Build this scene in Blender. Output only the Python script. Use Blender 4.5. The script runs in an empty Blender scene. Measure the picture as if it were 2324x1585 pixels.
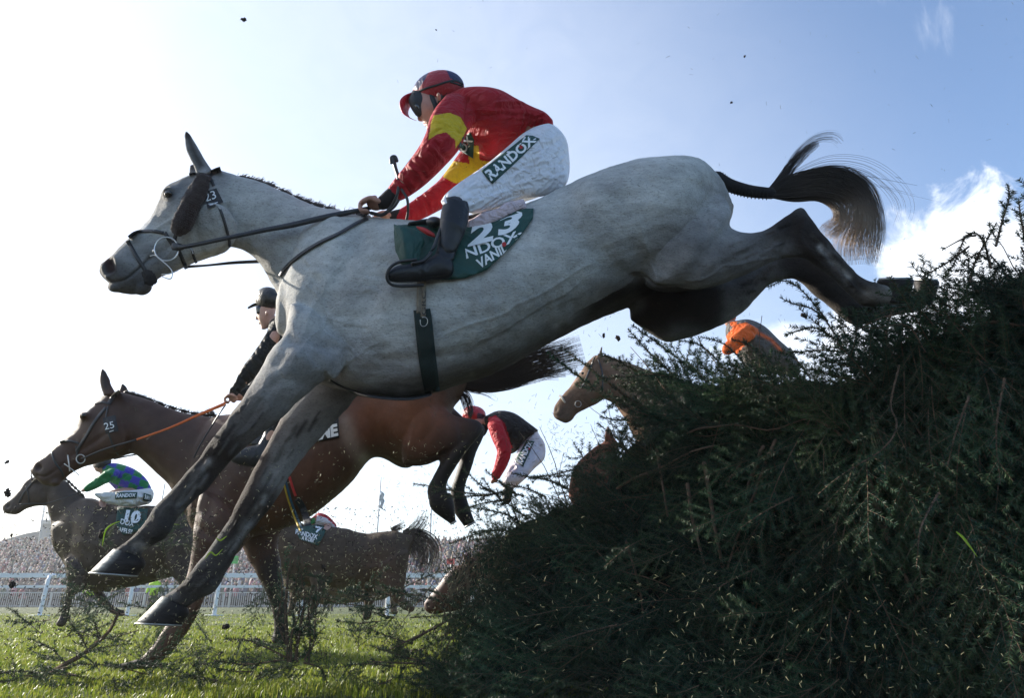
import bpy, bmesh, math, random
import numpy as np
from mathutils import Vector, Matrix
from mathutils.bvhtree import BVHTree
from mathutils.geometry import delaunay_2d_cdt

# ---------------------------------------------------------------- camera, sky, sun, exposure
CAMZ = 0.35
PITCH = math.radians(20.4)
FPX = 1549.3                      # focal length in px of a 2324 px wide picture (24 mm)
SUN_AZ = -64.0                    # degrees from +Y, negative to the left
SUN_EL = 22.0
EXPOSURE = 1.6
SKY_STRENGTH = 0.1
SUN_STRENGTH = 3.2

scn = bpy.context.scene
cam_d = bpy.data.cameras.new("camera"); cam = bpy.data.objects.new("camera", cam_d)
scn.collection.objects.link(cam); scn.camera = cam
cam.location = (0, 0, CAMZ); cam.rotation_euler = (math.pi/2 + PITCH, 0, 0)
cam_d.sensor_width = 36; cam_d.lens = 24; cam_d.clip_start = 0.05; cam_d.clip_end = 4000

world = bpy.data.worlds.new("World"); scn.world = world; world.use_nodes = True

def build_sky():
    nt = world.node_tree; N = nt.nodes; L = nt.links
    N.clear()
    out = N.new("ShaderNodeOutputWorld"); bg = N.new("ShaderNodeBackground")
    sky = N.new("ShaderNodeTexSky"); sky.sky_type = 'NISHITA'; sky.sun_disc = False
    sky.sun_elevation = math.radians(SUN_EL); sky.sun_rotation = math.radians(SUN_AZ)
    sky.air_density = 1.0; sky.dust_density = 1.6; sky.ozone_density = 2.6
    tc = N.new("ShaderNodeTexCoord")
    sep = N.new("ShaderNodeSeparateXYZ"); L.new(tc.outputs["Generated"], sep.inputs[0])
    def math_(op, a, b=None, clamp=False):
        m = N.new("ShaderNodeMath"); m.operation = op; m.use_clamp = clamp
        for i, v in enumerate((a, b)):
            if v is None: continue
            if isinstance(v, (int, float)): m.inputs[i].default_value = v
            else: L.new(v, m.inputs[i])
        return m.outputs[0]
    az = math_('ARCTAN2', sep.outputs[0], sep.outputs[1])
    el = math_('ARCSINE', sep.outputs[2])
    comb = N.new("ShaderNodeCombineXYZ"); L.new(az, comb.inputs[0]); L.new(el, comb.inputs[1])
    def noise(scale, detail, rough, dist=0.0, sc=(1, 1, 1)):
        mp = N.new("ShaderNodeMapping"); mp.inputs["Scale"].default_value = sc
        L.new(comb.outputs[0], mp.inputs["Vector"])
        n = N.new("ShaderNodeTexNoise"); n.inputs["Scale"].default_value = scale
        n.inputs["Detail"].default_value = detail; n.inputs["Roughness"].default_value = rough
        n.inputs["Distortion"].default_value = dist
        L.new(mp.outputs[0], n.inputs["Vector"]); return n.outputs["Fac"]
    def blob(az0, el0, ra, re, rot=0.0):
        a = math_('SUBTRACT', az, math.radians(az0)); e = math_('SUBTRACT', el, math.radians(el0))
        c, s = math.cos(math.radians(rot)), math.sin(math.radians(rot))
        a2 = math_('ADD', math_('MULTIPLY', a, c), math_('MULTIPLY', e, s))
        e2 = math_('SUBTRACT', math_('MULTIPLY', e, c), math_('MULTIPLY', a, s))
        a2 = math_('DIVIDE', a2, math.radians(ra)); e2 = math_('DIVIDE', e2, math.radians(re))
        r2 = math_('ADD', math_('MULTIPLY', a2, a2), math_('MULTIPLY', e2, e2))
        return math_('SUBTRACT', 1.0, r2)        # 1 centre, 0 at rim, negative outside
    def cloud(blobs, nz, amp, lo, hi):
        m = blobs[0]
        for b in blobs[1:]: m = math_('MAXIMUM', m, b)
        m = math_('MAXIMUM', m, -2.0)
        m = math_('ADD', m, math_('MULTIPLY', math_('SUBTRACT', nz, 0.5), amp))
        r = N.new("ShaderNodeMapRange"); r.interpolation_type = 'SMOOTHSTEP'
        L.new(m, r.inputs[0]); r.inputs[1].default_value = lo; r.inputs[2].default_value = hi
        return r.outputs[0]
    n1 = noise(14, 8, .62, .4)
    n2 = noise(9, 8, .62, 1.2, (1, 1.7, 1))
    n3 = noise(16, 6, .6, .8, (2.2, .7, 1))
    # azimuth, elevation of the clouds
    cum = cloud([blob(36.5, 23.0, 6.2, 6.0, 25), blob(45, 17, 13, 8.0), blob(31, 19, 5.0, 4.2), blob(53, 22, 11, 8)], n1, 2.4, .0, .55)
    low = cloud([blob(29, 17.5, 9, 4.0), blob(22, 19.0, 5.5, 2.6), blob(45, 14, 14, 6)], n2, 2.2, .0, 1.2)
    wis = cloud([blob(38.5, 46.5, 2.6, 7.0, -28), blob(38.5, 38.5, 2.2, 2.4, 0)], n3, 3.2, .3, 2.4)
    def mix(fac, a, b):
        m = N.new("ShaderNodeMix"); m.data_type = 'RGBA'
        if isinstance(fac, float): m.inputs[0].default_value = fac
        else: L.new(fac, m.inputs[0])
        for s, v in ((6, a), (7, b)):
            if isinstance(v, tuple): m.inputs[s].default_value = v
            else: L.new(v, m.inputs[s])
        return m.outputs[2]
    # cloud body: bright sunlit tops, greyer bases
    shade = N.new("ShaderNodeMapRange"); L.new(n2, shade.inputs[0]); shade.inputs[1].default_value = .35; shade.inputs[2].default_value = .65
    ccol = mix(shade.outputs[0], (4.0, 4.35, 4.9, 1), (4.9, 5.05, 5.3, 1))
    col = sky.outputs[0]
    tint = N.new("ShaderNodeMix"); tint.data_type = 'RGBA'; tint.blend_type = 'MULTIPLY'; tint.inputs[0].default_value = 1
    L.new(col, tint.inputs[6]); tint.inputs[7].default_value = SKY_TINT
    col = tint.outputs[2]
    vb = blob(-46, 16, 78, 62)          # thin high haze cloud in front of the sun side
    vr = N.new("ShaderNodeMapRange"); vr.interpolation_type = 'SMOOTHSTEP'; L.new(vb, vr.inputs[0]); vr.inputs[1].default_value = -.35; vr.inputs[2].default_value = .75
    veil = math_('MULTIPLY', vr.outputs[0], math_('ADD', math_('MULTIPLY', n2, .25), .38))
    col = mix(veil, col, (3.5, 3.75, 4.1, 1))
    col = mix(math_('MULTIPLY', low, .75), col, ccol)
    col = mix(math_('MULTIPLY', wis, .38), col, ccol)
    col = mix(math_('MULTIPLY', cum, .97), col, ccol)
    L.new(col, bg.inputs[0]); bg.inputs[1].default_value = SKY_STRENGTH
    L.new(bg.outputs[0], out.inputs[0])
SKY_TINT = (1.0, 1.0, 1.02, 1)
build_sky()

sun_d = bpy.data.lights.new("sun", 'SUN'); sun = bpy.data.objects.new("sun", sun_d)
scn.collection.objects.link(sun)
sun_d.energy = SUN_STRENGTH; sun_d.angle = math.radians(0.5); sun_d.color = (1.0, .93, .82)
_a, _e = math.radians(SUN_AZ), math.radians(SUN_EL)
sdir = Vector((math.sin(_a)*math.cos(_e), math.cos(_a)*math.cos(_e), math.sin(_e)))
sun.rotation_euler = sdir.to_track_quat('Z', 'Y').to_euler()
scn.view_settings.view_transform = 'Standard'; scn.view_settings.look = 'None'
scn.view_settings.exposure = EXPOSURE; scn.view_settings.gamma = 1

# ---------------------------------------------------------------- geometry of the view
CP, SP = math.cos(PITCH), math.sin(PITCH)
def raydir(px, py):
    u = (px-1162)/FPX; v = (793-py)/FPX
    return np.array([u, CP - v*SP, SP + v*CP])
def P(px, py, Y):
    d = raydir(px, py); return np.array([0, 0, CAMZ]) + d*(Y/d[1])
def mpp(px, py, Y):
    return Y/raydir(px, py)[1]/FPX
def proj(V):
    V = np.asarray(V, float) - np.array([0, 0, CAMZ])
    f = V[:, 1]*CP + V[:, 2]*SP; up = -V[:, 1]*SP + V[:, 2]*CP
    f = np.maximum(f, 1e-3)
    return np.stack([1162 + V[:, 0]/f*FPX, 793 - up/f*FPX], 1)

# ---------------------------------------------------------------- mesh helpers
class MB:
    def __init__(s): s.v = []; s.f = []; s.n = 0
    def add(s, v, f):
        v = np.asarray(v, float).reshape(-1, 3)
        s.f.extend([tuple(int(i)+s.n for i in q) for q in f]); s.v.append(v); s.n += len(v); return s
    def verts(s): return np.concatenate(s.v) if s.v else np.zeros((0, 3))
    def mesh(s, name):
        me = bpy.data.meshes.new(name); me.from_pydata(s.verts().tolist(), [], s.f); me.update(); return me

def link(name, me, mat=None, parent=None, smooth=True):
    o = bpy.data.objects.new(name, me); scn.collection.objects.link(o)
    if mat is not None:
        me.materials.clear(); me.materials.append(mat)
    if smooth and len(me.polygons): me.polygons.foreach_set("use_smooth", np.ones(len(me.polygons), bool))
    if parent is not None: o.parent = parent
    return o
def empty(name, label, cat, group=None):
    o = bpy.data.objects.new(name, None); scn.collection.objects.link(o); o.empty_display_size = .1
    tag(o, label, cat, group); return o
def tag(o, label=None, cat=None, group=None, kind=None):
    if label: o['label'] = label
    if cat: o['category'] = cat
    if group: o['group'] = group
    if kind: o['kind'] = kind
    return o

def catmull(A, n):
    A = np.asarray(A, float); m = len(A)
    if m < 3 or n <= 1: 
        t = np.linspace(0, m-1, (m-1)*max(n, 1)+1)
        return np.stack([np.interp(t, range(m), A[:, k]) for k in range(A.shape[1])], 1)
    E = np.vstack([2*A[0]-A[1], A, 2*A[-1]-A[-2]]); out = []
    for i in range(m-1):
        p0, p1, p2, p3 = E[i], E[i+1], E[i+2], E[i+3]
        for k in range(n):
            t = k/n
            out.append(.5*((2*p1)+(-p0+p2)*t+(2*p0-5*p1+4*p2-p3)*t*t+(-p0+3*p1-3*p2+p3)*t**3))
    out.append(A[-1]); return np.array(out)

def rings_to(mb, R, closed=True, cap=True, capf=.5):
    """R: list of rings (k,3). round caps"""
    R = [np.asarray(r) for r in R]; k = len(R[0])
    if cap:
        def capr(r0, r1):
            c0 = r0.mean(0); d = c0 - r1.mean(0); L = np.linalg.norm(d); d = d/(L+1e-9)
            rad = np.linalg.norm(r0-c0, axis=1).min()*capf*1.2
            return [c0+(r0-c0)*.72+d*rad*.6, c0+(r0-c0)*.35+d*rad*.93], c0+d*rad
        a, pa = capr(R[0], R[1]); b, pb = capr(R[-1], R[-2])
        R = [a[1], a[0]] + R + b
    V = np.concatenate(R); n = len(R); F = []
    for i in range(n-1):
        for j in range(k):
            j2 = (j+1) % k
            F.append((i*k+j, i*k+j2, (i+1)*k+j2, (i+1)*k+j))
    if cap:
        V = np.vstack([V, pa, pb]); ia, ib = len(V)-2, len(V)-1
        for j in range(k):
            F.append((ia, (j+1) % k, j)); F.append((ib, (n-1)*k+j, (n-1)*k+(j+1) % k))
    mb.add(V, F)

def loft(mb, st, n=5, seg=22, sq=1.0, cap=True, capf=.5):
    """stations (x1,y1,x2,y2,Y,w): two outline points in px, depth Y, depth half-thickness / half-height"""
    S = catmull(np.array(st, float), n); R = []
    th = np.linspace(0, 2*math.pi, seg, endpoint=False)
    c, s = np.cos(th), np.sin(th)
    if sq != 1: c = np.sign(c)*np.abs(c)**sq; s = np.sign(s)*np.abs(s)**sq
    for x1, y1, x2, y2, Y, w in S:
        a, b = P(x1, y1, Y), P(x2, y2, Y); C = (a+b)/2; A = (a-b)/2
        D = raydir((x1+x2)/2, (y1+y2)/2); la = np.linalg.norm(A)
        D /= np.linalg.norm(D); sf = min(abs(D@A)/(la+1e-12), .9); cf = math.sqrt(1-sf*sf); k = cf/math.sqrt(cf*cf+w*w*sf*sf)   # seen outline of a tilted ellipse = given outline
        D = D - A*(D@A)/(la*la+1e-12); D /= np.linalg.norm(D); A = A*k; la = la*k
        R.append(C + c[:, None]*A + s[:, None]*D*la*w)
    rings_to(mb, R, cap=cap, capf=capf)

def limb(mb, pts, n=4, seg=16, w=1.0, capf=.8):
    """pts (x,y,Y,r_px[,w])"""
    A = np.array([list(p)+[w] if len(p) == 4 else list(p) for p in pts], float)
    S = catmull(A, n); T = np.gradient(S[:, :2], axis=0); T /= np.linalg.norm(T, axis=1)[:, None]+1e-9
    st = [(x-ty*r, y+tx*r, x+ty*r, y-tx*r, Y, ww) for (x, y, Y, r, ww), (tx, ty) in zip(S, T)]
    loft(mb, st, n=1, seg=seg, capf=capf)

def ball(mb, x, y, Y, rx, ry, rd, ang=0, seg=16):
    """ellipsoid, radii px, px, metres depth"""
    C = P(x, y, Y); m = mpp(x, y, Y); D = raydir(x, y); D /= np.linalg.norm(D)
    X = np.array([1., 0, 0]); Z = np.cross(X, D); Z /= np.linalg.norm(Z)
    ca, sa = math.cos(math.radians(ang)), math.sin(math.radians(ang))
    U = (X*ca - Z*-sa); W = (Z*ca - X*sa)
    R = []
    for i in range(1, seg):
        ph = math.pi*i/seg; th = np.linspace(0, 2*math.pi, seg*2, endpoint=False)
        R.append(C + U*rx*m*math.cos(ph) + (W*ry*m)[None]*(math.sin(ph)*np.cos(th))[:, None] + (D*rd)[None]*(math.sin(ph)*np.sin(th))[:, None])
    V = np.concatenate(R); k = seg*2; n = len(R); F = []
    for i in range(n-1):
        for j in range(k):
            F.append((i*k+j, i*k+(j+1) % k, (i+1)*k+(j+1) % k, (i+1)*k+j))
    V = np.vstack([V, C+U*rx*m, C-U*rx*m]); a, b = len(V)-2, len(V)-1
    for j in range(k):
        F.append((a, (j+1) % k, j)); F.append((b, (n-1)*k+j, (n-1)*k+(j+1) % k))
    mb.add(V, F)

def remesh(mb, name, voxel, smooth=6, fac=.5):
    me = mb.mesh(name+"_raw"); bm = bmesh.new(); bm.from_mesh(me)
    bmesh.ops.recalc_face_normals(bm, faces=bm.faces[:]); bm.to_mesh(me); bm.free()
    o = bpy.data.objects.new("tmp", me); scn.collection.objects.link(o)
    r = o.modifiers.new("r", 'REMESH'); r.mode = 'VOXEL'; r.voxel_size = voxel
    if smooth:
        s = o.modifiers.new("s", 'SMOOTH'); s.factor = fac; s.iterations = smooth
    dg = bpy.context.evaluated_depsgraph_get(); dg.update()
    m2 = bpy.data.meshes.new_from_object(o.evaluated_get(dg)); m2.name = name
    bpy.data.objects.remove(o); bpy.data.meshes.remove(me); return m2

def vget(me):
    V = np.empty(len(me.vertices)*3); me.vertices.foreach_get("co", V); return V.reshape(-1, 3)
def nget(me):
    V = np.empty(len(me.vertices)*3); me.vertices.foreach_get("normal", V); return V.reshape(-1, 3)
def vset(me, V):
    me.vertices.foreach_set("co", V.ravel()); me.update()

def dist_poly(XY, pts):
    pts = np.asarray(pts, float); best = np.full(len(XY), 1e9)
    if len(pts) == 1: return np.linalg.norm(XY-pts[0], axis=1)
    for a, b in zip(pts[:-1], pts[1:]):
        ab = b-a; t = np.clip(((XY-a)@ab)/(ab@ab+1e-9), 0, 1)
        best = np.minimum(best, np.linalg.norm(XY-(a+t[:, None]*ab), axis=1))
    return best
def in_poly(XY, poly):
    poly = np.asarray(poly, float); x, y = XY[:, 0], XY[:, 1]; ins = np.zeros(len(XY), bool)
    j = len(poly)-1
    for i in range(len(poly)):
        xi, yi = poly[i]; xj, yj = poly[j]
        c = ((yi > y) != (yj > y)) & (x < (xj-xi)*(y-yi)/(yj-yi+1e-12)+xi); ins ^= c; j = i
    return ins
def sculpt(me, strokes):
    """strokes: (pts, width_px, amp_m[, ymin, ymax]) push the surface in or out along polylines"""
    V = vget(me); N = nget(me); XY = proj(V); view = V-np.array([0, 0, CAMZ]); view /= np.linalg.norm(view, axis=1)[:, None]
    face = np.clip(-(N*view).sum(1)*2.0, 0, 1); disp = np.zeros(len(V))
    for s in strokes:
        pts, w, a = s[:3]; d = dist_poly(XY, catmull(pts, 4) if len(pts) > 2 else pts)
        k = a*np.exp(-(d/w)**2)*face
        if len(s) > 3: k = k*((V[:, 1] > s[3]) & (V[:, 1] < s[4]))
        disp += k
    vset(me, V+N*disp[:, None])
def lumps(me, amp, scale, seed=0, sx=(1, 1, 1)):
    """low-frequency value noise displacement (numpy)"""
    rng = np.random.default_rng(seed); V = vget(me); N = nget(me); d = np.zeros(len(V))
    for o in range(5):
        k = rng.normal(size=3)*scale*(1.6**o)*np.array(sx); ph = rng.uniform(0, 6.28)
        k2 = rng.normal(size=3)*scale*(1.5**o)*np.array(sx)
        d += np.sin(V@k+ph)*np.cos(V@k2+ph*2)/(1.3**o)
    vset(me, V+N*(d*amp)[:, None])
def paint(me, base, ops=(), attr="col"):
    """per-vertex coat / cloth colour. ops: ('blob',pts,width,col,strength[,ymin,ymax]) or ('poly',poly,col[,ymin,ymax])"""
    V = vget(me); XY = proj(V); C = np.tile(np.array(base, float), (len(V), 1))
    for op in ops:
        if op[0] == 'blob':
            _, pts, w, col, st = op[:5]; k = st*np.exp(-(dist_poly(XY, pts)/w)**(4 if (st > .82 and w > 12) else 2))
            if len(op) > 5: k = k*((V[:, 1] > op[5]) & (V[:, 1] < op[6]))
            C = C*(1-k[:, None]) + np.array(col)*k[:, None]
        elif op[0] == 'poly':
            k = in_poly(XY, op[1])
            if len(op) > 3: k = k & (V[:, 1] > op[3]) & (V[:, 1] < op[4])
            C[k] = op[2]
    a = me.color_attributes.new(attr, 'FLOAT_COLOR', 'POINT')
    a.data.foreach_set("color", np.hstack([C, np.ones((len(C), 1))]).ravel())

def bvh_of(*meshes):
    V = []; F = []; n = 0
    for me in meshes:
        v = vget(me); V.extend(v.tolist()); F.extend([tuple(i+n for i in p.vertices) for p in me.polygons]); n += len(v)
    return BVHTree.FromPolygons(V, F)
_last = [2.6]
def cast(bvh, px, py, off, fallback=None):
    """point on the target surface seen at px,py, lifted off it by off metres"""
    d = raydir(px, py); dn = Vector(d).normalized()
    h = bvh.ray_cast(Vector((0, 0, CAMZ)), dn)
    if h[0] is None:
        Y = fallback if fallback is not None else _last[0]; return P(px, py, Y) - np.array(dn)*off
    _last[0] = h[0].y
    return np.array(h[0]) - np.array(dn)*off

def drape_strip(mb, bvh, pts, w, off=.006, n=5, thick=.006, fb=None, across=2, maxjump=.03):
    """strap following a surface; pts px polyline; w width px (or list)"""
    pts = np.asarray(pts, float); ww = np.full(len(pts), w) if np.isscalar(w) else np.asarray(w, float)
    S = catmull(np.column_stack([pts, ww]), n); T = np.gradient(S[:, :2], axis=0); T /= np.linalg.norm(T, axis=1)[:, None]+1e-9
    rows = []
    for (x, y, r), (tx, ty) in zip(S, T):
        rows.append([cast(bvh, x-ty*r*k, y+tx*r*k, off, fb) for k in np.linspace(-.5, .5, across+1)])
    R = np.array(rows)
    # keep the strap from snapping on depth jumps: smooth along
    Y = R[:, :, 1].mean(1)
    K = np.array([.25, .5, .25])
    for _ in range(3):
        Rp = np.concatenate([R[:1], R, R[-1:]]); R = K[0]*Rp[:-2]+K[1]*Rp[1:-1]+K[2]*Rp[2:]
    slab(mb, R, thick)
def slab(mb, R, thick):
    """grid of points (n,m,3) -> thin closed slab extruded away from the camera"""
    n, m = R.shape[:2]; view = R-np.array([0, 0, CAMZ]); view /= np.linalg.norm(view, axis=2)[:, :, None]
    B = R+view*thick; V = np.concatenate([R.reshape(-1, 3), B.reshape(-1, 3)]); o = n*m; F = []
    for i in range(n-1):
        for j in range(m-1):
            a, b, c, d = i*m+j, i*m+j+1, (i+1)*m+j+1, (i+1)*m+j
            F.append((a, b, c, d)); F.append((a+o, d+o, c+o, b+o))
    for i in range(n-1):
        F.append((i*m, (i+1)*m, (i+1)*m+o, i*m+o)); a = i*m+m-1; F.append((a, a+o, a+m+o, a+m))
    for j in range(m-1):
        F.append((j, j+o, j+1+o, j+1)); a = (n-1)*m+j; F.append((a, a+1, a+1+o, a+o))
    mb.add(V, F)
def ribbon(mb, pts, w, thick=.003, n=5):
    """free strap in the air: pts (x,y,Y), width px"""
    pts = np.asarray(pts, float); ww = np.full(len(pts), w) if np.isscalar(w) else np.asarray(w, float)
    S = catmull(np.column_stack([pts, ww]), n); T = np.gradient(S[:, :2], axis=0); T /= np.linalg.norm(T, axis=1)[:, None]+1e-9
    R = np.array([[P(x-ty*r*k, y+tx*r*k, Y) for k in (-.5, .5)] for (x, y, Y, r), (tx, ty) in zip(S, T)])
    slab(mb, R, thick)
def drape_poly(mb, bvh, poly, step=8, off=.008, thick=.006, fb=None, warp=None):
    poly = [np.array(p, float) for p in poly]; bd = []
    for a, b in zip(poly, poly[1:]+poly[:1]):
        k = max(1, int(np.linalg.norm(b-a)/step))
        for i in range(k): bd.append(a+(b-a)*i/k)
    nb = len(bd); xs = [p[0] for p in poly]; ys = [p[1] for p in poly]
    g = np.array([(x, y) for x in np.arange(min(xs), max(xs), step) for y in np.arange(min(ys), max(ys), step)])
    if len(g):
        k = in_poly(g, poly) & (dist_poly(g, poly+[poly[0]]) > step*.5); g = g[k]
    pts = [Vector(p) for p in bd] + [Vector(p) for p in g]
    vo, eo, fo, *_ = delaunay_2d_cdt(pts, [(i, (i+1) % nb) for i in range(nb)], [list(range(nb))], 1, 1e-4)
    R = []
    for p in vo:
        q = cast(bvh, p[0], p[1], off + (warp(p[0], p[1]) if warp else 0), fb); R.append(q)
    R = np.array(R); view = R-np.array([0, 0, CAMZ]); view /= np.linalg.norm(view, axis=1)[:, None]
    n = len(R); F = [tuple(f) for f in fo]+[tuple(i+n for i in reversed(f)) for f in fo]
    ed = {}
    for f in fo:
        for a, b in zip(f, f[1:]+f[:1]): ed[(a, b)] = 1
    for (a, b) in ed:
        if (b, a) not in ed: F.append((b, a, a+n, b+n))
    mb.add(np.concatenate([R, R+view*thick]), F)

def text2d(body, bold=.02):
    cu = bpy.data.curves.new("t", 'FONT'); cu.body = body; cu.size = 1; cu.offset = bold; cu.resolution_u = 3
    o = bpy.data.objects.new("t", cu); scn.collection.objects.link(o)
    dg = bpy.context.evaluated_depsgraph_get(); dg.update()
    me = bpy.data.meshes.new_from_object(o.evaluated_get(dg)); bpy.data.objects.remove(o)
    V = vget(me)[:, :2]; F = [tuple(p.vertices) for p in me.polygons]
    V = (V-V.min(0))/(V.max(0)-V.min(0)+1e-9); return V, F
def text_on(mb, bvh, body, quad, off=.004, bold=.02, fb=None, clip=None):
    """lettering printed on a surface. quad: bottom-left, bottom-right, top-right, top-left in px"""
    V, F = text2d(body, bold); q = np.array(quad, float)
    XY = (1-V[:, :1])*(1-V[:, 1:])*q[0] + V[:, :1]*(1-V[:, 1:])*q[1] + V[:, :1]*V[:, 1:]*q[2] + (1-V[:, :1])*V[:, 1:]*q[3]
    if clip is not None:
        k = in_poly(XY, clip); F = [f for f in F if all(k[i] for i in f)]
    W = np.array([cast(bvh, x, y, off, fb) for x, y in XY]); mb.add(W, F)
def tube(mb, pts, r, seg=6):
    """world-space tube; r scalar or list"""
    pts = np.asarray(pts, float); rr = np.full(len(pts), r) if np.isscalar(r) else np.asarray(r, float)
    T = np.gradient(pts, axis=0) if len(pts) > 2 else np.tile(pts[1]-pts[0], (2, 1)); R = []
    up = np.array([.3, .2, .93]); 
    for p, t, q in zip(pts, T, rr):
        t = t/(np.linalg.norm(t)+1e-9); a = np.cross(t, up); 
        if np.linalg.norm(a) < .1: a = np.cross(t, [1, 0, 0])
        a /= np.linalg.norm(a); b = np.cross(t, a)
        th = np.linspace(0, 2*math.pi, seg, endpoint=False)
        R.append(p+q*(np.cos(th)[:, None]*a+np.sin(th)[:, None]*b))
    rings_to(mb, R, capf=.6)
def ptube(mb, pts, r, seg=8, n=5):
    """tube through (x,y,Y) px points, radius in px"""
    S = catmull(np.array(pts, float), n); W = [P(*s) for s in S]; m = mpp(*S[0])
    rr = r*m if np.isscalar(r) else np.interp(np.linspace(0, 1, len(S)), np.linspace(0, 1, len(r)), r)*m
    tube(mb, W, rr, seg)
def box(mb, c, s, rz=0, rx=0):
    v = np.array([[x, y, z] for x in (-.5, .5) for y in (-.5, .5) for z in (-.5, .5)])*np.array(s)
    R = np.array(Matrix.Rotation(rz, 3, 'Z') @ Matrix.Rotation(rx, 3, 'X')); v = v@R.T+np.array(c)
    mb.add(v, [(0, 1, 3, 2), (4, 6, 7, 5), (0, 4, 5, 1), (2, 3, 7, 6), (0, 2, 6, 4), (1, 5, 7, 3)])
def bigmesh(name, V, F):
    """fast mesh from numpy: F (n,3) ints"""
    me = bpy.data.meshes.new(name); k = F.shape[1]
    me.vertices.add(len(V)); me.vertices.foreach_set("co", V.astype(np.float32).ravel())
    me.loops.add(F.size); me.loops.foreach_set("vertex_index", F.astype(np.int32).ravel())
    me.polygons.add(len(F)); me.polygons.foreach_set("loop_start", (np.arange(len(F))*k).astype(np.int32))
    me.update(calc_edges=True); return me

# ---------------------------------------------------------------- materials
def mat_new(name):
    m = bpy.data.materials.new(name); m.use_nodes = True; nt = m.node_tree
    return m, nt.nodes, nt.links, nt.nodes["Principled BSDF"]
def mk(name, col, rough=.6, noise=0, nscale=30, bump=0, bscale=60, attr=False, fleck=None, metal=0, spec=.5, sheen=0, stretch=(1, 1, 1), trans=0, coat=0, wr=None):
    """procedural material: colour (or vertex colour) with noise variation, flecks and bump"""
    m, N, L, B = mat_new(name)
    tc = N.new("ShaderNodeTexCoord"); mp = N.new("ShaderNodeMapping"); L.new(tc.outputs["Object"], mp.inputs[0]); mp.inputs["Scale"].default_value = stretch
    if attr:
        a = N.new("ShaderNodeAttribute"); a.attribute_name = "col"; c = a.outputs["Color"]
    else:
        a = N.new("ShaderNodeRGB"); a.outputs[0].default_value = (*col, 1); c = a.outputs[0]
    def tex(scale, detail=4, rough=.6):
        n = N.new("ShaderNodeTexNoise"); n.inputs["Scale"].default_value = scale; n.inputs["Detail"].default_value = detail
        n.inputs["Roughness"].default_value = rough; L.new(mp.outputs[0], n.inputs["Vector"]); return n.outputs["Fac"]
    def rng(f, a0, a1, b0, b1):
        r = N.new("ShaderNodeMapRange"); L.new(f, r.inputs[0])
        for i, v in enumerate((a0, a1, b0, b1)): r.inputs[i+1].default_value = v
        return r.outputs[0]
    def mul(c, f):
        x = N.new("ShaderNodeMix"); x.data_type = 'RGBA'; x.blend_type = 'MULTIPLY'; x.inputs[0].default_value = 1
        L.new(c, x.inputs[6]); L.new(f, x.inputs[7]); return x.outputs[2]
    if noise:
        c = mul(c, rng(tex(nscale), .3, .7, 1-noise, 1+noise))
        c = mul(c, rng(tex(nscale*5.3), .3, .7, 1-noise*.6, 1+noise*.6))
    if fleck:
        fs, lo, hi, dark = fleck; c = mul(c, rng(tex(fs, 3, .7), lo, hi, dark, 1))
    L.new(c, B.inputs["Base Color"])
    B.inputs["Roughness"].default_value = rough; B.inputs["Metallic"].default_value = metal
    B.inputs["Specular IOR Level"].default_value = spec
    if coat: B.inputs["Coat Weight"].default_value = coat; B.inputs["Coat Roughness"].default_value = .25
    if sheen:
        B.inputs["Sheen Weight"].default_value = sheen; B.inputs["Sheen Roughness"].default_value = .45
    h = None
    if bump:
        b = N.new("ShaderNodeBump"); b.inputs["Strength"].default_value = bump; b.inputs["Distance"].default_value = .01
        L.new(tex(bscale, 5, .65), b.inputs["Height"]); h = b
    if wr:      # wrinkles: (strength, scale) broad folds under the fine bump
        b2 = N.new("ShaderNodeBump"); b2.inputs["Strength"].default_value = wr[0]; b2.inputs["Distance"].default_value = .03
        n = N.new("ShaderNodeTexNoise"); n.inputs["Scale"].default_value = wr[1]; n.inputs["Detail"].default_value = 2.5
        n.inputs["Distortion"].default_value = 1.6; L.new(mp.outputs[0], n.inputs["Vector"]); L.new(n.outputs["Fac"], b2.inputs["Height"])
        if h: L.new(b2.outputs[0], h.inputs["Normal"])
        else: h = b2
    if h: L.new(h.outputs[0], B.inputs["Normal"])
    if trans:
        t = N.new("ShaderNodeBsdfTranslucent"); L.new(c, t.inputs[0]); x = N.new("ShaderNodeMixShader"); x.inputs[0].default_value = trans
        L.new(B.outputs[0], x.inputs[1]); L.new(t.outputs[0], x.inputs[2]); L.new(x.outputs[0], N["Material Output"].inputs[0])
    return m
M = {}
M['grey'] = mk("grey_coat", (.5, .5, .5), .75, noise=.24, nscale=8, bump=.6, bscale=170, attr=True, stretch=(.45, 1, .8), fleck=(200, .36, .46, .68), sheen=0, spec=.12, wr=(.14, 22))
M['bay'] = mk("bay_coat", (.2, .1, .05), .55, noise=.16, nscale=10, bump=.3, bscale=170, attr=True, fleck=(120, .3, .36, .8), spec=.34)
M['dusty'] = mk("dusty_coat", (.2, .1, .05), .75, noise=.18, nscale=12, bump=.3, bscale=120, attr=True, spec=.12)
M['hair'] = mk("tail_hair", (.05, .04, .035), .45, attr=True, trans=.25)
M['leather'] = mk("black_leather", (.018, .019, .021), .42, noise=.2, nscale=40, bump=.15, bscale=200)
M['boot'] = mk("boot_leather", (.010, .012, .015), .4, noise=.2, nscale=14, bump=.12, bscale=150, spec=.35, coat=.08, wr=(.35, 9))
M['wool'] = mk("sheepskin", (.026, .011, .009), .95, noise=.35, nscale=90, bump=1.0, bscale=260, sheen=.2)
M['blackwool'] = mk("black_fleece", (.015, .014, .015), .95, noise=.3, nscale=90, bump=1.0, bscale=260)
M['steel'] = mk("steel", (.62, .62, .6), .3, noise=.08, nscale=60, metal=1, bump=.05, bscale=200)
M['dullsteel'] = mk("worn_shoe", (.42, .42, .4), .5, noise=.2, nscale=60, metal=.7, bump=.2, bscale=200)
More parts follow.
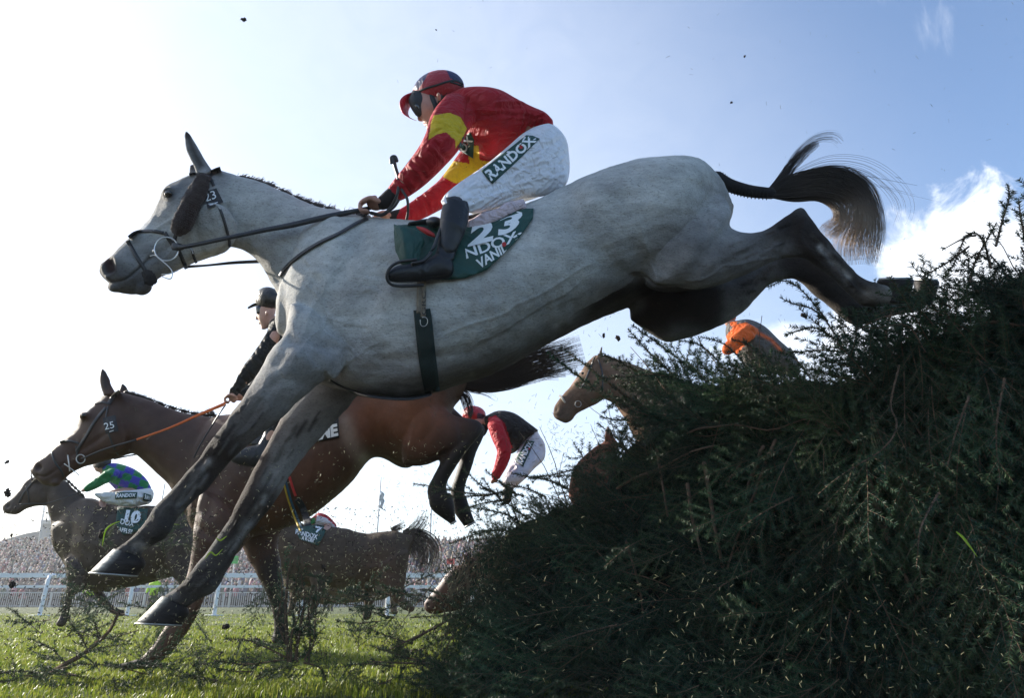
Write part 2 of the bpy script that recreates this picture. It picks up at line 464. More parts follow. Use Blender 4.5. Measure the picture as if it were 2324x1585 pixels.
M['silk'] = mk("racing_silk", (1, 1, 1), .6, noise=.1, nscale=20, attr=True, bump=.15, bscale=500, spec=.25, sheen=.05, wr=(1.0, 13), trans=.12)
M['breech'] = mk("white_breeches", (.8, .8, .82), .55, noise=.04, nscale=16, bump=.1, bscale=500, attr=True, wr=(.9, 14), trans=.06)
M['skin'] = mk("skin", (.5, .27, .2), .5, noise=.1, nscale=30, bump=.15, bscale=200, attr=True)
M['cloth'] = mk("saddle_cloth", (.004, .055, .042), .6, noise=.15, nscale=24, bump=.15, bscale=300, wr=(.6, 9))
M['white'] = mk("white_print", (.78, .8, .8), .6, noise=.05, nscale=60, bump=.05, bscale=200)
M['redp'] = mk("red_print", (.45, .02, .02), .6, noise=.05, nscale=60, bump=.05, bscale=200)
M['blackp'] = mk("black_print", (.01, .012, .014), .6, noise=.1, nscale=60, bump=.05, bscale=200)
M['tan'] = mk("webbing", (.2, .17, .13), .8, noise=.2, nscale=60, bump=.3, bscale=300)
M['elastic'] = mk("girth_elastic", (.008, .022, .02), .8, noise=.25, nscale=60, bump=.4, bscale=240, stretch=(1, 1, .3))
M['eye'] = mk("eye", (.012, .008, .006), .08, noise=.1, nscale=200, spec=.7)
M['lens'] = mk("goggle_lens", (.02, .022, .025), .06, noise=.02, nscale=50, spec=.9)
M['hoof'] = mk("hoof_horn", (.05, .042, .036), .5, spec=.2, noise=.4, nscale=40, bump=.35, bscale=60, attr=True, stretch=(.6, .6, 2.5))
M['pink'] = mk("pale_under_pad", (.62, .5, .53), .7, noise=.08, nscale=30, bump=.2, bscale=200, wr=(.8, 22))
M['orange'] = mk("orange_rubber", (.75, .16, .03), .6, noise=.12, nscale=60, bump=.3, bscale=220)
M['helmet'] = mk("cap_silk", (.5, .5, .5), .45, noise=.06, nscale=30, attr=True, bump=.15, bscale=300, wr=(.4, 20))
# ================================================================ grey horse number 23
def hoof(name, parent, st, Y, w=.85, base=(.016, .013, .012), light=None, shoe=True):
    """st: list of (x1,y1,x2,y2) sections from coronet to sole"""
    mb = MB(); loft(mb, [(*s, Y, w) for s in st], n=5, seg=28, capf=.12)
    me = mb.mesh(name); ops = []
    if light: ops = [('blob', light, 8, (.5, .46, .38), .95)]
    paint(me, base, ops); sculpt(me, [([((st[i][0]*(1-k)+st[i][2]*k), (st[i][1]*(1-k)+st[i][3]*k)) for k in (.02, .3, .6, .95)], 1.6, -.0012) for i in range(1, len(st))])
    h = link("hoof", me, M['hoof'], parent)
    if shoe:
        a, b = st[-2], st[-1]; d = np.array([b[0]-a[0]+b[2]-a[2], b[1]-a[1]+b[3]-a[3]])/2; d = d/np.linalg.norm(d)*4
        s = MB(); loft(s, [(b[0]-1, b[1], b[2]+1, b[3], Y, w*1.02), (b[0]-1+d[0], b[1]+d[1], b[2]+1+d[0], b[3]+d[1], Y, w*1.02)], n=1, seg=30, capf=.02)
        link("horseshoe", s.mesh("horseshoe"), M['dullsteel'], h)
    return h

GH = empty("horse", "grey racehorse number 23 stretched out in mid-jump over the spruce fence", "horse", "racehorses jumping the fence")
mb = MB()
# trunk
loft(mb, [(1660, 462, 1655, 508, 2.6, 1.6), (1636, 412, 1598, 628, 2.6, .95), (1583, 371, 1530, 668, 2.6, .98), (1490, 369, 1440, 700, 2.6, .95),
          (1396, 386, 1343, 738, 2.6, .84), (1300, 424, 1235, 792, 2.6, .80), (1200, 470, 1135, 848, 2.6, .80), (1100, 500, 1040, 880, 2.6, .80),
          (990, 512, 950, 906, 2.6, .76), (900, 506, 870, 905, 2.6, .70), (820, 497, 790, 893, 2.6, .58), (750, 480, 715, 868, 2.6, .52),
          (690, 500, 662, 815, 2.6, .50), (650, 600, 642, 765, 2.6, .62)], n=5, seg=40, sq=.95)
# neck
loft(mb, [(494, 386, 516, 562, 2.6, .46), (528, 395, 540, 566, 2.6, .47), (563, 407, 566, 577, 2.6, .49), (610, 421, 592, 604, 2.6, .5), (664, 446, 610, 636, 2.6, .52),
          (722, 470, 628, 668, 2.6, .54), (800, 494, 640, 730, 2.6, .56)], n=5, seg=30)
# head
loft(mb, [(497, 388, 526, 560, 2.6, .46), (450, 391, 518, 567, 2.6, .54), (412, 408, 496, 581, 2.6, .58), (376, 426, 462, 592, 2.6, .60), (359, 462, 434, 602, 2.6, .54),
          (336, 499, 404, 615, 2.6, .5), (311, 525, 374, 627, 2.6, .5), (285, 546, 352, 640, 2.6, .54), (260, 573, 334, 662, 2.6, .6), (240, 590, 306, 670, 2.6, .64), (228, 601, 268, 663, 2.6, .68),
          (226, 613, 243, 640, 2.6, .9)], n=4, seg=28)
ball(mb, 486, 520, 2.53, 50, 58, .045, 0)
ball(mb, 382, 441, 2.51, 15, 13, .022, 0)
ball(mb, 322, 655, 2.6, 24, 17, .05, 0); ball(mb, 262, 652, 2.6, 18, 12, .045, 0)
# ears
# near foreleg
loft(mb, [(660, 690, 800, 800, 2.47, .5), (645, 762, 765, 858, 2.44, .62), (619, 790, 742, 862, 2.44, .66), (592, 838, 700, 893, 2.45, .68), (557, 896, 646, 945, 2.46, .68),
          (518, 951, 582, 998, 2.47, .72), (474, 1008, 527, 1045, 2.48, .74), (439, 1056, 489, 1092, 2.48, .7), (395, 1105, 441, 1138, 2.48, .64), (351, 1153, 402, 1181, 2.48, .66),
          (320, 1197, 378, 1220, 2.48, .78), (302, 1218, 350, 1237, 2.48, .8), (284, 1233, 325, 1254, 2.48, .85), (262, 1248, 323, 1266, 2.48, .85)], n=5, seg=24)
# far foreleg
loft(mb, [(720, 800, 840, 880, 2.74, .5), (690, 868, 806, 905, 2.74, .6), (664, 911, 786, 930, 2.74, .62), (642, 942, 752, 968, 2.74, .64), (615, 995, 692, 1036, 2.73, .68), (584, 1052, 656, 1088, 2.73, .7),
          (551, 1115, 622, 1144, 2.73, .74), (527, 1165, 586, 1187, 2.72, .72), (500, 1211, 548, 1236, 2.72, .7), (461, 1264, 521, 1289, 2.72, .72), (421, 1316, 486, 1345, 2.72, .8),
          (398, 1337, 452, 1361, 2.72, .8), (372, 1355, 425, 1380, 2.72, .85)], n=5, seg=24)
# near hind leg
loft(mb, [(1600, 400, 1440, 630, 2.50, .42), (1656, 470, 1482, 662, 2.46, .52), (1657, 516, 1550, 664, 2.45, .6), (1700, 530, 1622, 652, 2.45, .62), (1740, 521, 1702, 620, 2.45, .6),
          (1784, 491, 1756, 593, 2.45, .5), (1818, 472, 1795, 587, 2.45, .45), (1838, 492, 1826, 588, 2.45, .5), (1860, 522, 1838, 596, 2.45, .58), (1884, 552, 1862, 612, 2.45, .68), (1924, 600, 1898, 642, 2.45, .74),
          (1960, 632, 1932, 676, 2.46, .8), (1990, 644, 1958, 694, 2.46, .85), (2020, 650, 2005, 695, 2.46, .85), (2040, 652, 2050, 692, 2.46, .8)], n=5, seg=24)
# far hind leg
loft(mb, [(1500, 540, 1432, 728, 2.70, .5), (1570, 590, 1462, 750, 2.75, .6), (1616, 620, 1512, 778, 2.77, .6), (1650, 630, 1560, 768, 2.77, .6), (1672, 625, 1622, 746, 2.77, .6), (1716, 590, 1684, 712, 2.77, .6),
          (1764, 560, 1738, 655, 2.77, .55), (1800, 560, 1786, 634, 2.77, .5), (1836, 566, 1818, 642, 2.77, .6), (1884, 600, 1844, 668, 2.77, .65), (1926, 640, 1884, 700, 2.77, .7),
          (1962, 676, 1926, 734, 2.77, .75), (1990, 690, 1960, 738, 2.77, .8), (2050, 672, 2040, 715, 2.77, .8), (2098, 664, 2100, 700, 2.77, .8)], n=5, seg=24)
# dock of the tail inside its wrap
limb(mb, [(1600, 405, 2.6, 20), (1634, 408, 2.6, 13), (1660, 424, 2.6, 10), (1700, 436, 2.6, 10), (1747, 441, 2.6, 10)])
# sheath and udder fold between the hind legs

gh = remesh(mb, "horse_body", .0062, 5)
NR = (2.0, 2.6); LR = (2.0, 2.6); FR = (2.6, 3.2)
S = [([(820, 530), (770, 620), (735, 700), (745, 780)], 22, -.012), ([(860, 640), (810, 760), (760, 850)], 26, -.014), ([(655, 770), (700, 800), (748, 862)], 13, -.012),
     ([(560, 560), (590, 598), (622, 640)], 9, -.006), ([(700, 500), (660, 560), (632, 640)], 26, -.008), ([(1285, 470), (1330, 540), (1390, 605), (1440, 632)], 44, -.018),
     ([(1445, 634), (1490, 655), (1540, 664)], 9, -.014), ([(1345, 430)], 45, .016), ([(1500, 400)], 90, .010), ([(1590, 430), (1610, 520), (1585, 600), (1540, 650)], 22, -.008),
     ([(1650, 520), (1600, 580), (1560, 640)], 18, -.008), ([(1640, 600), (1700, 575), (1760, 545)], 12, -.009), ([(1560, 560)], 50, .012), ([(1660, 580)], 30, .01),
     ([(1800, 500), (1788, 545), (1770, 580)], 10, -.010), ([(1822, 500), (1815, 540), (1835, 570)], 9, .008), ([(1850, 548), (1890, 588), (1940, 640), (1965, 662)], 6, -.009), ([(1845, 580), (1890, 622), (1935, 668)], 6, .004),
     ([(470, 1068), (430, 1115), (390, 1160)], 6, -.007, 2.3, 2.6), ([(500, 1015)], 20, .007, 2.3, 2.6), ([(545, 975), (590, 915), (640, 860)], 10, -.010, 2.3, 2.6), ([(600, 900), (650, 840), (690, 800)], 22, .012, 2.3, 2.6),
     ([(360, 1195), (345, 1215)], 12, .008, 2.3, 2.6), ([(573, 1175), (535, 1225), (505, 1280)], 6, -.007, 2.6, 3), ([(640, 1030), (610, 1090)], 10, -.008, 2.6, 3), ([(590, 1130)], 22, .008, 2.6, 3), ([(470, 1320)], 16, .008, 2.6, 3),
     # head
     ([(515, 470), (528, 520), (518, 560), (490, 578)], 8, -.011), ([(520, 480), (540, 530)], 10, .004), ([(470, 470), (500, 520), (480, 565), (440, 575), (432, 530), (450, 480)], 10, .004), ([(420, 478), (390, 500), (345, 528)], 5, .006),
     ([(410, 520), (380, 560), (340, 590)], 9, -.008), ([(365, 432), (380, 425), (396, 432)], 5, .007), ([(368, 455), (384, 458), (398, 450)], 4, -.005), ([(382, 441)], 8, -.004), ([(400, 440), (415, 425)], 8, -.006),
     ([(244, 641), (262, 640), (285, 634), (312, 612), (340, 584)], 3.5, -.009), ([(245, 594), (251, 611)], 10, -.026), ([(238, 590), (258, 584), (266, 600), (260, 618), (245, 628)], 4, .006), ([(232, 606), (236, 622), (246, 630)], 3, .004),
     ([(355, 480), (335, 515), (300, 548)], 6, .003), ([(300, 640), (306, 660)], 5, -.006), ([(270, 600), (290, 620)], 10, -.004)]
S += [([(700, 720), (720, 640), (770, 570)], 40, .012), ([(800, 800), (850, 740)], 50, .012), ([(690, 810), (650, 860)], 30, .010, 2.2, 2.6), ([(1520, 470), (1500, 560)], 40, .008), ([(1610, 600), (1570, 640)], 26, .009), ([(1460, 600), (1440, 560)], 20, -.008),
      ([(1330, 470), (1420, 420)], 26, .008), ([(900, 860), (1100, 830), (1280, 740)], 22, .006), ([(870, 820), (1060, 800), (1240, 700)], 12, -.006), ([(760, 790), (700, 770)], 14, -.008), ([(720, 640), (690, 700)], 12, -.007), ([(640, 690), (650, 740)], 12, -.007)]
# veins and loose skin
rng = random.Random(5)
def vein(x, y, dx, dy, n, amp=.0032, w=2.6):
    pts = [(x, y)]
    for i in range(n):
        x += dx+rng.uniform(-9, 9); y += dy+rng.uniform(-9, 9); pts.append((x, y))
    return (pts, w, amp)
S += [vein(1010, 760, 40, -22, 8), vein(1060, 800, 38, -20, 7), vein(700, 650, 16, 20, 8), vein(800, 560, -14, 26, 8), vein(760, 700, -12, 22, 6), vein(860, 780, -20, 12, 6),
      vein(640, 880, -20, 24, 7), vein(600, 880, -16, 22, 6), vein(700, 960, -16, 24, 6), vein(1610, 470, -6, 26, 6), vein(1560, 640, 26, -10, 7), vein(1450, 500, 8, 22, 6), vein(430, 500, -10, 14, 6), vein(400, 470, -9, 15, 5), vein(600, 500, 14, 16, 6),]
for i in range(12):      # folds of skin pulled over shoulder, ribs and loin
    x, y = rng.uniform(690, 1000), rng.uniform(560, 860); S.append(([(x, y), (x+rng.uniform(15, 30), y+rng.uniform(-14, 10)), (x+rng.uniform(40, 60), y+rng.uniform(-22, 14))], rng.uniform(3, 6), rng.choice([-.0028, .0026])))
for i in range(9):
    x = 1010+i*33; S.append(([(x, 640), (x+14, 720), (x-6, 800)], 12, .0018)); S.append(([(x+16, 640), (x+30, 720), (x+10, 800)], 10, -.0016))
def along(p, q, t, o): 
    d = np.array(q)-np.array(p); L_ = np.linalg.norm(d); n_ = np.array([-d[1], d[0]])/L_; return tuple(np.array(p)+d*t+n_*o)
STREAK = []
for (p, q, w_, y0, y1, k) in (((600, 870), (470, 1050), 50, 2.2, 2.62, 16), ((480, 1040), (360, 1200), 24, 2.2, 2.62, 20), ((350, 1200), (290, 1255), 18, 2.2, 2.62, 8), ((720, 930), (600, 1120), 44, 2.62, 3.2, 16), ((590, 1130), (500, 1280), 24, 2.62, 3.2, 20), ((480, 1300), (395, 1365), 20, 2.62, 3.2, 8),
                              ((1660, 590), (1800, 530), 40, 2.2, 2.62, 14), ((1840, 530), (1960, 665), 22, 2.2, 2.62, 18), ((1620, 700), (1800, 600), 36, 2.65, 3.2, 10)):
    for _ in range(k):
        t0 = rng.uniform(0, .85); o_ = rng.uniform(-w_, w_)*.75; l_ = rng.uniform(.08, .22); pts = [along(p, q, t0, o_), along(p, q, t0+l_*.5, o_+rng.uniform(-3, 3)), along(p, q, t0+l_, o_+rng.uniform(-4, 4))]
        S.append((pts, rng.uniform(2.2, 5), rng.choice([-.0045, .0038, .003]), y0, y1)); c_ = rng.choice([(.16, .145, .13), (.012, .009, .008), (.012, .009, .008), (.07, .05, .04), (.10, .09, .08)])
        STREAK.append(('blob', pts, rng.uniform(2.5, 6), c_, rng.uniform(.3, .7), y0, y1))
for _ in range(320):     # mottling of the coat
    x, y = rng.uniform(600, 1700), rng.uniform(420, 900); c_ = rng.choice([(.27, .27, .26), (.55, .55, .53), (.3, .28, .26)]); STREAK.append(('blob', [(x, y), (x+rng.uniform(-40, 40), y+rng.uniform(-24, 24))], rng.uniform(5, 18), c_, rng.uniform(.12, .34)))
for _ in range(60):
    x, y = rng.uniform(640, 1660), rng.uniform(430, 880); a_ = rng.uniform(-.5, .9); l_ = rng.uniform(18, 60); S.append(([(x, y), (x+math.cos(a_)*l_*.5, y+math.sin(a_)*l_*.5+rng.uniform(-4, 4)), (x+math.cos(a_)*l_, y+math.sin(a_)*l_)], rng.uniform(2.5, 6), rng.choice([-.0013, .0012])))
S += [([(505, 1005), (520, 1030)], 12, .006, 2.2, 2.62), ([(455, 1050), (470, 1075)], 9, -.006, 2.2, 2.62), ([(360, 1180), (380, 1205)], 12, .007, 2.2, 2.62), ([(328, 1225)], 9, -.006, 2.2, 2.62), ([(600, 1150)], 14, .007, 2.62, 3.2), ([(560, 1190), (575, 1170)], 9, -.006, 2.62, 3.2), ([(480, 1325)], 13, .007, 2.62, 3.2)]
sculpt(gh, S); lumps(gh, .0016, 14, 3)
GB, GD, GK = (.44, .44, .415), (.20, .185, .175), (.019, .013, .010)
paint(gh, GB, [  # coat markings, plus painted-in shading: paler back, darker belly, flanks and haunch
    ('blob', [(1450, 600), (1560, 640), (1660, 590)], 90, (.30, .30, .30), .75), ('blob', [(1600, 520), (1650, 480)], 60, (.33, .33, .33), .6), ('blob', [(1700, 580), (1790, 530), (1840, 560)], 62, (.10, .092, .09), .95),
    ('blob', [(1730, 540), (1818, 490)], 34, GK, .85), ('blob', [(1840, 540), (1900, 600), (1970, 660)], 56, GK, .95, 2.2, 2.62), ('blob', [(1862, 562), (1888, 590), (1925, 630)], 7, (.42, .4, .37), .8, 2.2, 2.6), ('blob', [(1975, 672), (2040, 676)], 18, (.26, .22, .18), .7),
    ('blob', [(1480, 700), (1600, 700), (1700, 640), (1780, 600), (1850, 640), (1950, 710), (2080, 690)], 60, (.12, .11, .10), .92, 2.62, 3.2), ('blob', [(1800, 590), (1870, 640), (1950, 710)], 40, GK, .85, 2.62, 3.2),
    ('blob', [(1380, 700), (1450, 690), (1500, 700)], 60, (.10, .085, .08), .85), ('blob', [(800, 900), (960, 905), (1100, 860), (1250, 790), (1400, 715)], 74, (.10, .09, .08), .9), ('blob', [(700, 830), (780, 850)], 60, (.22, .21, .2), .7), ('blob', [(640, 700), (660, 780)], 40, (.33, .32, .31), .6), ('blob', [(560, 570), (620, 620)], 40, (.27, .27, .265), .7), ('blob', [(1300, 500), (1400, 600)], 36, (.27, .27, .25), .6), ('blob', [(1150, 760), (1250, 700), (1340, 680)], 60, (.27, .265, .24), .6), ('blob', [(1480, 700)], 60, (.05, .04, .038), .7, 2.5, 3.2),  # dark belly, groin and flank: shade painted into the coat
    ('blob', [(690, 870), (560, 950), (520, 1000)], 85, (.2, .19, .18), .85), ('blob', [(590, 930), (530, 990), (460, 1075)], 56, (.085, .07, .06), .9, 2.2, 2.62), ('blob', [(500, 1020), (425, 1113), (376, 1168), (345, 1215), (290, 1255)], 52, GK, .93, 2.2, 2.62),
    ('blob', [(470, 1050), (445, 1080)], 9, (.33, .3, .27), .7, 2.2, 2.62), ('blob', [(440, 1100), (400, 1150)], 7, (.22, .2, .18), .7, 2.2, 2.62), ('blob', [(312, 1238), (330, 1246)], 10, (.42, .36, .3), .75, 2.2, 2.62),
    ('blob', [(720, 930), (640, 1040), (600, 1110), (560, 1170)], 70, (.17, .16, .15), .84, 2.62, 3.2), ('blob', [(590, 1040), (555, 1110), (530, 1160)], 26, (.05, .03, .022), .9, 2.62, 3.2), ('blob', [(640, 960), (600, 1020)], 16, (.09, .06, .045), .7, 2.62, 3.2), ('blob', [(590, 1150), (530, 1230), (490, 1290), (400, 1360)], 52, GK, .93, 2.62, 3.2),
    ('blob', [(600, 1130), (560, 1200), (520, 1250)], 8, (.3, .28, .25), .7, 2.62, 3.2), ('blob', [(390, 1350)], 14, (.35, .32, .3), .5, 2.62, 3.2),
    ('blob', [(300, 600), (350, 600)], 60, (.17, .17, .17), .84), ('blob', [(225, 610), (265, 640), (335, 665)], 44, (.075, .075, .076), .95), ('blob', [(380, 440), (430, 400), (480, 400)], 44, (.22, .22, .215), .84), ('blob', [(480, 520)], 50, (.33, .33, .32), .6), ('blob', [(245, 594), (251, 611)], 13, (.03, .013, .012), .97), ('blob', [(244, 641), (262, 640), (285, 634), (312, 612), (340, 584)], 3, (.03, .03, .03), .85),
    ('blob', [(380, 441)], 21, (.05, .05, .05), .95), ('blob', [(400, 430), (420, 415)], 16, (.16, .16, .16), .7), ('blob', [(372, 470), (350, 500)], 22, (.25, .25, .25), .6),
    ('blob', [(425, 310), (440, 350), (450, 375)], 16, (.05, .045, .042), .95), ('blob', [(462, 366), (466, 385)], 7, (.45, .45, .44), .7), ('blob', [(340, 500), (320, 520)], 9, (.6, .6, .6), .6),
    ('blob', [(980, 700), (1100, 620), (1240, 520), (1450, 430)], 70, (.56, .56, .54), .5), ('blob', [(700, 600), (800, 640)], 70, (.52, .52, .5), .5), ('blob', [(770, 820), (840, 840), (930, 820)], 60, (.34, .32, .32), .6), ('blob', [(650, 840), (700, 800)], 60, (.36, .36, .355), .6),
    ('blob', [(1560, 560), (1600, 610), (1700, 580)], 76, (.17, .16, .155), .85, 2.2, 2.62), ('blob', [(1520, 630)], 60, (.2, .19, .18), .7, 2.2, 2.62), ('blob', [(1640, 440), (1650, 520)], 36, (.24, .235, .23), .6), ('blob', [(700, 870), (620, 900)], 60, (.21, .2, .19), .7, 2.2, 2.6), ('blob', [(760, 900), (700, 980)], 60, (.22, .2, .185), .7, 2.62, 3.2)]+STREAK+[('blob', [(1385, 705), (1450, 700), (1520, 700), (1590, 700)], 66, (.022, .016, .013), .96, 2.5, 3.3), ('blob', [(1470, 680), (1600, 680)], 40, (.022, .016, .013), .9, 2.45, 3.3), ('blob', [(1440, 690), (1350, 735), (1230, 800), (1100, 862)], 26, (.09, .08, .07), .85)])  # near-black groin and belly edge: underside shade put into the coat colour
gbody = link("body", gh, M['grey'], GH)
GB_BVH = bvh_of(gh)

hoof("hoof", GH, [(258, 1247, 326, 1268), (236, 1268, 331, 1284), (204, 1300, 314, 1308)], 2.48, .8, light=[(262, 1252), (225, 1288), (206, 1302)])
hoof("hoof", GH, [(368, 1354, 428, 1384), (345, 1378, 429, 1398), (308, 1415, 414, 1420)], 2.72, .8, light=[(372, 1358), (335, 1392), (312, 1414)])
hoof("hoof", GH, [(2058, 690, 2012, 686), (2068, 664, 2002, 664), (2074, 640, 1990, 642), (2072, 634, 1992, 636)], 2.46, 1.0)
hoof("hoof", GH, [(2116, 692, 2078, 690), (2126, 664, 2076, 664), (2132, 644, 2072, 642), (2130, 638, 2074, 637)], 2.77, 1.0)

# eye
mb = MB(); ball(mb, 382, 441, 2.487, 9.5, 8, .012, 10, 12); e = link("eye", mb.mesh("eye"), M['eye'], GH)
def ear(st, Y, parent, col, tip, base):
    mb = MB(); loft(mb, [(*s, Y, w) for s, w in zip(st, np.linspace(.8, .3, len(st)))], n=5, seg=16); me = mb.mesh("ear"); c0 = [((s[0]+s[2])/2, (s[1]+s[3])/2) for s in st]
    sculpt(me, [(c0[1:-1], 7, -.008)]); paint(me, col, [('blob', c0[1:-1], 8, tip, .9), ('blob', [c0[-1]], 14, tip, .9), ('blob', [c0[0]], 10, base, .8)]); return link("ear", me, M['grey' if parent is GH else 'bay'], parent)
ear([(446, 396, 482, 388), (440, 378, 471, 372), (430, 358, 463, 360), (422, 338, 453, 342), (420, 318, 441, 322), (421, 306, 431, 309), (422, 300, 425, 301)], 2.53, GH, (.2, .2, .195), (.035, .03, .028), (.4, .4, .39))
ear([(428, 404, 462, 396), (430, 388, 452, 384), (432, 376, 444, 374)], 2.68, GH, (.2, .2, .195), (.06, .05, .05), (.4, .4, .39))
# plaited mane
def tuft(mb, x, y, Y, dx, dy, L, n, rng, r=.0016, spread=.5):
    m = mpp(x, y, Y)
    for i in range(n):
        p = P(x, y, Y)+np.array([rng.uniform(-1, 1)*.012, rng.uniform(-1, 1)*.012, rng.uniform(-.3, 1)*.006])
        d = np.array([dx+rng.uniform(-spread, spread), rng.uniform(-spread, spread), dy+rng.uniform(-spread, spread)]); d /= np.linalg.norm(d)
        l = L*rng.uniform(.5, 1); tube(mb, [p, p+d*l*.5+[0, 0, .001], p+d*l+np.array([dx*.2, 0, -.2])*l], [r, r*.8, r*.2], 4)
rg = random.Random(2); mb = MB()
cr = catmull([(545, 404), (575, 411), (610, 421), (664, 446), (700, 461), (740, 473), (790, 488), (828, 496)], 9)
for i, (x, y) in enumerate(cr):
    b = .8+.5*math.sin(i*1.1)
    ball(mb, x, y-1.5, 2.585, 6, 3.6*b, .012, 24, 6)
    tuft(mb, x, y-2, 2.59, .6, .75, .022*b, 5, rg)
for x, y in ((826, 494), (815, 490), (835, 498), (845, 505)): tuft(mb, x, y, 2.55, -.6, .9, .055, 16, rg, spread=.6)
paint(me := mb.mesh("mane"), (.05, .04, .036)); link("mane", me, M['hair'], GH)

# ---- tail
def hair_bundle(mb, C, guides, n, rng, r=.0012, seg=4, jitter=.35, tmin=.75):
    """guides: list of px polylines (x,y,Y,halfwidth_px); strands fill between them"""
    for g, cnt in zip(guides, n):
        G = catmull(np.array(g, float), 5); m = len(G)
        for _ in range(cnt):
            a = rng.uniform(-1, 1); a = a*abs(a)**.3; b = rng.uniform(-1, 1); ph = rng.uniform(0, 6.28); fr = rng.uniform(.5, 1.6); k = int(m*rng.uniform(tmin, 1)); k = max(k, 5)
            T = np.gradient(G[:, :2], axis=0); T /= np.linalg.norm(T, axis=1)[:, None]+1e-9; pts = []
            a1 = a+rng.uniform(-jitter, jitter)
            for i in range(k):
                t = i/(m-1); w = G[i, 3]*(a*(1-t)+a1*t) + math.sin(ph+t*6*fr)*2.2*t
                pts.append(P(G[i, 0]-T[i, 1]*w, G[i, 1]+T[i, 0]*w, G[i, 2]+b*G[i, 3]*.0011))
            pts = np.array(pts); rr = np.linspace(r, r*.25, len(pts)); tube(mb, pts, rr, 3)
rg = random.Random(8); mb = MB()
guides = [
    [(1742, 441, 2.6, 7), (1790, 426, 2.6, 24), (1850, 416, 2.6, 30), (1905, 424, 2.6, 30), (1945, 452, 2.6, 28), (1952, 500, 2.6, 32), (1938, 560, 2.6, 40), (1940, 612, 2.6, 48)],
    [(1742, 441, 2.6, 7), (1800, 418, 2.6, 16), (1860, 398, 2.6, 18), (1920, 400, 2.6, 20), (1970, 440, 2.6, 20), (1990, 510, 2.6, 18), (1984, 570, 2.6, 16), (1976, 612, 2.6, 12)],
    [(1742, 441, 2.6, 7), (1800, 447, 2.6, 12), (1860, 446, 2.6, 12), (1900, 470, 2.6, 14), (1905, 505, 2.6, 18), (1880, 528, 2.6, 20), (1872, 545, 2.6, 18)],
    [(1745, 436, 2.6, 6), (1770, 412, 2.6, 10), (1795, 380, 2.6, 11), (1820, 352, 2.6, 10), (1845, 332, 2.6, 7), (1862, 326, 2.6, 4)],
    [(1745, 436, 2.6, 6), (1776, 400, 2.6, 8), (1810, 350, 2.6, 8), (1850, 318, 2.6, 10), (1890, 312, 2.6, 14), (1915, 330, 2.6, 14)],
    [(1745, 438, 2.6, 6), (1800, 400, 2.6, 10), (1880, 372, 2.6, 20), (1960, 380, 2.6, 26), (2020, 420, 2.6, 30), (2050, 470, 2.6, 30), (2030, 530, 2.6, 20)],
    [(1745, 438, 2.6, 6), (1850, 398, 2.6, 10), (1950, 398, 2.6, 18), (2060, 420, 2.6, 24), (2160, 440, 2.6, 24)],
    [(1900, 540, 2.6, 14), (1925, 570, 2.6, 20), (1950, 605, 2.6, 18), (1960, 620, 2.6, 14)]]
hair_bundle(mb, None, guides, [900, 240, 300, 130, 34, 14, 5, 0], rg, r=.0010, jitter=.45)
me = mb.mesh("tail_hair"); V = vget(me); XY = proj(V)
paint(me, (.035, .027, .022), [('blob', [(1960, 470), (1900, 470), (1850, 440)], 60, (.11, .08, .058), .7), ('blob', [(1940, 540), (1920, 590), (1960, 640)], 80, (.46, .33, .22), .97), ('blob', [(1850, 330), (1900, 320)], 40, (.1, .075, .06), .7)])
tl = link("tail", me, M['hair'], GH)
mb = MB()
W = catmull([(1632, 405), (1660, 424), (1700, 436), (1750, 441)], 12)
limb(mb, [(1626, 404, 2.6, 17), (1655, 421, 2.6, 16), (1700, 434, 2.6, 14.5), (1752, 440, 2.6, 13)])
for i in range(0, len(W)-1):
    x, y = W[i]; t = W[i+1]-W[i]; t /= np.linalg.norm(t)
    if i % 2 == 0: ball(mb, x, y, 2.6, 3.0, 16.2-i*.045, .028, -math.degrees(math.atan2(t[1], t[0])), 7)
link("tail_bandage", mb.mesh("tail_bandage"), M['blackwool'], GH)

# ---- bridle
def strip_part(name, mat, parent, items, bvh=GB_BVH, off=.005, thick=.005, n=5):
    if name == "bridle" and len(items) > 1:
        for it in items: o = strip_part("bridle_strap", mat, parent, [it], bvh, off, thick, n)
        return o
    mb = MB()
    for it in items: drape_strip(mb, bvh, it[0], it[1], off=off, thick=thick, n=n, fb=2.5, across=(2 if np.max(it[1]) < 16 else 4))
    return link(name, mb.mesh(name), mat, parent)
br = strip_part("bridle", M['leather'], GH, [
    ([(503, 384), (488, 389), (474, 398), (464, 412)], 13), ([(462, 400), (440, 394), (428, 397)], 6), ([(494, 462), (505, 490), (514, 520), (520, 545), (522, 564)], 6.5), ([(486, 425), (478, 405), (470, 396)], 7),
    ([(374, 530), (350, 525), (325, 525), (305, 529), (290, 541)], 7.5), ([(372, 526), (384, 545), (396, 562)], 9), ([(288, 544), (300, 566), (314, 590), (328, 612), (334, 622)], 9), ([(400, 530), (396, 545), (398, 562)], 9),
    ([(404, 566), (412, 584), (420, 603), (424, 612)], 9), ([(436, 568), (440, 584), (447, 600)], 6)])
mb = MB(); fl = MB()
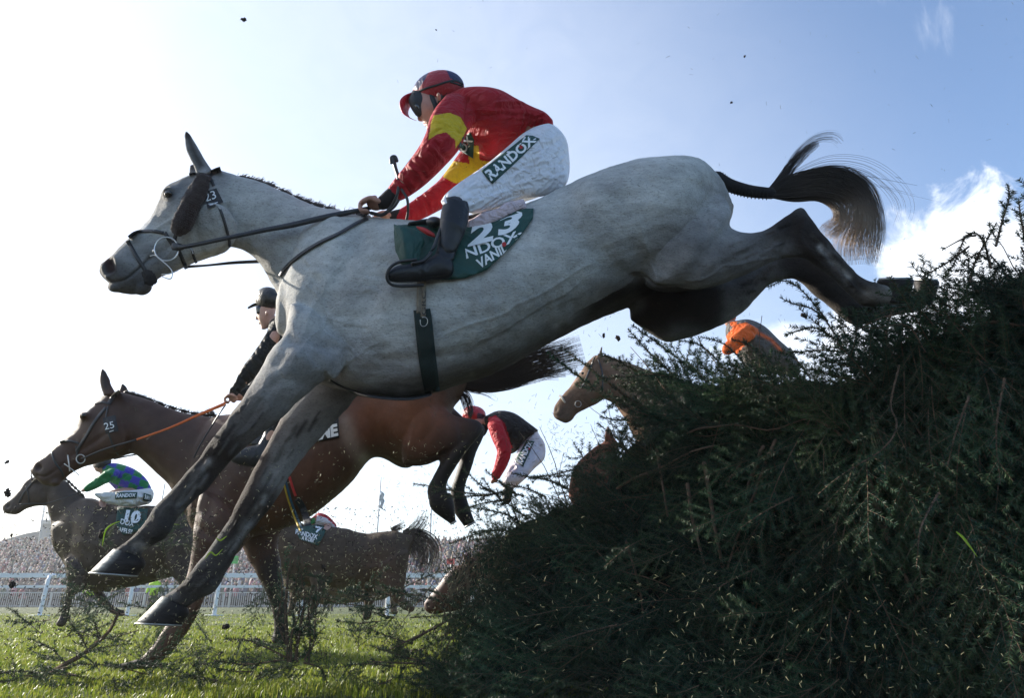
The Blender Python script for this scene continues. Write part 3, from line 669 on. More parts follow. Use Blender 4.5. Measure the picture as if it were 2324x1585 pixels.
# sheepskin cheekpiece: fat fleecy roll on the cheek strap
rr = [(463, 398, 2.49, 14), (456, 420, 2.475, 20), (440, 452, 2.465, 24), (426, 480, 2.465, 24), (414, 508, 2.47, 24), (402, 524, 2.48, 18)]
limb(mb, rr, n=6, seg=18, w=.7, capf=.7); cp = mb.mesh("cheekpiece")
mr = bmesh.new(); mr.from_mesh(cp); bmesh.ops.subdivide_edges(mr, edges=mr.edges[:], cuts=1, use_grid_fill=True); mr.to_mesh(cp); mr.free(); cp.update(); lumps(cp, .0022, 70, 4)
chk = link("cheekpiece", cp, M['wool'], GH)
rg = random.Random(3); mb = MB()
for i in range(900):       # fleece fibres
    t = rg.uniform(0, 1); k = catmull(np.array([q[:4] for q in rr]), 6); q = k[int(t*(len(k)-1))]; a = rg.uniform(-1, 1)
    T = np.array(rr[-1][:2])-np.array(rr[0][:2]); T = T/np.linalg.norm(T); x, y = q[0]-T[1]*a*q[3]*.97, q[1]+T[0]*a*q[3]*.97
    p = P(x, y, q[2]-.03*math.sqrt(max(0, 1-a*a))*q[3]/24); d = np.array([-T[1]*a+rg.uniform(-.5, .5), -.7*math.sqrt(max(0, 1-a*a)), -T[0]*a+rg.uniform(-.5, .5)]); d /= np.linalg.norm(d)
    tube(mb, [p, p+d*rg.uniform(.004, .009)], [.0011, .0004], 3)
link("fleece", mb.mesh("fleece"), M['wool'], chk)
mb = MB(); limb(mb, [(330, 618, 2.53, 10), (338, 630, 2.53, 15), (346, 642, 2.54, 13)], seg=14, w=.6); me = mb.mesh("chin_pad"); lumps(me, .003, 90, 6); link("chin_pad", me, M['blackwool'], GH)
mb = MB(); drape_poly(mb, GB_BVH, [(463, 436), (491, 427.5), (507, 459), (471, 475)], 8, off=.012, thick=.006); bd = link("number_badge", mb.mesh("number_badge"), M['blackp'], GH, smooth=False); bd['label'] = "small black badge printed 23"
mb = MB(); text_on(mb, GB_BVH, "23", [(467, 459), (492, 450), (486, 432), (462, 440)], off=.0135, bold=.0)
drape_strip(mb, GB_BVH, [(472, 467), (498, 458)], 2, off=.0135, thick=.001, n=4); link("numerals", mb.mesh("numerals"), M['white'], bd, smooth=False)
# bit
mb = MB(); ang = np.linspace(0, 2*math.pi, 40)
ptube(mb, [(378+27*math.cos(a), 566+27*math.sin(a), 2.50) for a in ang], 1.7, 6, 1); link("bit_ring", mb.mesh("bit_ring"), M['steel'], GH)
mb = MB(); ball(mb, 350, 571, 2.51, 5, 5, .01, 0, 8); ptube(mb, [(341, 582, 2.51), (352, 580, 2.505), (362, 588, 2.5), (383, 606, 2.5), (391, 618, 2.5), (389, 632, 2.5), (380, 633, 2.5), (367, 628, 2.51)], 1.3, 6)
ptube(mb, [(367, 624, 2.52), (385, 622, 2.51), (405, 614, 2.51)], 1.1, 6); ptube(mb, [(424, 556, 2.5), (434, 566, 2.5), (438, 576, 2.5)], 1.4, 6); link("bit", mb.mesh("bit"), M['steel'], GH)
mb = MB(); limb(mb, [(392, 560, 2.497, 8), (405, 561, 2.495, 9), (416, 562, 2.5, 6)], w=.5)
ribbon(mb, [(398, 562, 2.49), (430, 559, 2.475), (515, 541, 2.45), (600, 523, 2.45), (664, 511, 2.45), (740, 493, 2.46), (815, 478, 2.47), (842, 472, 2.47)], [9, 10, 10, 11, 13, 13, 11, 9], .004)
ribbon(mb, [(424, 606, 2.68), (470, 603, 2.7), (530, 597, 2.72), (590, 594, 2.72)], [7, 5, 7, 8], .004)
ribbon(mb, [(840, 480, 2.5), (815, 500, 2.48), (785, 518, 2.46), (745, 540, 2.44)], 7, .003)
# loop of slack rein and its end rising over the hand
ptube(mb, [(842, 484, 2.47), (868, 488, 2.46), (888, 470, 2.45), (902, 440, 2.44), (905, 410, 2.44), (898, 385, 2.44), (896, 372, 2.45)], 4.2, 8)
ptube(mb, [(903, 400, 2.44), (912, 430, 2.42), (924, 452, 2.42), (926, 480, 2.44), (922, 503, 2.5)], 3.2, 8)
ptube(mb, [(905, 455, 2.42), (895, 470, 2.43), (880, 482, 2.45)], 3, 8)
link("reins", mb.mesh("reins"), M['leather'], GH)
# breast girth, martingale strap
strip_part("breast_strap", M['leather'], GH, [([(838, 494), (812, 505), (770, 530), (730, 548), (690, 572), (662, 594), (645, 612), (634, 630)], 8)], off=.012)
strip_part("belly_strap", M['leather'], GH, [([(742, 862), (780, 884), (830, 898), (890, 905), (940, 905), (985, 893)], 9)], off=.008)
strip_part("girth_straps", M['tan'], GH, [([(953, 610), (951, 650), (950, 720)], 10), ([(963, 610), (962, 660), (960, 728)], 11)], off=.012)
gi = strip_part("girth", M['elastic'], GH, [([(957, 700), (962, 740), (968, 800), (975, 850), (982, 894)], [38, 40, 40, 38, 34])], off=.009, thick=.006, n=8)
gi['label'] = "dark elastic girth"
mb = MB(); text_on(mb, GB_BVH, "GRC", [(966.5, 716), (966.5, 662), (957, 662), (957, 716)], off=.0145, bold=.0); link("marking", mb.mesh("marking"), M['blackp'], gi, smooth=False)
mb = MB(); drape_strip(mb, GB_BVH, [(954, 722), (970, 720), (970, 740), (954, 742), (954, 722)], 1.6, off=.017, thick=.003, n=3); link("buckle", mb.mesh("buckle"), M['steel'], gi)

# ---- saddle cloth, saddle, stirrup
cl = MB()
fold = lambda x, y: .004*math.sin(x*.07+y*.03)+.003*math.sin(y*.12-x*.04)+.005
poly = [(897, 512), (942, 508), (985, 516), (1050, 512), (1120, 494), (1165, 481), (1191, 474), (1211, 473), (1209, 497), (1179, 540), (1152, 568), (1105, 614), (1057, 632), (1013, 636), (975, 636), (945, 610), (905, 598), (918, 560)]
drape_poly(cl, GB_BVH, poly, 7, off=.012, thick=.005, warp=fold)
me = cl.mesh("saddle_cloth"); sc = link("saddle_cloth", me, M['cloth'], GH); sc['label'] = "dark green number cloth printed 23"
SC_BVH = bvh_of(me, gh)
clip = [(1043, 650), (1062, 500), (1214, 470), (1209, 497), (1179, 541), (1152, 568), (1105, 615), (1057, 632)]
mb = MB()
text_on(mb, SC_BVH, "2", [(1061, 561), (1118, 547), (1125, 499), (1072, 508)], off=.003, bold=.045, clip=clip)
text_on(mb, SC_BVH, "3", [(1130, 538), (1170, 524), (1193, 475), (1134, 487)], off=.003, bold=.045, clip=clip)
text_on(mb, SC_BVH, "RANDOX", [(1008, 606), (1180, 546), (1172, 524), (1001, 583)], off=.003, bold=.02, clip=clip)
text_on(mb, SC_BVH, "VANILLIER", [(1088, 612), (1196, 543), (1188, 523), (1079, 591)], off=.0035, bold=.03, clip=clip)
link("lettering", mb.mesh("lettering"), M['white'], sc, smooth=False)
mb = MB(); drape_poly(mb, SC_BVH, [(1144+5*math.cos(a), 555+5.5*math.sin(a)) for a in np.linspace(0, 6.28, 13)[:-1]], 6, off=.005, thick=.001); link("red_dot", mb.mesh("red_dot"), M['redp'], sc, smooth=False)
mb = MB(); loft(mb, [(893, 508, 906, 596, 2.285, .12), (915, 512, 925, 600, 2.265, .16), (935, 520, 950, 592, 2.28, .12), (955, 528, 962, 560, 2.3, .12)], n=5, seg=16); me = mb.mesh("saddle_flap"); lumps(me, .004, 30, 9)
link("cloth_fold", me, M['cloth'], GH)
mb = MB(); limb(mb, [(930, 512, 2.40, 8), (975, 508, 2.42, 12), (1040, 506, 2.45, 12), (1110, 490, 2.45, 12), (1170, 472, 2.45, 9)], w=2.4)
ball(mb, 985, 505, 2.36, 18, 13, .05, 0, 10); link("saddle", mb.mesh("saddle"), M['leather'], GH)
mb = MB(); loft(mb, [(1062, 500, 1064, 526, 2.36, .5), (1090, 486, 1095, 516, 2.36, .5), (1125, 474, 1130, 502, 2.36, .5), (1160, 458, 1166, 484, 2.37, .5), (1185, 450, 1192, 474, 2.38, .5)], n=4, seg=16); me = mb.mesh("under_pad"); lumps(me, .004, 40, 2)
link("pommel_pad", me, M['pink'], GH)
mb = MB(); loft(mb, [(945, 514, 948, 520, 2.32, .8), (965, 518, 968, 534, 2.31, .8), (985, 530, 986, 540, 2.31, .8)], n=4, seg=12); link("pad_trim", mb.mesh("pad_trim"), M['redp'], GH)
mb = MB()
ptube(mb, [(1000, 520, 2.28), (985, 560, 2.26), (965, 590, 2.25), (935, 600, 2.24)], 4, 8); ptube(mb, [(945, 590, 2.22), (905, 596, 2.22), (884, 610, 2.22), (878, 632, 2.23), (892, 648, 2.25), (930, 650, 2.27), (960, 648, 2.27)], 3.6, 8)
link("stirrup", mb.mesh("stirrup"), M['leather'], GH)
# ================================================================ jockey in red and yellow
J1 = empty("person", "jockey in red and yellow silks and white breeches crouching on the grey horse", "person")
def fist(mb, cx, cy, Y, s=1.0, flip=1):
    """closed hand round the reins: palm, four bent fingers, thumb"""
    ball(mb, cx+8*s, cy-2*s, Y, 17*s, 13*s, .026*s, -12, 8)
    for i in range(4):
        yy = Y-.03*s+i*.017*s*1.05; o = (i-1.5)*1.2*s
        limb(mb, [(cx+8*s, cy-13*s+o, yy, 5.2*s), (cx-10*s, cy-10*s+o, yy, 5.0*s), (cx-21*s, cy-1*s+o, yy, 4.7*s), (cx-19*s, cy+11*s+o, yy, 4.5*s), (cx-8*s, cy+13*s+o, yy+.004, 4.0*s)], n=3, seg=8)
    limb(mb, [(cx+14*s, cy-8*s, Y-.04*s, 6*s), (cx-2*s, cy-14*s, Y-.045*s, 5.4*s), (cx-16*s, cy-8*s, Y-.045*s, 4.4*s)], n=3, seg=8)
def face(mb, prof, back, Y, w):
    loft(mb, [(a, b, c, d, Y, w) for (a, b), (c, d) in zip(prof, back)], n=4, seg=20)

mb = MB()
loft(mb, [(938, 210, 1012, 212, 2.58, 1.0), (936, 228, 1018, 232, 2.58, 1.0), (941, 246, 1016, 246, 2.58, 1.0), (946, 258, 1008, 262, 2.58, .95), (954, 268, 1004, 276, 2.58, .9), (962, 280, 1006, 288, 2.58, .8), (970, 290, 1000, 296, 2.58, .8), (978, 295, 996, 300, 2.58, .8)], n=4, seg=22)
limb(mb, [(946, 252, 2.58, 3.5), (951, 263, 2.58, 4.5), (953, 271, 2.58, 5.2), (959, 272, 2.58, 4)], n=3, seg=10, w=1.0)      # nose
ball(mb, 964, 279, 2.58, 4.6, 2.6, .016, 15, 8); ball(mb, 966, 284, 2.58, 4.2, 2.6, .014, 15, 8); ball(mb, 974, 292, 2.58, 7, 5, .018, 0, 8)
ball(mb, 996, 220, 2.47, 5, 9.5, .01, 8, 8)      # ear
limb(mb, [(1000, 255, 2.58, 30), (1025, 262, 2.58, 30), (1050, 262, 2.6, 34)], w=1.0)
# torso and arms under the silks
limb(mb, [(1060, 262, 2.6, 34), (1110, 280, 2.6, 34), (1165, 285, 2.6, 26), (1205, 300, 2.6, 20), (1225, 350, 2.6, 20)], w=1.2)
limb(mb, [(1035, 250, 2.46, 28), (1005, 325, 2.36, 24), (975, 360, 2.38, 20), (930, 405, 2.42, 16), (895, 440, 2.45, 12), (868, 460, 2.46, 10)], w=1)
limb(mb, [(1095, 340, 2.78, 26), (1050, 405, 2.78, 24), (1000, 442, 2.75, 18), (940, 480, 2.72, 14), (880, 496, 2.7, 10)], w=1)
limb(mb, [(1235, 350, 2.56, 26), (1160, 398, 2.48, 20), (1045, 456, 2.36, 14), (1028, 520, 2.3, 12), (1010, 590, 2.29, 10)], w=.7)
fist(mb, 842, 466, 2.47, 1.15); fist(mb, 870, 496, 2.68, .95)
jb = remesh(mb, "jockey_body", .0036, 3)
paint(jb, (.42, .22, .16), [('blob', [(952, 268), (962, 281)], 6, (.55, .2, .16), .5), ('blob', [(963, 282)], 2.5, (.35, .12, .1), .8), ('blob', [(870, 496)], 20, (.5, .3, .2), .6), ('blob', [(985, 275), (975, 285)], 8, (.33, .2, .16), .5)])
sculpt(jb, [([(963, 281.5), (972, 281)], 1.2, -.003), ([(958, 274), (966, 277)], 2, -.002), ([(996, 220)], 3, -.004)])
jbo = link("body", jb, M['skin'], J1)
# silks
mb = MB()
loft(mb, [(1022, 212, 1012, 290, 2.6, 1.5), (1052, 201, 1040, 315, 2.6, 1.5), (1096, 200, 1070, 345, 2.6, 1.4), (1136, 208, 1106, 366, 2.6, 1.25), (1175, 228, 1142, 345, 2.6, 1.3), (1208, 243, 1180, 318, 2.6, 1.5), (1236, 255, 1208, 312, 2.6, 1.6), (1254, 272, 1226, 312, 2.6, 1.7)], n=5, seg=30)
limb(mb, [(1050, 240, 2.47, 44), (1022, 278, 2.4, 46), (1006, 318, 2.36, 43), (980, 356, 2.37, 37), (944, 397, 2.42, 32), (912, 427, 2.45, 26), (893, 442, 2.46, 20)], n=5, seg=20, w=1)
limb(mb, [(1110, 320, 2.78, 40), (1072, 378, 2.78, 42), (1035, 420, 2.77, 37), (1000, 445, 2.75, 29), (950, 476, 2.72, 24), (912, 494, 2.7, 19)], n=5, seg=20, w=1)
jk = remesh(mb, "silks", .005, 4)
RED, YEL = (.40, .006, .015), (.66, .46, .015)
W = [([(1062, 225), (1058, 265), (1046, 300)], 4, -.012), ([(1040, 300), (1010, 290), (985, 300)], 5, -.006), ([(1010, 320), (1000, 345), (1020, 365)], 5, -.009), ([(1030, 300), (1005, 322), (985, 318)], 4, .006)]
rg = random.Random(12)
for i in range(10):
    x, y = rg.uniform(900, 990), 0; y = 440-(x-890)*.95; W.append(([(x-14, y-14), (x+4, y+2), (x+16, y+20)], 4, rg.choice([-.006, .005])))
for i in range(34):
    x = rg.uniform(1060, 1200); y = rg.uniform(225, 330); W.append(([(x, y), (x+28, y+rg.uniform(-8, 4)), (x+60, y+rg.uniform(-18, 10))], rg.uniform(2.2, 4.2), rg.choice([-.006, .005])))
for i in range(9):
    x = 1188+i*6; W.append(([(x, 252+i*3), (x-6, 280+i*2), (x-18, 305)], 2.6, (-1)**i*.005))
for i in range(8):
    x = rg.uniform(930, 1070); y = 490-(x-912)*.55; W.append(([(x-8, y-22), (x+6, y), (x+10, y+20)], 4, rg.choice([-.006, .005])))
sculpt(jk, W)
paint(jk, RED, [('poly', [(972, 318), (978, 280), (984, 262), (1020, 256), (1045, 266), (1060, 292), (1048, 318), (1034, 336), (1033, 318), (1012, 300), (990, 306)], YEL, 2.0, 2.52),
                ('poly', [(1063, 330), (1086, 331), (1089, 364), (1115, 368), (1104, 380), (1085, 384), (1065, 374)], YEL),
                ('poly', [(1017, 364), (1066, 372), (1090, 388), (1040, 416), (1030, 415), (1005, 402), (1012, 388)], YEL, 2.62, 3.2)])
jk2 = link("silks", jk, M['silk'], J1); SJ = bvh_of(jk)
def cuff(parent, pts, w=1): 
    mb = MB(); limb(mb, pts, n=6, seg=16, w=w); me = mb.mesh("cuff"); 
    sculpt(me, [([(pts[0][0]+8*k, pts[0][1]-40-6*k), (pts[0][0]-8+8*k, pts[0][1]+40-6*k)], 1.6, -.002) for k in range(-1, 5)]); link("cuff", me, M['blackwool'], parent)
cuff(J1, [(898, 438, 2.455, 19), (884, 450, 2.46, 19), (869, 462, 2.465, 17)]); cuff(J1, [(912, 492, 2.7, 18), (898, 495, 2.7, 18), (886, 496, 2.69, 16)])
# chest logo
mb = MB(); drape_poly(mb, SJ, [(1050, 312), (1067, 300), (1076, 318), (1074, 360), (1046, 344), (1038, 338)], 5, off=.004, thick=.003); me = mb.mesh("logo_patch"); lp = link("logo_patch", me, M['cloth'], J1); B2 = bvh_of(me, jk)
mb = MB(); text_on(mb, B2, "OX", [(1054, 350), (1074, 320), (1060, 306), (1040, 336)], off=.003, bold=.03); link("lettering", mb.mesh("lettering"), M['white'], lp, smooth=False)
mb = MB(); drape_poly(mb, B2, [(1049+3*math.cos(a), 336+3*math.sin(a)) for a in np.linspace(0, 6.28, 9)[:-1]], 5, off=.005, thick=.001); link("red_dot", mb.mesh("red_dot"), M['redp'], lp, smooth=False)
# breeches
mb = MB()
loft(mb, [(1236, 282, 1290, 330, 2.56, 1.6), (1212, 290, 1294, 385, 2.55, 1.0), (1185, 306, 1282, 426, 2.53, .82), (1152, 334, 1238, 446, 2.49, .72), (1116, 364, 1184, 453, 2.45, .72), (1080, 390, 1138, 469, 2.4, .74),
          (1044, 414, 1100, 481, 2.36, .76), (1014, 438, 1074, 484, 2.33, .8), (1001, 456, 1062, 482, 2.32, .85)], n=5, seg=28)
loft(mb, [(1236, 292, 1286, 340, 2.68, 1.0), (1205, 300, 1284, 410, 2.70, .8), (1150, 345, 1225, 448, 2.76, .7), (1090, 400, 1150, 470, 2.82, .74), (1040, 440, 1090, 490, 2.86, .78)], n=5, seg=24)
bm_ = remesh(mb, "breeches", .0052, 4)
W = []; rg = random.Random(4)
for i in range(44):
    x = rg.uniform(1050, 1270); y = 470-(x-1040)*.62+rg.uniform(-30, 50); W.append(([(x-30, y+14+rg.uniform(-6, 6)), (x, y+rg.uniform(-4, 4)), (x+34, y-16+rg.uniform(-10, 12))], rg.uniform(2.0, 4.0), rg.choice([-.0042, .0038])))
for i in range(24):
    x = rg.uniform(1150, 1285); y = rg.uniform(320, 430); W.append(([(x, y), (x+20, y+rg.uniform(-24, 4)), (x+44, y+rg.uniform(-50, -10))], 3, rg.choice([-.005, .005])))
W += [([(1003, 458), (1030, 470), (1066, 486)], 3, .006), ([(1012, 448), (1034, 460), (1072, 474)], 3, -.006)]
sculpt(bm_, W); paint(bm_, (.76, .76, .8)); brx = link("breeches", bm_, M['breech'], J1); BB = bvh_of(bm_)
mb = MB(); drape_poly(mb, BB, [(1092, 388), (1194, 307), (1209, 308), (1225, 315), (1170, 370), (1118, 418), (1104, 404)], 7, off=.005, thick=.003); me = mb.mesh("leg_logo"); lg = link("leg_logo", me, M['cloth'], J1); B3 = bvh_of(me, bm_)
mb = MB(); text_on(mb, B3, "RANDOX", [(1115, 412), (1219, 320), (1203, 307), (1099, 390)], off=.003, bold=.035); link("lettering", mb.mesh("lettering"), M['white'], lg, smooth=False)
mb = MB(); drape_poly(mb, B3, [(1182.5+4.2*math.cos(a), 334+4.2*math.sin(a)) for a in np.linspace(0, 6.28, 11)[:-1]], 5, off=.0045, thick=.001); link("red_dot", mb.mesh("red_dot"), M['redp'], lg, smooth=False)
# boots
mb = MB()
loft(mb, [(1012, 448, 1066, 462, 2.31, .9), (1002, 476, 1065, 484, 2.3, .85), (998, 505, 1062, 508, 2.29, .8), (996, 535, 1052, 536, 2.29, .75), (990, 568, 1040, 562, 2.29, .75), (986, 590, 1026, 600, 2.29, .8)], n=5, seg=22)
loft(mb, [(1024, 590, 1016, 634, 2.29, .75), (1000, 574, 990, 636, 2.29, .62), (965, 590, 962, 640, 2.28, .75), (930, 599, 930, 642, 2.27, .9), (900, 604, 902, 643, 2.26, .9), (882, 614, 886, 640, 2.25, .9)], n=5, seg=22)
bt = remesh(mb, "boot", .0045, 3)
sculpt(bt, [([(1000, 560), (1015, 575), (1035, 572)], 3.5, -.005), ([(996, 572), (1010, 588), (1030, 586)], 3, .004), ([(985, 580), (960, 600), (955, 630)], 3, -.003), ([(1060, 462), (1050, 530)], 3, -.002), ([(886, 634), (930, 636), (1012, 628)], 2.5, -.004), ([(975, 596), (968, 612)], 3, -.004)])
link("boot", bt, M['boot'], J1)
# helmet
mb = MB(); ball(mb, 995, 206, 2.58, 60, 43, .102, 14, 16); hm = remesh(mb, "h", .004, 1)
V = vget(hm); XY = proj(V); k = XY[:, 1] > 205+(XY[:, 0]-940)*-.16+8; 
paint(hm, (.34, .01, .02), [('poly', [(922, 190), (948, 205), (965, 180), (975, 160), (940, 160)], (.012, .016, .07)), ('poly', [(1008, 150), (1022, 178), (1058, 196), (1066, 230), (1070, 150)], (.012, .016, .07)), ('poly', [(935, 240), (1070, 196), (1070, 260), (935, 260)], (.012, .013, .016))])
hel = link("helmet", hm, M['helmet'], J1)
mb = MB(); loft(mb, [(970, 203, 962, 216, 2.58, 7), (942, 208, 944, 228, 2.58, 4.4), (919, 216, 931, 244, 2.58, 3.0), (908, 228, 927, 256, 2.58, 2.6), (907, 242, 930, 266, 2.58, 2.0), (914, 258, 938, 271, 2.58, 1.7), (928, 268, 946, 274, 2.58, 1.5)], n=5, seg=24); me = mb.mesh("peak"); paint(me, (.42, .006, .02)); link("peak", me, M['helmet'], hel)
mb = MB(); HB = bvh_of(hm); drape_strip(mb, HB, [(936, 216), (960, 203), (990, 194), (1020, 184), (1040, 184), (1052, 194)], 5, off=.004, thick=.004, fb=2.5); drape_strip(mb, HB, [(1020, 186), (1036, 190), (1054, 198)], 4, off=.005, thick=.004, fb=2.5); link("goggle_strap", mb.mesh("goggle_strap"), M['blackp'], hel)
# goggles
mb = MB(); loft(mb, [(932, 212, 968, 206, 2.57, 1.5), (928, 228, 977, 226, 2.57, 1.4), (933, 246, 973, 244, 2.57, 1.35), (943, 262, 966, 258, 2.57, 1.6)], n=5, seg=22, sq=.8); gg = link("goggles", mb.mesh("goggles"), M['blackp'], J1)
mb = MB(); loft(mb, [(938, 226, 958, 224, 2.555, 1.9), (937, 238, 960, 238, 2.555, 1.9), (944, 252, 957, 250, 2.555, 2.2)], n=5, seg=18); link("lens", mb.mesh("lens"), M['lens'], gg)
mb = MB(); JB = bvh_of(jb); drape_strip(mb, JB, [(978, 205), (982, 225), (990, 246), (984, 270)], 11, off=.006, thick=.006, fb=2.5); drape_strip(mb, JB, [(1012, 206), (1000, 230), (992, 250)], 10, off=.006, thick=.006, fb=2.5); link("chin_strap", mb.mesh("chin_strap"), M['blackp'], J1)
# whip, a thing held in the hand
mb = MB(); ptube(mb, [(892, 360, 2.42), (897, 380, 2.42), (904, 405, 2.42), (903, 435, 2.42), (893, 462, 2.44), (876, 486, 2.47), (858, 490, 2.5)], [5, 4.6, 4.2, 3.6, 3, 2.6, 2], 8)
limb(mb, [(888, 370, 2.42, 4), (889, 359, 2.42, 5), (896, 357, 2.42, 5), (901, 366, 2.42, 4)], w=1); tag(link("whip", mb.mesh("whip"), M['leather']), "black padded whip held upright in the near hand of the jockey in red", "whip")
# ================================================================ bay horse number 25
BH = empty("horse", "bay racehorse number 25 with an orange rein, landing beyond the grey horse", "horse", "racehorses jumping the fence")
Y5 = 3.8
mb = MB()
loft(mb, [(1046, 850, 1030, 925, Y5, 1.2), (1005, 805, 990, 1010, Y5, .9), (930, 800, 925, 1066, Y5, .85), (850, 830, 850, 1040, Y5, .85), (780, 868, 796, 1100, Y5, .84), (700, 900, 712, 1172, Y5, .8),
          (620, 925, 640, 1204, Y5, .78), (545, 940, 560, 1225, Y5, .7), (485, 948, 478, 1234, Y5, .62), (445, 985, 436, 1205, Y5, .66), (424, 1075, 420, 1165, Y5, .95)], n=5, seg=32)
loft(mb, [(272, 890, 302, 1030, Y5, .46), (298, 896, 318, 1042, Y5, .46), (334, 907, 350, 1072, Y5, .47), (386, 927, 380, 1100, Y5, .5), (437, 941, 402, 1135, Y5, .52), (490, 948, 424, 1180, Y5, .55)], n=5, seg=26)
loft(mb, [(274, 891, 304, 1030, Y5, .46), (240, 896, 290, 1034, Y5, .5), (211, 915, 257, 1045, Y5, .54), (184, 938, 219, 1055, Y5, .55), (172, 962, 186, 1064, Y5, .52), (152, 988, 162, 1077, Y5, .52), (126, 1012, 146, 1091, Y5, .54),
          (98, 1036, 126, 1102, Y5, .6), (80, 1049, 102, 1103, Y5, .66), (72, 1062, 83, 1090, Y5, .8)], n=4, seg=24)
ball(mb, 258, 990, Y5-.07, 36, 40, .045); ball(mb, 190, 945, Y5-.085, 11, 9, .02); ball(mb, 124, 1096, Y5, 16, 10, .045)
loft(mb, [(455, 1110, 570, 1220, Y5-.16, .5), (440, 1190, 535, 1262, Y5-.16, .6), (437, 1236, 505, 1268, Y5-.16, .7), (428, 1292, 478, 1312, Y5-.16, .75), (408, 1362, 456, 1380, Y5-.16, .75), (382, 1410, 430, 1430, Y5-.17, .7),
          (352, 1455, 396, 1476, Y5-.17, .75), (330, 1484, 372, 1500, Y5-.18, .85), (312, 1500, 352, 1514, Y5-.18, .9)], n=5, seg=20)
loft(mb, [(530, 1140, 660, 1180, Y5+.14, .5), (540, 1210, 640, 1205, Y5+.14, .6), (552, 1250, 632, 1235, Y5+.14, .65), (574, 1290, 639, 1280, Y5+.14, .75), (600, 1340, 646, 1335, Y5+.14, .8), (616, 1385, 652, 1378, Y5+.14, .8), (622, 1430, 654, 1428, Y5+.14, .9), (615, 1455, 650, 1460, Y5+.14, .9)], n=5, seg=20)
loft(mb, [(960, 860, 915, 1060, Y5-.14, .5), (1000, 915, 962, 1058, Y5-.15, .6), (1032, 944, 1002, 1042, Y5-.15, .6), (1068, 950, 1030, 1032, Y5-.15, .5), (1088, 957, 1040, 1030, Y5-.15, .45), (1096, 976, 1005, 1040, Y5-.15, .4), (1066, 1018, 994, 1062, Y5-.15, .6), (1036, 1060, 980, 1090, Y5-.15, .7), (1015, 1098, 970, 1114, Y5-.15, .8), (1016, 1122, 972, 1136, Y5-.15, .85)], n=5, seg=20)
loft(mb, [(985, 880, 960, 1040, Y5+.14, .5), (1060, 956, 1030, 1020, Y5+.14, .5), (1094, 964, 1056, 1010, Y5+.14, .5), (1100, 985, 1044, 1016, Y5+.14, .5), (1085, 1022, 1042, 1048, Y5+.14, .7), (1068, 1070, 1032, 1084, Y5+.14, .8), (1056, 1105, 1022, 1112, Y5+.14, .85), (1056, 1132, 1024, 1140, Y5+.14, .85)], n=5, seg=20)
bh = remesh(mb, "horse_body", .0088, 7)
S = [([(272, 960), (292, 1000), (290, 1034)], 6, -.01), ([(240, 985), (205, 1010), (160, 1036)], 6, -.007), ([(195, 940), (184, 950)], 5, .004), ([(86, 1062)], 7, -.018), ([(84, 1080), (100, 1084), (125, 1070), (148, 1050)], 2.5, -.007), ([(330, 1040), (380, 1090), (420, 1140)], 9, -.008),
     ([(560, 960), (500, 1060), (470, 1160)], 18, -.014), ([(440, 1190), (470, 1215), (530, 1230)], 9, -.01), ([(660, 1000), (640, 1100), (610, 1190)], 18, -.012), ([(800, 900), (850, 980), (900, 1040)], 22, -.018), ([(900, 1060), (960, 1050), (1010, 1030)], 7, -.01),
     ([(1000, 900), (990, 960), (960, 1000)], 12, -.01), ([(1045, 960), (1050, 1000)], 8, -.01), ([(1055, 1020), (1010, 1080)], 4, -.006)]
for i in range(8): S.append(([(700+i*22, 960), (712+i*22, 1040), (695+i*22, 1110)], 8, .004))
for i in range(14):
    x, y = rg.uniform(420, 620), rg.uniform(960, 1180); S.append(([(x, y), (x+14, y+16), (x+20, y+40)], 4, rg.choice([-.004, .003])))
sculpt(bh, S); lumps(bh, .002, 10, 5)
BAY, BLK = (.068, .030, .017), (.011, .009, .008)
paint(bh, BAY, [('blob', [(70, 1070), (120, 1090)], 36, (.06, .035, .025), .8), ('blob', [(300, 930), (400, 990), (480, 1030)], 60, (.052, .027, .018), .7), ('blob', [(86, 1062)], 7, (.03, .012, .01), .9), ('blob', [(850, 960), (960, 960)], 70, (.17, .060, .027), .85), ('blob', [(600, 1150), (700, 1060)], 60, (.12, .046, .022), .6),
    ('blob', [(1085, 960), (1060, 1010), (1000, 1090), (985, 1140)], 36, BLK, .97), ('blob', [(1090, 980), (1060, 1060), (1040, 1140)], 34, BLK, .97), ('blob', [(1050, 960), (1000, 1000)], 30, (.07, .03, .02), .6), ('blob', [(620, 1300), (635, 1380), (635, 1460)], 40, BLK, .85),
    ('blob', [(440, 1320), (400, 1420), (340, 1500)], 40, (.12, .055, .032), .8), ('blob', [(230, 845), (240, 880)], 14, (.04, .02, .014), .8), ('blob', [(782, 960), (796, 1000), (822, 1040)], 20, (.3, .24, .2), .6), ('blob', [(825, 1040)], 12, (.36, .32, .28), .6), ('blob', [(208, 922), (196, 934)], 4, (.6, .55, .5), .6), ('blob', [(860, 1010), (940, 1040)], 20, (.09, .04, .025), .5)])
link("body", bh, M['bay'], BH); BB5 = bvh_of(bh)
ear([(235, 898, 262, 892), (229, 880, 252, 874), (226, 862, 249, 862), (228, 848, 242, 850), (231, 839, 235, 840)], Y5-.06, BH, (.08, .036, .02), (.022, .013, .01), (.08, .035, .02))
ear([(266, 898, 292, 896), (272, 882, 289, 884), (276, 873, 281, 874)], Y5+.08, BH, (.08, .036, .02), (.022, .013, .01), (.08, .035, .02))
hoof("hoof", BH, [(972, 1128, 1022, 1120), (980, 1158, 1030, 1142), (1022, 1190, 1034, 1182)], Y5-.15, .9, shoe=True)
hoof("hoof", BH, [(1022, 1132, 1058, 1128), (1030, 1162, 1066, 1154), (1054, 1197, 1077, 1184)], Y5+.14, .9, shoe=True)
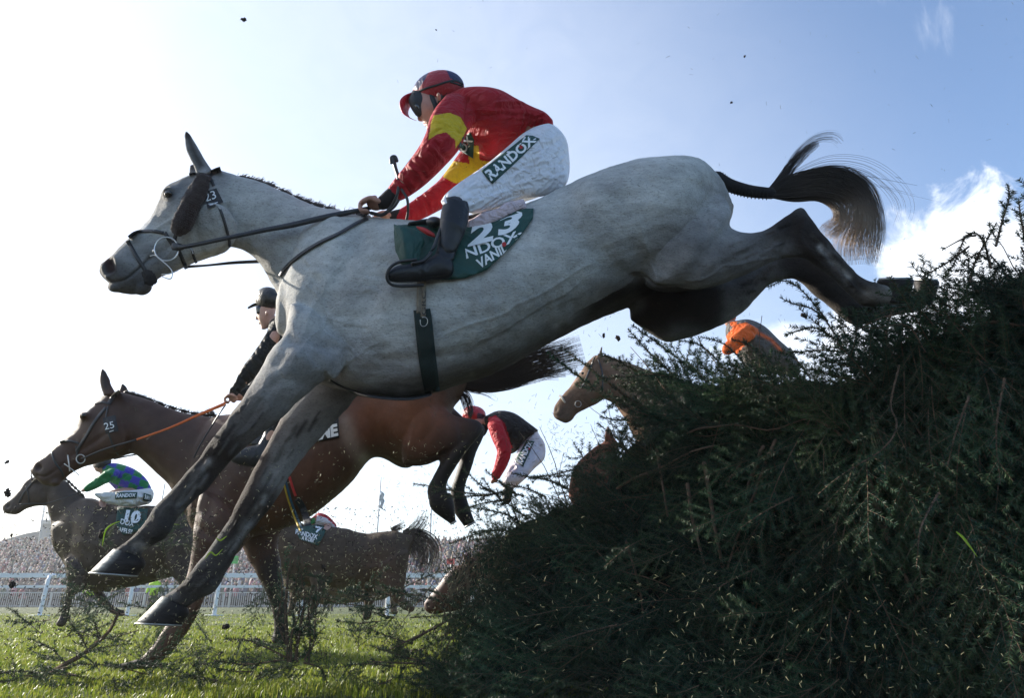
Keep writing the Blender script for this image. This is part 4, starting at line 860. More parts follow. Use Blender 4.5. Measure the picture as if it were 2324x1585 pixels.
hoof("hoof", BH, [(312, 1498, 352, 1516), (280, 1507, 330, 1520), (248, 1512, 300, 1521)], Y5-.18, .8, base=(.08, .06, .05), shoe=False)
mb = MB(); ball(mb, 189, 944, Y5-.102, 6, 5, .01, 10, 10); link("eye", mb.mesh("eye"), M['eye'], BH)
rg = random.Random(21); mb = MB(); cr = catmull([(285, 891), (310, 898), (334, 906), (386, 925), (437, 939), (486, 946)], 9)
for i, (x, y) in enumerate(cr): ball(mb, x, y, Y5, 4.6, 3+1.4*math.sin(i*1.4), .014, 20, 6); tuft(mb, x, y-1, Y5, .7, .7, .02, 3, rg)
for _ in range(5): tuft(mb, 486+rg.uniform(-8, 8), 945, Y5-.05, -.7, .8, .07, 8, rg)
paint(me := mb.mesh("mane"), (.02, .015, .012)); link("mane", me, M['hair'], BH)
mb = MB()
hair_bundle(mb, None, [[(1030, 880, Y5, 8), (1045, 890, Y5, 10), (1058, 905, Y5, 12), (1066, 935, Y5, 10), (1070, 950, Y5, 8)], [(1030, 862, Y5, 8), (1080, 862, Y5, 24), (1140, 850, Y5, 34), (1210, 828, Y5, 36), (1280, 812, Y5, 34), (1335, 798, Y5, 40)],
                       [(1030, 872, Y5, 8), (1100, 878, Y5, 14), (1160, 872, Y5, 12), (1220, 852, Y5, 10), (1300, 846, Y5, 16)], [(1040, 885, Y5, 6), (1100, 896, Y5, 10), (1130, 915, Y5, 14)]], [110, 720, 200, 12], rg, r=.0017, tmin=.7)
paint(me := mb.mesh("tail"), (.016, .013, .012), [('blob', [(1250, 820), (1330, 800)], 60, (.09, .07, .055), .8)]); link("tail", me, M['hair'], BH)
def straps(name, mat, parent, items, bvh, off=.006): return strip_part(name, mat, parent, items, bvh=bvh, off=off, thick=.005)
straps("bridle", M['leather'], BH, [([(274, 889), (262, 896), (252, 908), (246, 920)], 10), ([(248, 918), (236, 914), (222, 914), (212, 918)], 5), ([(246, 920), (240, 950), (246, 985), (260, 1020), (270, 1036)], 4), ([(244, 922), (216, 955), (196, 990), (184, 1008), (172, 1030)], 7.5),
    ([(182, 1008), (160, 1002), (146, 1002), (134, 1006)], 5), ([(116, 1024), (124, 1050), (138, 1068), (146, 1086)], 5), ([(172, 1010), (176, 1040), (182, 1060)], 5)], BB5)
mb = MB(); text_on(mb, BB5, "25", [(238, 977), (260, 972), (257, 957), (235, 962)], off=.016, bold=.0, fb=3.7); drape_strip(mb, BB5, [(245, 982), (261, 977)], 1.6, off=.016, thick=.001, n=3)
m0 = MB(); drape_poly(m0, BB5, [(233, 950), (262, 943), (269, 980), (240, 986)], 7, off=.012, thick=.006); bd2 = link("number_badge", m0.mesh("number_badge"), M['blackp'], BH, smooth=False); link("numerals", mb.mesh("numerals"), M['white'], bd2, smooth=False)
mb = MB(); ptube(mb, [(183+10*math.cos(a), 1043+10*math.sin(a), 3.72) for a in np.linspace(0, 6.28, 24)], 1.1, 5, 1); ptube(mb, [(146, 1054, 3.72), (160, 1064, 3.72), (180, 1080, 3.72)], 1.1, 5); ptube(mb, [(154, 1034, 3.72), (156, 1050, 3.71), (158, 1070, 3.72)], 1.4, 5)
link("bit", mb.mesh("bit"), M['steel'], BH)
mb = MB(); ribbon(mb, [(310, 999, 3.62), (386, 972, 3.6), (450, 943, 3.6), (512, 917, 3.64)], [4.5, 5, 6, 8], .005); r1 = link("rein_grip", mb.mesh("rein_grip"), M['orange'], BH); r1['label'] = "orange rubber rein grip"
mb = MB(); ribbon(mb, [(184, 1043, 3.7), (240, 1020, 3.66), (310, 999, 3.62)], 4, .004); link("rein", mb.mesh("rein"), M['leather'], BH); mb = MB(); ribbon(mb, [(258, 1043, 3.95), (290, 1036, 3.95), (312, 1032, 3.95)], 3.4, .004); link("rein", mb.mesh("rein"), M['leather'], BH); mb = MB(); ptube(mb, [(512, 920, 3.62), (498, 940, 3.62), (476, 975, 3.62), (455, 1010, 3.62), (440, 1040, 3.62)], 1.6, 6)
link("neck_strap", mb.mesh("neck_strap"), M['leather'], BH)
cl = MB(); drape_poly(cl, BB5, [(560, 960), (700, 930), (767, 925), (770, 994), (720, 1004), (660, 1020), (560, 1010)], 10, off=.012, thick=.006); me = cl.mesh("saddle_cloth"); s5 = link("saddle_cloth", me, M['blackp'], BH); B5 = bvh_of(me, bh)
mb = MB(); text_on(mb, B5, "FLAME", [(672, 1012), (768, 990), (765, 962), (672, 985)], off=.004, bold=.05); link("lettering", mb.mesh("lettering"), M['white'], s5, smooth=False)
for nm, mt, dx, w in (("girth_band", M['redp'], 4, 6), ("girth_band", mk("yellow_webbing", (.42, .28, .02), .7, .1, 40), 0, 4), ("girth_band", mk("blue_webbing", (.015, .07, .11), .7, .1, 40), 6, 5)):
    pts = [(640, 1080), (652, 1130), (668, 1175), (684, 1212)] if nm != "x" else 0
    if mt is M['redp']: pts = [(652, 1080), (660, 1108), (668, 1130)]
    straps(nm, mt, BH, [([(x+dx, y) for x, y in pts], w)], BB5, .012)
straps("girth", M['blackp'], BH, [([(672, 1130), (690, 1160), (700, 1200)], 16)], BB5, .016)

# ---- jockey in black
J2 = empty("person", "jockey in black silks and a black helmet crouching low behind the grey horse's chest", "person")
mb = MB()
face(mb, [(582, 700), (583, 712), (585, 722), (590, 735), (594, 745)], [(628, 695), (626, 705), (624, 715), (616, 732), (608, 745)], 3.8, .95)
limb(mb, [(584, 712, 3.8, 2), (582, 723, 3.8, 3.4), (587, 725, 3.8, 3)], n=3, seg=8); ball(mb, 589, 734, 3.8, 3.5, 3.4, .016, 0, 8); ball(mb, 598, 745, 3.8, 6, 4.5, .02, 0, 8); ball(mb, 606, 712, 3.71, 4, 7, .01, 0, 8)
limb(mb, [(615, 730, 3.8, 15), (640, 745, 3.8, 18)]); limb(mb, [(628, 760, 3.7, 14), (590, 820, 3.68, 11), (536, 890, 3.68, 7)]); limb(mb, [(640, 770, 3.95, 14), (600, 850, 3.9, 11), (548, 900, 3.82, 7)])
limb(mb, [(650, 740, 3.8, 34), (720, 780, 3.8, 34), (770, 850, 3.8, 30)], w=1.2); limb(mb, [(760, 860, 3.66, 26), (650, 920, 3.55, 24), (620, 980, 3.5, 14), (590, 1040, 3.5, 11)])
fist(mb, 524, 906, 3.66, .66); fist(mb, 538, 905, 3.8, .6)
me = remesh(mb, "jockey_body", .0055, 3); paint(me, (.5, .29, .21)); link("body", me, M['skin'], J2)
mb = MB(); limb(mb, [(640, 745, 3.76, 26), (612, 785, 3.7, 22), (590, 818, 3.68, 22), (562, 850, 3.68, 19), (540, 880, 3.68, 12), (529, 892, 3.68, 11)], n=5, seg=16)
limb(mb, [(660, 780, 3.95, 24), (610, 850, 3.9, 20), (572, 885, 3.85, 15), (546, 898, 3.82, 11)], n=5, seg=16); loft(mb, [(622, 722, 632, 790, 3.8, 1.2), (660, 700, 650, 820, 3.8, 1.2), (730, 740, 690, 850, 3.8, 1.1), (800, 820, 730, 880, 3.8, 1.2)], n=5, seg=20)
me = remesh(mb, "silks", .007, 3); rg = random.Random(31)
sculpt(me, [([(x-10, y-10), (x+4, y+2), (x+12, y+14)], 3.4, rg.choice([-.009, .007])) for x, y in [(rg.uniform(535, 640), 0) for _ in range(1)] for x, y in [(640-t*110+rg.uniform(-8, 8), 745+t*145) for t in np.linspace(0, 1, 12)]])
paint(me, (.012, .016, .016)); link("silks", me, M['silk'], J2)
mb = MB(); loft(mb, [(780, 800, 810, 900, 3.7, 1), (700, 840, 720, 930, 3.6, .8), (620, 890, 650, 950, 3.52, .9)], n=5, seg=16); me = mb.mesh("breeches"); paint(me, (.7, .7, .72)); link("breeches", me, M['breech'], J2)
mb = MB(); loft(mb, [(608, 930, 650, 950, 3.5, .8), (600, 980, 632, 990, 3.5, .8), (585, 1010, 612, 1040, 3.5, .8)], n=4, seg=16); loft(mb, [(612, 1005, 604, 1060, 3.5, .7), (575, 1012, 575, 1062, 3.5, .7), (545, 1022, 548, 1058, 3.5, .8), (526, 1036, 530, 1052, 3.5, .9)], n=4, seg=16); link("boot", remesh(mb, "boot", .007, 2), M['boot'], J2)
mb = MB(); ball(mb, 607, 680, 3.8, 30, 28, .105, 5, 14); me = mb.mesh("helmet"); paint(me, (.012, .016, .016)); h2 = link("helmet", me, M['helmet'], J2)
mb = MB(); loft(mb, [(586, 686, 586, 694, 3.8, 7), (573, 691, 574, 698, 3.8, 5), (562, 698, 564, 702, 3.8, 3)], n=4, seg=16); me = mb.mesh("peak"); paint(me, (.01, .012, .012)); link("peak", me, M['helmet'], h2)
mb = MB(); loft(mb, [(580, 698, 604, 696, 3.79, 1.4), (582, 712, 602, 710, 3.79, 1.4)], n=4, seg=14, sq=.8); link("goggles", mb.mesh("goggles"), M['lens'], J2)

# ================================================================ horse number 10 and its jockey
def small_horse(label, parts, voxel, base, ops, mat='dusty', sc=()):
    E = empty("horse", label, "horse", "racehorses jumping the fence"); mb = MB()
    for p in parts:
        if p[0] == 'ball': ball(mb, *p[1:])
        else: loft(mb, p[1], n=4, seg=p[2] if len(p) > 2 else 20)
    me = remesh(mb, "horse_body", voxel, 5); 
    if sc: sculpt(me, sc)
    lumps(me, voxel*.3, 8, 3); paint(me, base, ops); link("body", me, M[mat], E); return E, bvh_of(me)
DK = (.05, .034, .025); Y10 = 6.0
H10, B10 = small_horse("dark dusty horse number 10 galloping away at far left, its head under the bay's muzzle", [
    ('l', [(446, 1190, 440, 1250, Y10, 1), (420, 1160, 415, 1300, Y10, .8), (360, 1150, 355, 1322, Y10, .8), (300, 1150, 295, 1335, Y10, .8), (250, 1145, 250, 1345, Y10, .8), (195, 1132, 200, 1345, Y10, .75), (160, 1145, 165, 1315, Y10, .7), (130, 1180, 138, 1268, Y10, .8)], 26),
    ('l', [(84, 1081, 108, 1147, Y10, .48), (112, 1080, 110, 1158, Y10, .5), (142, 1088, 116, 1186, Y10, .52), (186, 1126, 128, 1230, Y10, .52), (230, 1150, 150, 1270, Y10, .5)], 22),
    ('l', [(90, 1081, 110, 1147, Y10, .46), (66, 1087, 96, 1149, Y10, .52), (50, 1104, 74, 1153, Y10, .54), (36, 1121, 54, 1161, Y10, .55), (18, 1136, 40, 1169, Y10, .62), (8, 1144, 18, 1170, Y10, .75)], 20),
    ('l', [(66, 1090, 78, 1090, Y10-.08, .5), (66, 1072, 74, 1074, Y10-.08, .5), (69, 1062, 72, 1063, Y10-.08, .6)], 10),
    ('l', [(145, 1270, 200, 1310, Y10-.15, .6), (150, 1310, 192, 1335, Y10-.15, .7), (150, 1345, 172, 1350, Y10-.15, .9), (142, 1378, 160, 1380, Y10-.15, .9), (136, 1402, 154, 1406, Y10-.15, .9), (126, 1418, 148, 1422, Y10-.15, .9)], 14),
    ('l', [(180, 1290, 230, 1310, Y10+.15, .6), (200, 1330, 232, 1335, Y10+.15, .7), (225, 1370, 245, 1362, Y10+.15, .9), (255, 1395, 262, 1378, Y10+.15, .9), (280, 1402, 282, 1385, Y10+.15, .9)], 14),
    ('l', [(370, 1240, 440, 1230, Y10-.15, .6), (385, 1300, 436, 1290, Y10-.15, .7), (410, 1340, 440, 1335, Y10-.15, .9), (400, 1378, 420, 1382, Y10-.15, .9), (390, 1404, 410, 1410, Y10-.15, .9)], 14)],
    .014, DK, [('blob', [(20, 1155), (80, 1120)], 50, (.085, .055, .04), .6), ('blob', [(250, 1200)], 60, (.055, .036, .026), .7), ('blob', [(200, 1380)], 60, (.06, .045, .035), .7)], mat='bay', sc=[([(17, 1150)], 4, -.02), ([(98, 1115), (104, 1140)], 4, -.012), ([(160, 1200), (150, 1260)], 12, -.02)])
mb = MB(); drape_poly(mb, B10, [(267, 1152), (336, 1156), (333, 1180), (318, 1208), (280, 1216), (262, 1190)], 8, off=.02, thick=.01, fb=5.8); me = mb.mesh("saddle_cloth"); c10 = link("saddle_cloth", me, M['cloth'], H10); CB = bvh_of(me)
mb = MB(); text_on(mb, CB, "10", [(281, 1186), (316, 1190), (323, 1161), (287, 1158)], off=.03, bold=.06, fb=5.78); text_on(mb, CB, "DOX", [(272, 1191), (303, 1197), (308, 1185), (275, 1178)], off=.008, bold=.03, fb=5.78); text_on(mb, CB, "RAFFLES", [(262, 1205), (300, 1215), (302, 1204), (264, 1196)], off=.008, bold=.03, fb=5.78)
link("lettering", mb.mesh("lettering"), M['white'], c10, smooth=False)
strip_part("bridle", M['leather'], H10, [([(88, 1082), (70, 1100), (52, 1122), (42, 1146)], 4), ([(58, 1102), (64, 1124), (66, 1148)], 3)], bvh=B10, off=.012)
mb = MB(); ribbon(mb, [(44, 1146, 5.85), (80, 1144, 5.85), (105, 1144, 5.85), (150, 1130, 5.8), (195, 1112, 5.8)], 2.4, .006); link("reins", mb.mesh("reins"), M['leather'], H10)
rg = random.Random(41); mb = MB()
for i, (x, y) in enumerate(catmull([(96, 1080), (144, 1087), (167, 1105), (190, 1128)], 12)): ball(mb, x, y, Y10, 3.2, 2.6+math.sin(i*1.5), .02, -30, 5)
paint(me := mb.mesh("mane"), (.02, .015, .012)); link("mane", me, M['hair'], H10)
def rider(label, body_parts, skin, garments, helmet=None, vox=.012):
    """garments: list of (name, parts, colour, ops, material)"""
    E = empty("person", label, "person"); mb = MB()
    for p in body_parts: (ball(mb, *p[1:]) if p[0] == 'ball' else (limb(mb, p[1]) if p[0] == 'limb' else (fist(mb, *p[1:]) if p[0] == 'fist' else loft(mb, p[1]))))
    me = remesh(mb, "rider_body", vox*.8, 2); paint(me, skin); link("body", me, M['skin'], E); out = {}
    for name, parts, col, ops, mat in garments:
        mb = MB()
        for p in parts: (ball(mb, *p[1:]) if p[0] == 'ball' else (limb(mb, p[1], seg=14) if p[0] == 'limb' else loft(mb, p[1], n=4, seg=20)))
        me = remesh(mb, name, vox, 2); r_ = random.Random(len(label)+len(name)); XYm = proj(vget(me)); a, b = XYm.min(0), XYm.max(0)
        sculpt(me, [([(x, y), (x+(b-a)[0]*.1, y+r_.uniform(-.1, .1)*(b-a)[1])], (b-a)[0]*.02, r_.choice([-1, 1])*vox*.8) for x, y in [(r_.uniform(a[0], b[0]), r_.uniform(a[1], b[1])) for _ in range(22)]])
        paint(me, col, ops); link(name, me, M[mat], E); out[name] = me
    return E, out
GRN, BLU = (.01, .22, .07), (.05, .055, .42)
chk = []
ca, sa_ = math.cos(math.radians(22)), math.sin(math.radians(22))
for i in range(-1, 8):
    for j in range(-3, 4):
        if (i+j) % 2: continue
        q = [(236+(i+a)*21*ca-(j+b)*17*sa_, 1072+(i+a)*21*sa_+(j+b)*17*ca) for a, b in ((0, 0), (1, 0), (1, 1), (0, 1))]; chk.append(('poly', q, BLU))
chk.append(('poly', [(190, 1120), (186, 1095), (228, 1064), (250, 1070), (254, 1090), (235, 1104)], GRN))
J10, g10 = rider("jockey in green and blue checked silks and white breeches on horse number 10", [('limb', [(240, 1072, 6, 14), (232, 1058, 6, 12)]), ('ball', 226, 1058, 6, 13, 15, .08), ('limb', [(245, 1078, 5.8, 8), (215, 1100, 5.8, 6), (196, 1113, 5.8, 5)]), ('limb', [(260, 1080, 6, 14), (320, 1110, 6, 14), (240, 1130, 5.9, 10), (235, 1170, 5.85, 8)]), ('fist', 192, 1114, 5.8, .3)], (.45, .26, .2),
    [("silks", [('l', [(238, 1056, 250, 1100, 6, 1.2), (262, 1052, 264, 1114, 6, 1.1), (300, 1063, 285, 1119, 6, 1.1), (328, 1083, 308, 1122, 6, 1.2), (343, 1106, 328, 1126, 6, 1.3)]), ('limb', [(256, 1078, 5.82, 15), (238, 1086, 5.8, 13), (218, 1099, 5.8, 11), (198, 1110, 5.8, 9)])], GRN, chk, 'silk'),
     ("breeches", [('l', [(214, 1120, 222, 1131, 5.84, 1), (240, 1118, 238, 1142, 5.84, .9), (275, 1116, 268, 1150, 5.86, .9), (315, 1112, 305, 1152, 5.9, 1), (341, 1108, 338, 1146, 6, 1.3)])], (.72, .72, .7), [], 'breech'),
     ("helmet", [('ball', 232, 1052, 6, 22, 15, .11, 20)], (.01, .012, .02), [], 'helmet')])
BK = bvh_of(g10['breeches'])
for q, t in (([(263, 1133), (309, 1131), (311, 1119), (264, 1119)], "RANDOX"), ([(327, 1136), (343, 1140), (343, 1126), (328, 1121)], "RAN")):
    mb = MB(); drape_poly(mb, BK, [(q[0][0]-2, q[0][1]+1), (q[1][0]+1, q[1][1]+1), (q[2][0]+1, q[2][1]-1), (q[3][0]-2, q[3][1]-1)], 6, off=.012, thick=.008, fb=5.7); lg = link("leg_logo", me := mb.mesh("leg_logo"), M['cloth'], J10); bb = bvh_of(me)
    mb = MB(); q2 = [(q[0][0]+1, q[0][1]-2), (q[1][0]-2, q[1][1]-2), (q[2][0]-2, q[2][1]+2), (q[3][0]+1, q[3][1]+2)]; text_on(mb, bb, t, q2, off=.006, bold=.04, fb=5.68); link("lettering", mb.mesh("lettering"), M['white'], lg, smooth=False)

# ================================================================ horse number 7 and another behind it
Y7 = 7.2
DU = (.075, .054, .038)
H7, B7 = small_horse("dusty brown horse number 7 seen from behind the bay's belly, tail streaming", [
    ('l', [(930, 1215, 928, 1262, Y7, 1), (900, 1206, 898, 1320, Y7, .85), (860, 1208, 860, 1330, Y7, .8), (822, 1212, 822, 1336, Y7, .8), (785, 1200, 785, 1338, Y7, .8), (740, 1194, 740, 1336, Y7, .8), (690, 1192, 690, 1330, Y7, .75), (640, 1200, 650, 1315, Y7, .7)], 26),
    ('l', [(690, 1192, 640, 1310, Y7, .5), (640, 1150, 590, 1250, Y7, .4), (600, 1110, 560, 1180, Y7, .4), (560, 1090, 520, 1160, Y7, .45), (510, 1130, 490, 1165, Y7, .5)], 18),
    ('l', [(855, 1290, 930, 1250, Y7-.15, .5), (862, 1330, 922, 1325, Y7-.15, .6), (885, 1358, 918, 1352, Y7-.15, .8), (905, 1378, 925, 1366, Y7-.15, .9), (930, 1392, 942, 1378, Y7-.15, .9)], 14),
    ('l', [(815, 1300, 865, 1300, Y7+.15, .5), (822, 1340, 852, 1340, Y7+.15, .8), (826, 1380, 846, 1380, Y7+.15, .9), (822, 1405, 842, 1405, Y7+.15, .9)], 14),
    ('l', [(700, 1300, 750, 1300, Y7-.15, .5), (705, 1345, 738, 1345, Y7-.15, .8), (700, 1385, 718, 1385, Y7-.15, .9), (690, 1405, 712, 1407, Y7-.15, .9)], 14)],
    .016, DU, [('blob', [(860, 1290), (880, 1340)], 40, (.12, .07, .048), .7), ('blob', [(720, 1230)], 40, (.09, .065, .048), .6), ('blob', [(760, 1320)], 50, (.13, .10, .075), .5)])
mb = MB(); drape_poly(mb, B7, [(668, 1200), (712, 1192), (741, 1196), (736, 1215), (722, 1240), (680, 1226)], 7, off=.02, thick=.01, fb=7.0); me = mb.mesh("saddle_cloth"); c7 = link("saddle_cloth", me, M['cloth'], H7); CB = bvh_of(me)
mb = MB(); text_on(mb, CB, "7", [(716, 1210), (724, 1212), (732, 1198), (716, 1195)], off=.01, bold=.06, fb=6.95); text_on(mb, CB, "RANDOX", [(670, 1213), (720, 1226), (722, 1215), (672, 1202)], off=.01, bold=.03, fb=6.95); text_on(mb, CB, "A WORK", [(684, 1226), (712, 1234), (716, 1225), (686, 1217)], off=.01, bold=.04, fb=6.95)
link("lettering", mb.mesh("lettering"), M['white'], c7, smooth=False)
rg = random.Random(51); mb = MB()
hair_bundle(mb, None, [[(915, 1212, Y7, 6), (935, 1208, Y7, 12), (950, 1195, Y7, 12), (962, 1178, Y7, 12), (968, 1158, Y7, 9)], [(915, 1216, Y7, 8), (945, 1225, Y7, 26), (965, 1250, Y7, 36), (960, 1290, Y7, 30), (945, 1320, Y7, 26)], [(890, 1207, Y7, 8), (905, 1198, Y7, 8), (925, 1190, Y7, 10)]], [60, 260, 50], rg, r=.0034, tmin=.6)
paint(me := mb.mesh("tail"), (.14, .11, .085)); link("tail", me, M['hair'], H7)
J7, _g = rider("jockey with a white and red back bent low over horse number 7", [('ball', 690, 1176, 7.2, 11, 10, .1), ('limb', [(700, 1186, 7.2, 10), (735, 1190, 7.2, 12), (740, 1205, 7.1, 10), (720, 1240, 7.1, 8)])], (.45, .26, .2),
    [("silks", [('l', [(708, 1176, 704, 1198, 7.2, 1.6), (724, 1165, 722, 1200, 7.2, 1.4), (745, 1172, 742, 1200, 7.2, 1.3), (764, 1192, 756, 1204, 7.2, 1.4)])], (.75, .72, .74), [('poly', [(720, 1160), (746, 1170), (770, 1194), (764, 1198), (742, 1178), (718, 1170)], (.5, .02, .03)), ('poly', [(700, 1168), (722, 1164), (712, 1200), (698, 1200)], (.5, .02, .03)), ('poly', [(706, 1178), (716, 1176), (716, 1190), (704, 1192)], (.02, .22, .06))], 'silk'),
     ("helmet", [('ball', 688, 1170, 7.2, 15, 11, .12)], (.5, .48, .46), [('poly', [(692, 1155), (712, 1155), (712, 1190), (700, 1190)], (.45, .02, .03))], 'helmet')], vox=.014)
Y8 = 8.4
H8, B8 = small_horse("pale dusty horse low behind horse number 7, name on its cloth", [
    ('l', [(905, 1300, 900, 1345, Y8, 1), (860, 1285, 858, 1365, Y8, .8), (780, 1280, 780, 1372, Y8, .8), (700, 1270, 705, 1370, Y8, .75), (640, 1270, 655, 1345, Y8, .8)], 22),
    ('l', [(880, 1330, 905, 1325, Y8-.1, .7), (885, 1365, 900, 1362, Y8-.1, .9), (890, 1395, 903, 1395, Y8-.1, .9)], 12), ('l', [(660, 1340, 690, 1345, Y8, .7), (655, 1375, 670, 1375, Y8, .9), (650, 1398, 664, 1398, Y8, .9)], 12)], .02, (.16, .12, .088), [])
mb = MB(); drape_poly(mb, B8, [(716, 1277), (757, 1277), (757, 1294), (716, 1294)], 7, off=.03, thick=.01, fb=8.1); me = mb.mesh("saddle_cloth"); c8 = link("saddle_cloth", me, M['cloth'], H8); CB = bvh_of(me); mb = MB(); text_on(mb, CB, "KY DU BER", [(717, 1291), (756, 1291), (756, 1281), (717, 1280)], off=.012, bold=.05, fb=8.08); link("lettering", mb.mesh("lettering"), M['white'], c8, smooth=False)

# ================================================================ rider in red and black and his stumbling horse
Y4 = 5.2
J4, g4 = rider("jockey in a black body with red sleeves leaning down beyond the spruce", [('ball', 1082, 955, Y4, 15, 16, .085), ('limb', [(1095, 955, Y4, 12), (1130, 965, Y4, 16), (1180, 985, Y4, 16), (1205, 1010, Y4, 15), (1165, 1070, Y4-.15, 9), (1150, 1140, Y4-.15, 6)]), ('limb', [(1124, 965, Y4-.18, 11), (1142, 1020, Y4-.2, 9), (1126, 1085, Y4-.2, 6)]), ('fist', 1122, 1094, Y4-.2, .34)], (.45, .26, .2),
    [("silks", [('l', [(1104, 944, 1114, 980, Y4, 1.3), (1131, 933, 1130, 1000, Y4, 1.1), (1166, 938, 1152, 1030, Y4, .95), (1196, 958, 1172, 1026, Y4, 1.1), (1220, 976, 1194, 998, Y4, 1.6)]), ('limb', [(1122, 962, Y4-.16, 17), (1132, 990, Y4-.2, 18), (1144, 1022, Y4-.22, 17), (1138, 1052, Y4-.22, 15), (1125, 1082, Y4-.22, 11)])], (.018, .015, .013), [('poly', [(1100, 950), (1125, 944), (1146, 962), (1160, 1010), (1168, 1028), (1150, 1100), (1100, 1100), (1122, 1020), (1108, 978)], (.5, .012, .022), 4.7, 5.12)], 'silk'),
     ("breeches", [('l', [(1206, 976, 1224, 988, Y4, 2), (1188, 998, 1237, 1010, Y4, 1.1), (1172, 1028, 1236, 1042, Y4-.05, .9), (1156, 1056, 1214, 1064, Y4-.1, .9), (1144, 1078, 1192, 1088, Y4-.15, .9), (1138, 1100, 1170, 1108, Y4-.15, .9)])], (.74, .72, .78), [], 'breech'),
     ("boot", [('limb', [(1158, 1092, Y4-.15, 14), (1152, 1118, Y4-.15, 12), (1150, 1136, Y4-.15, 11)])], (.015, .015, .015), [], 'boot'),
     ("helmet", [('ball', 1076, 941, Y4, 27, 19, .12, -8), ('l', [(1060, 934, 1062, 954, Y4, 3), (1050, 942, 1052, 954, Y4, 2)])], (.4, .01, .02), [('poly', [(1062, 940), (1072, 926), (1076, 930), (1068, 956)], (.02, .01, .01)), ('poly', [(1084, 938), (1102, 944), (1100, 954), (1082, 950)], (.03, .01, .04))], 'helmet'),
     ("collar", [('limb', [(1092, 952, Y4, 8), (1100, 968, Y4, 9), (1096, 984, Y4, 8)])], (.012, .012, .012), [], 'silk')], vox=.009)
BK = bvh_of(g4['breeches']); mb = MB(); drape_poly(mb, BK, [(1169, 1046), (1195, 1000), (1213, 1003), (1187, 1061)], 6, off=.01, thick=.006, fb=4.8); lg = link("leg_logo", me := mb.mesh("leg_logo"), M['cloth'], J4); bb = bvh_of(me, g4['breeches'])
mb = MB(); text_on(mb, bb, "RANDOX", [(1185, 1056), (1210, 1005), (1198, 1003), (1172, 1047)], off=.006, bold=.04, fb=4.78); link("lettering", mb.mesh("lettering"), M['white'], lg, smooth=False)
mb = MB(); drape_poly(mb, bb, [(1201+2.6*math.cos(a), 1019.5+2.6*math.sin(a)) for a in np.linspace(0, 6.28, 9)[:-1]], 5, off=.008, thick=.002, fb=4.7); link("red_dot", mb.mesh("red_dot"), M['redp'], lg, smooth=False)
Yn = 4.5
HN, BN = small_horse("brown horse with a white blaze nodding its head down low in the broken spruce", [
    ('l', [(1030, 1285, 1085, 1320, Yn, .48), (1010, 1308, 1062, 1362, Yn, .5), (992, 1330, 1040, 1388, Yn, .52), (974, 1352, 1008, 1392, Yn, .6), (962, 1370, 985, 1396, Yn, .7)], 18),
    ('l', [(1035, 1290, 1090, 1330, Yn, .5), (1075, 1262, 1120, 1340, Yn, .5), (1130, 1230, 1160, 1350, Yn+.1, .5), (1200, 1190, 1220, 1360, Yn+.3, .6), (1290, 1180, 1300, 1380, Yn+.5, .8), (1380, 1190, 1390, 1400, Yn+.7, .8)], 20),
    ('l', [(1056, 1285, 1072, 1280, Yn-.06, .5), (1050, 1266, 1060, 1264, Yn-.06, .5), (1048, 1256, 1052, 1256, Yn-.06, .6)], 10)],
    .012, (.13, .06, .035), [('blob', [(1022, 1296), (995, 1330), (968, 1364)], 6, (.65, .55, .5), .9), ('blob', [(970, 1380)], 14, (.05, .03, .025), .7)], mat='bay', sc=[([(972, 1374)], 5, -.015), ([(1030, 1318)], 5, -.01)])
mb = MB(); ball(mb, 1030, 1317, Yn-.11, 4, 4, .012, 0, 8); link("eye", mb.mesh("eye"), M['eye'], HN)

# ================================================================ chestnut head, horse behind it and the orange rider on the right
Yc = 4.9
HC, BC = small_horse("chestnut horse's head and neck coming over the spruce with a white noseband", [
    ('l', [(1350, 806, 1372, 906, Yc, .46), (1330, 826, 1354, 918, Yc, .55), (1309, 856, 1330, 930, Yc, .56), (1290, 881, 1308, 941, Yc, .54), (1273, 902, 1298, 955, Yc, .58), (1258, 922, 1284, 961, Yc, .62), (1256, 934, 1264, 955, Yc, .75)], 20),
    ('l', [(1348, 806, 1372, 906, Yc, .46), (1385, 808, 1400, 925, Yc, .46), (1430, 826, 1430, 975, Yc, .48), (1500, 850, 1470, 1040, Yc, .5), (1600, 880, 1560, 1120, Yc, .6), (1760, 920, 1720, 1160, Yc, .7), (1900, 940, 1880, 1160, Yc, .75)], 22),
    ('l', [(1352, 812, 1372, 814, Yc-.06, .5), (1358, 800, 1370, 800, Yc-.06, .5), (1364, 787, 1368, 788, Yc-.06, .6)], 10), ('ball', 1362, 880, Yc-.06, 24, 28, .04)],
    .011, (.15, .092, .06), [('blob', [(1258, 935), (1280, 955)], 20, (.12, .085, .065), .8), ('blob', [(1300, 870), (1320, 845)], 6, (.45, .32, .25), .5), ('blob', [(1366, 795)], 10, (.3, .24, .2), .6)], mat='dusty', sc=[([(1262, 930)], 4, -.016), ([(1258, 944), (1275, 943), (1292, 930)], 2, -.007), ([(1372, 850), (1376, 885), (1364, 908)], 5, -.01), ([(1322, 848)], 5, -.008)])
mb = MB(); ball(mb, 1322, 848, Yc-.085, 3.6, 3, .008, 0, 8); link("eye", mb.mesh("eye"), M['eye'], HC)
mb = MB(); limb(mb, [(1270, 899, Yc-.02, 2.6), (1276, 905, Yc-.06, 3), (1282, 914, Yc-.07, 2)], w=1); link("noseband", me := mb.mesh("noseband"), mk("white_fleece", (.36, .33, .28), .95, .1, 80, .8, 240), HC)
strip_part("bridle", M['leather'], HC, [([(1352, 806), (1342, 830), (1330, 860), (1318, 885)], 4), ([(1356, 812), (1368, 850), (1366, 900)], 3)], bvh=BC, off=.01)
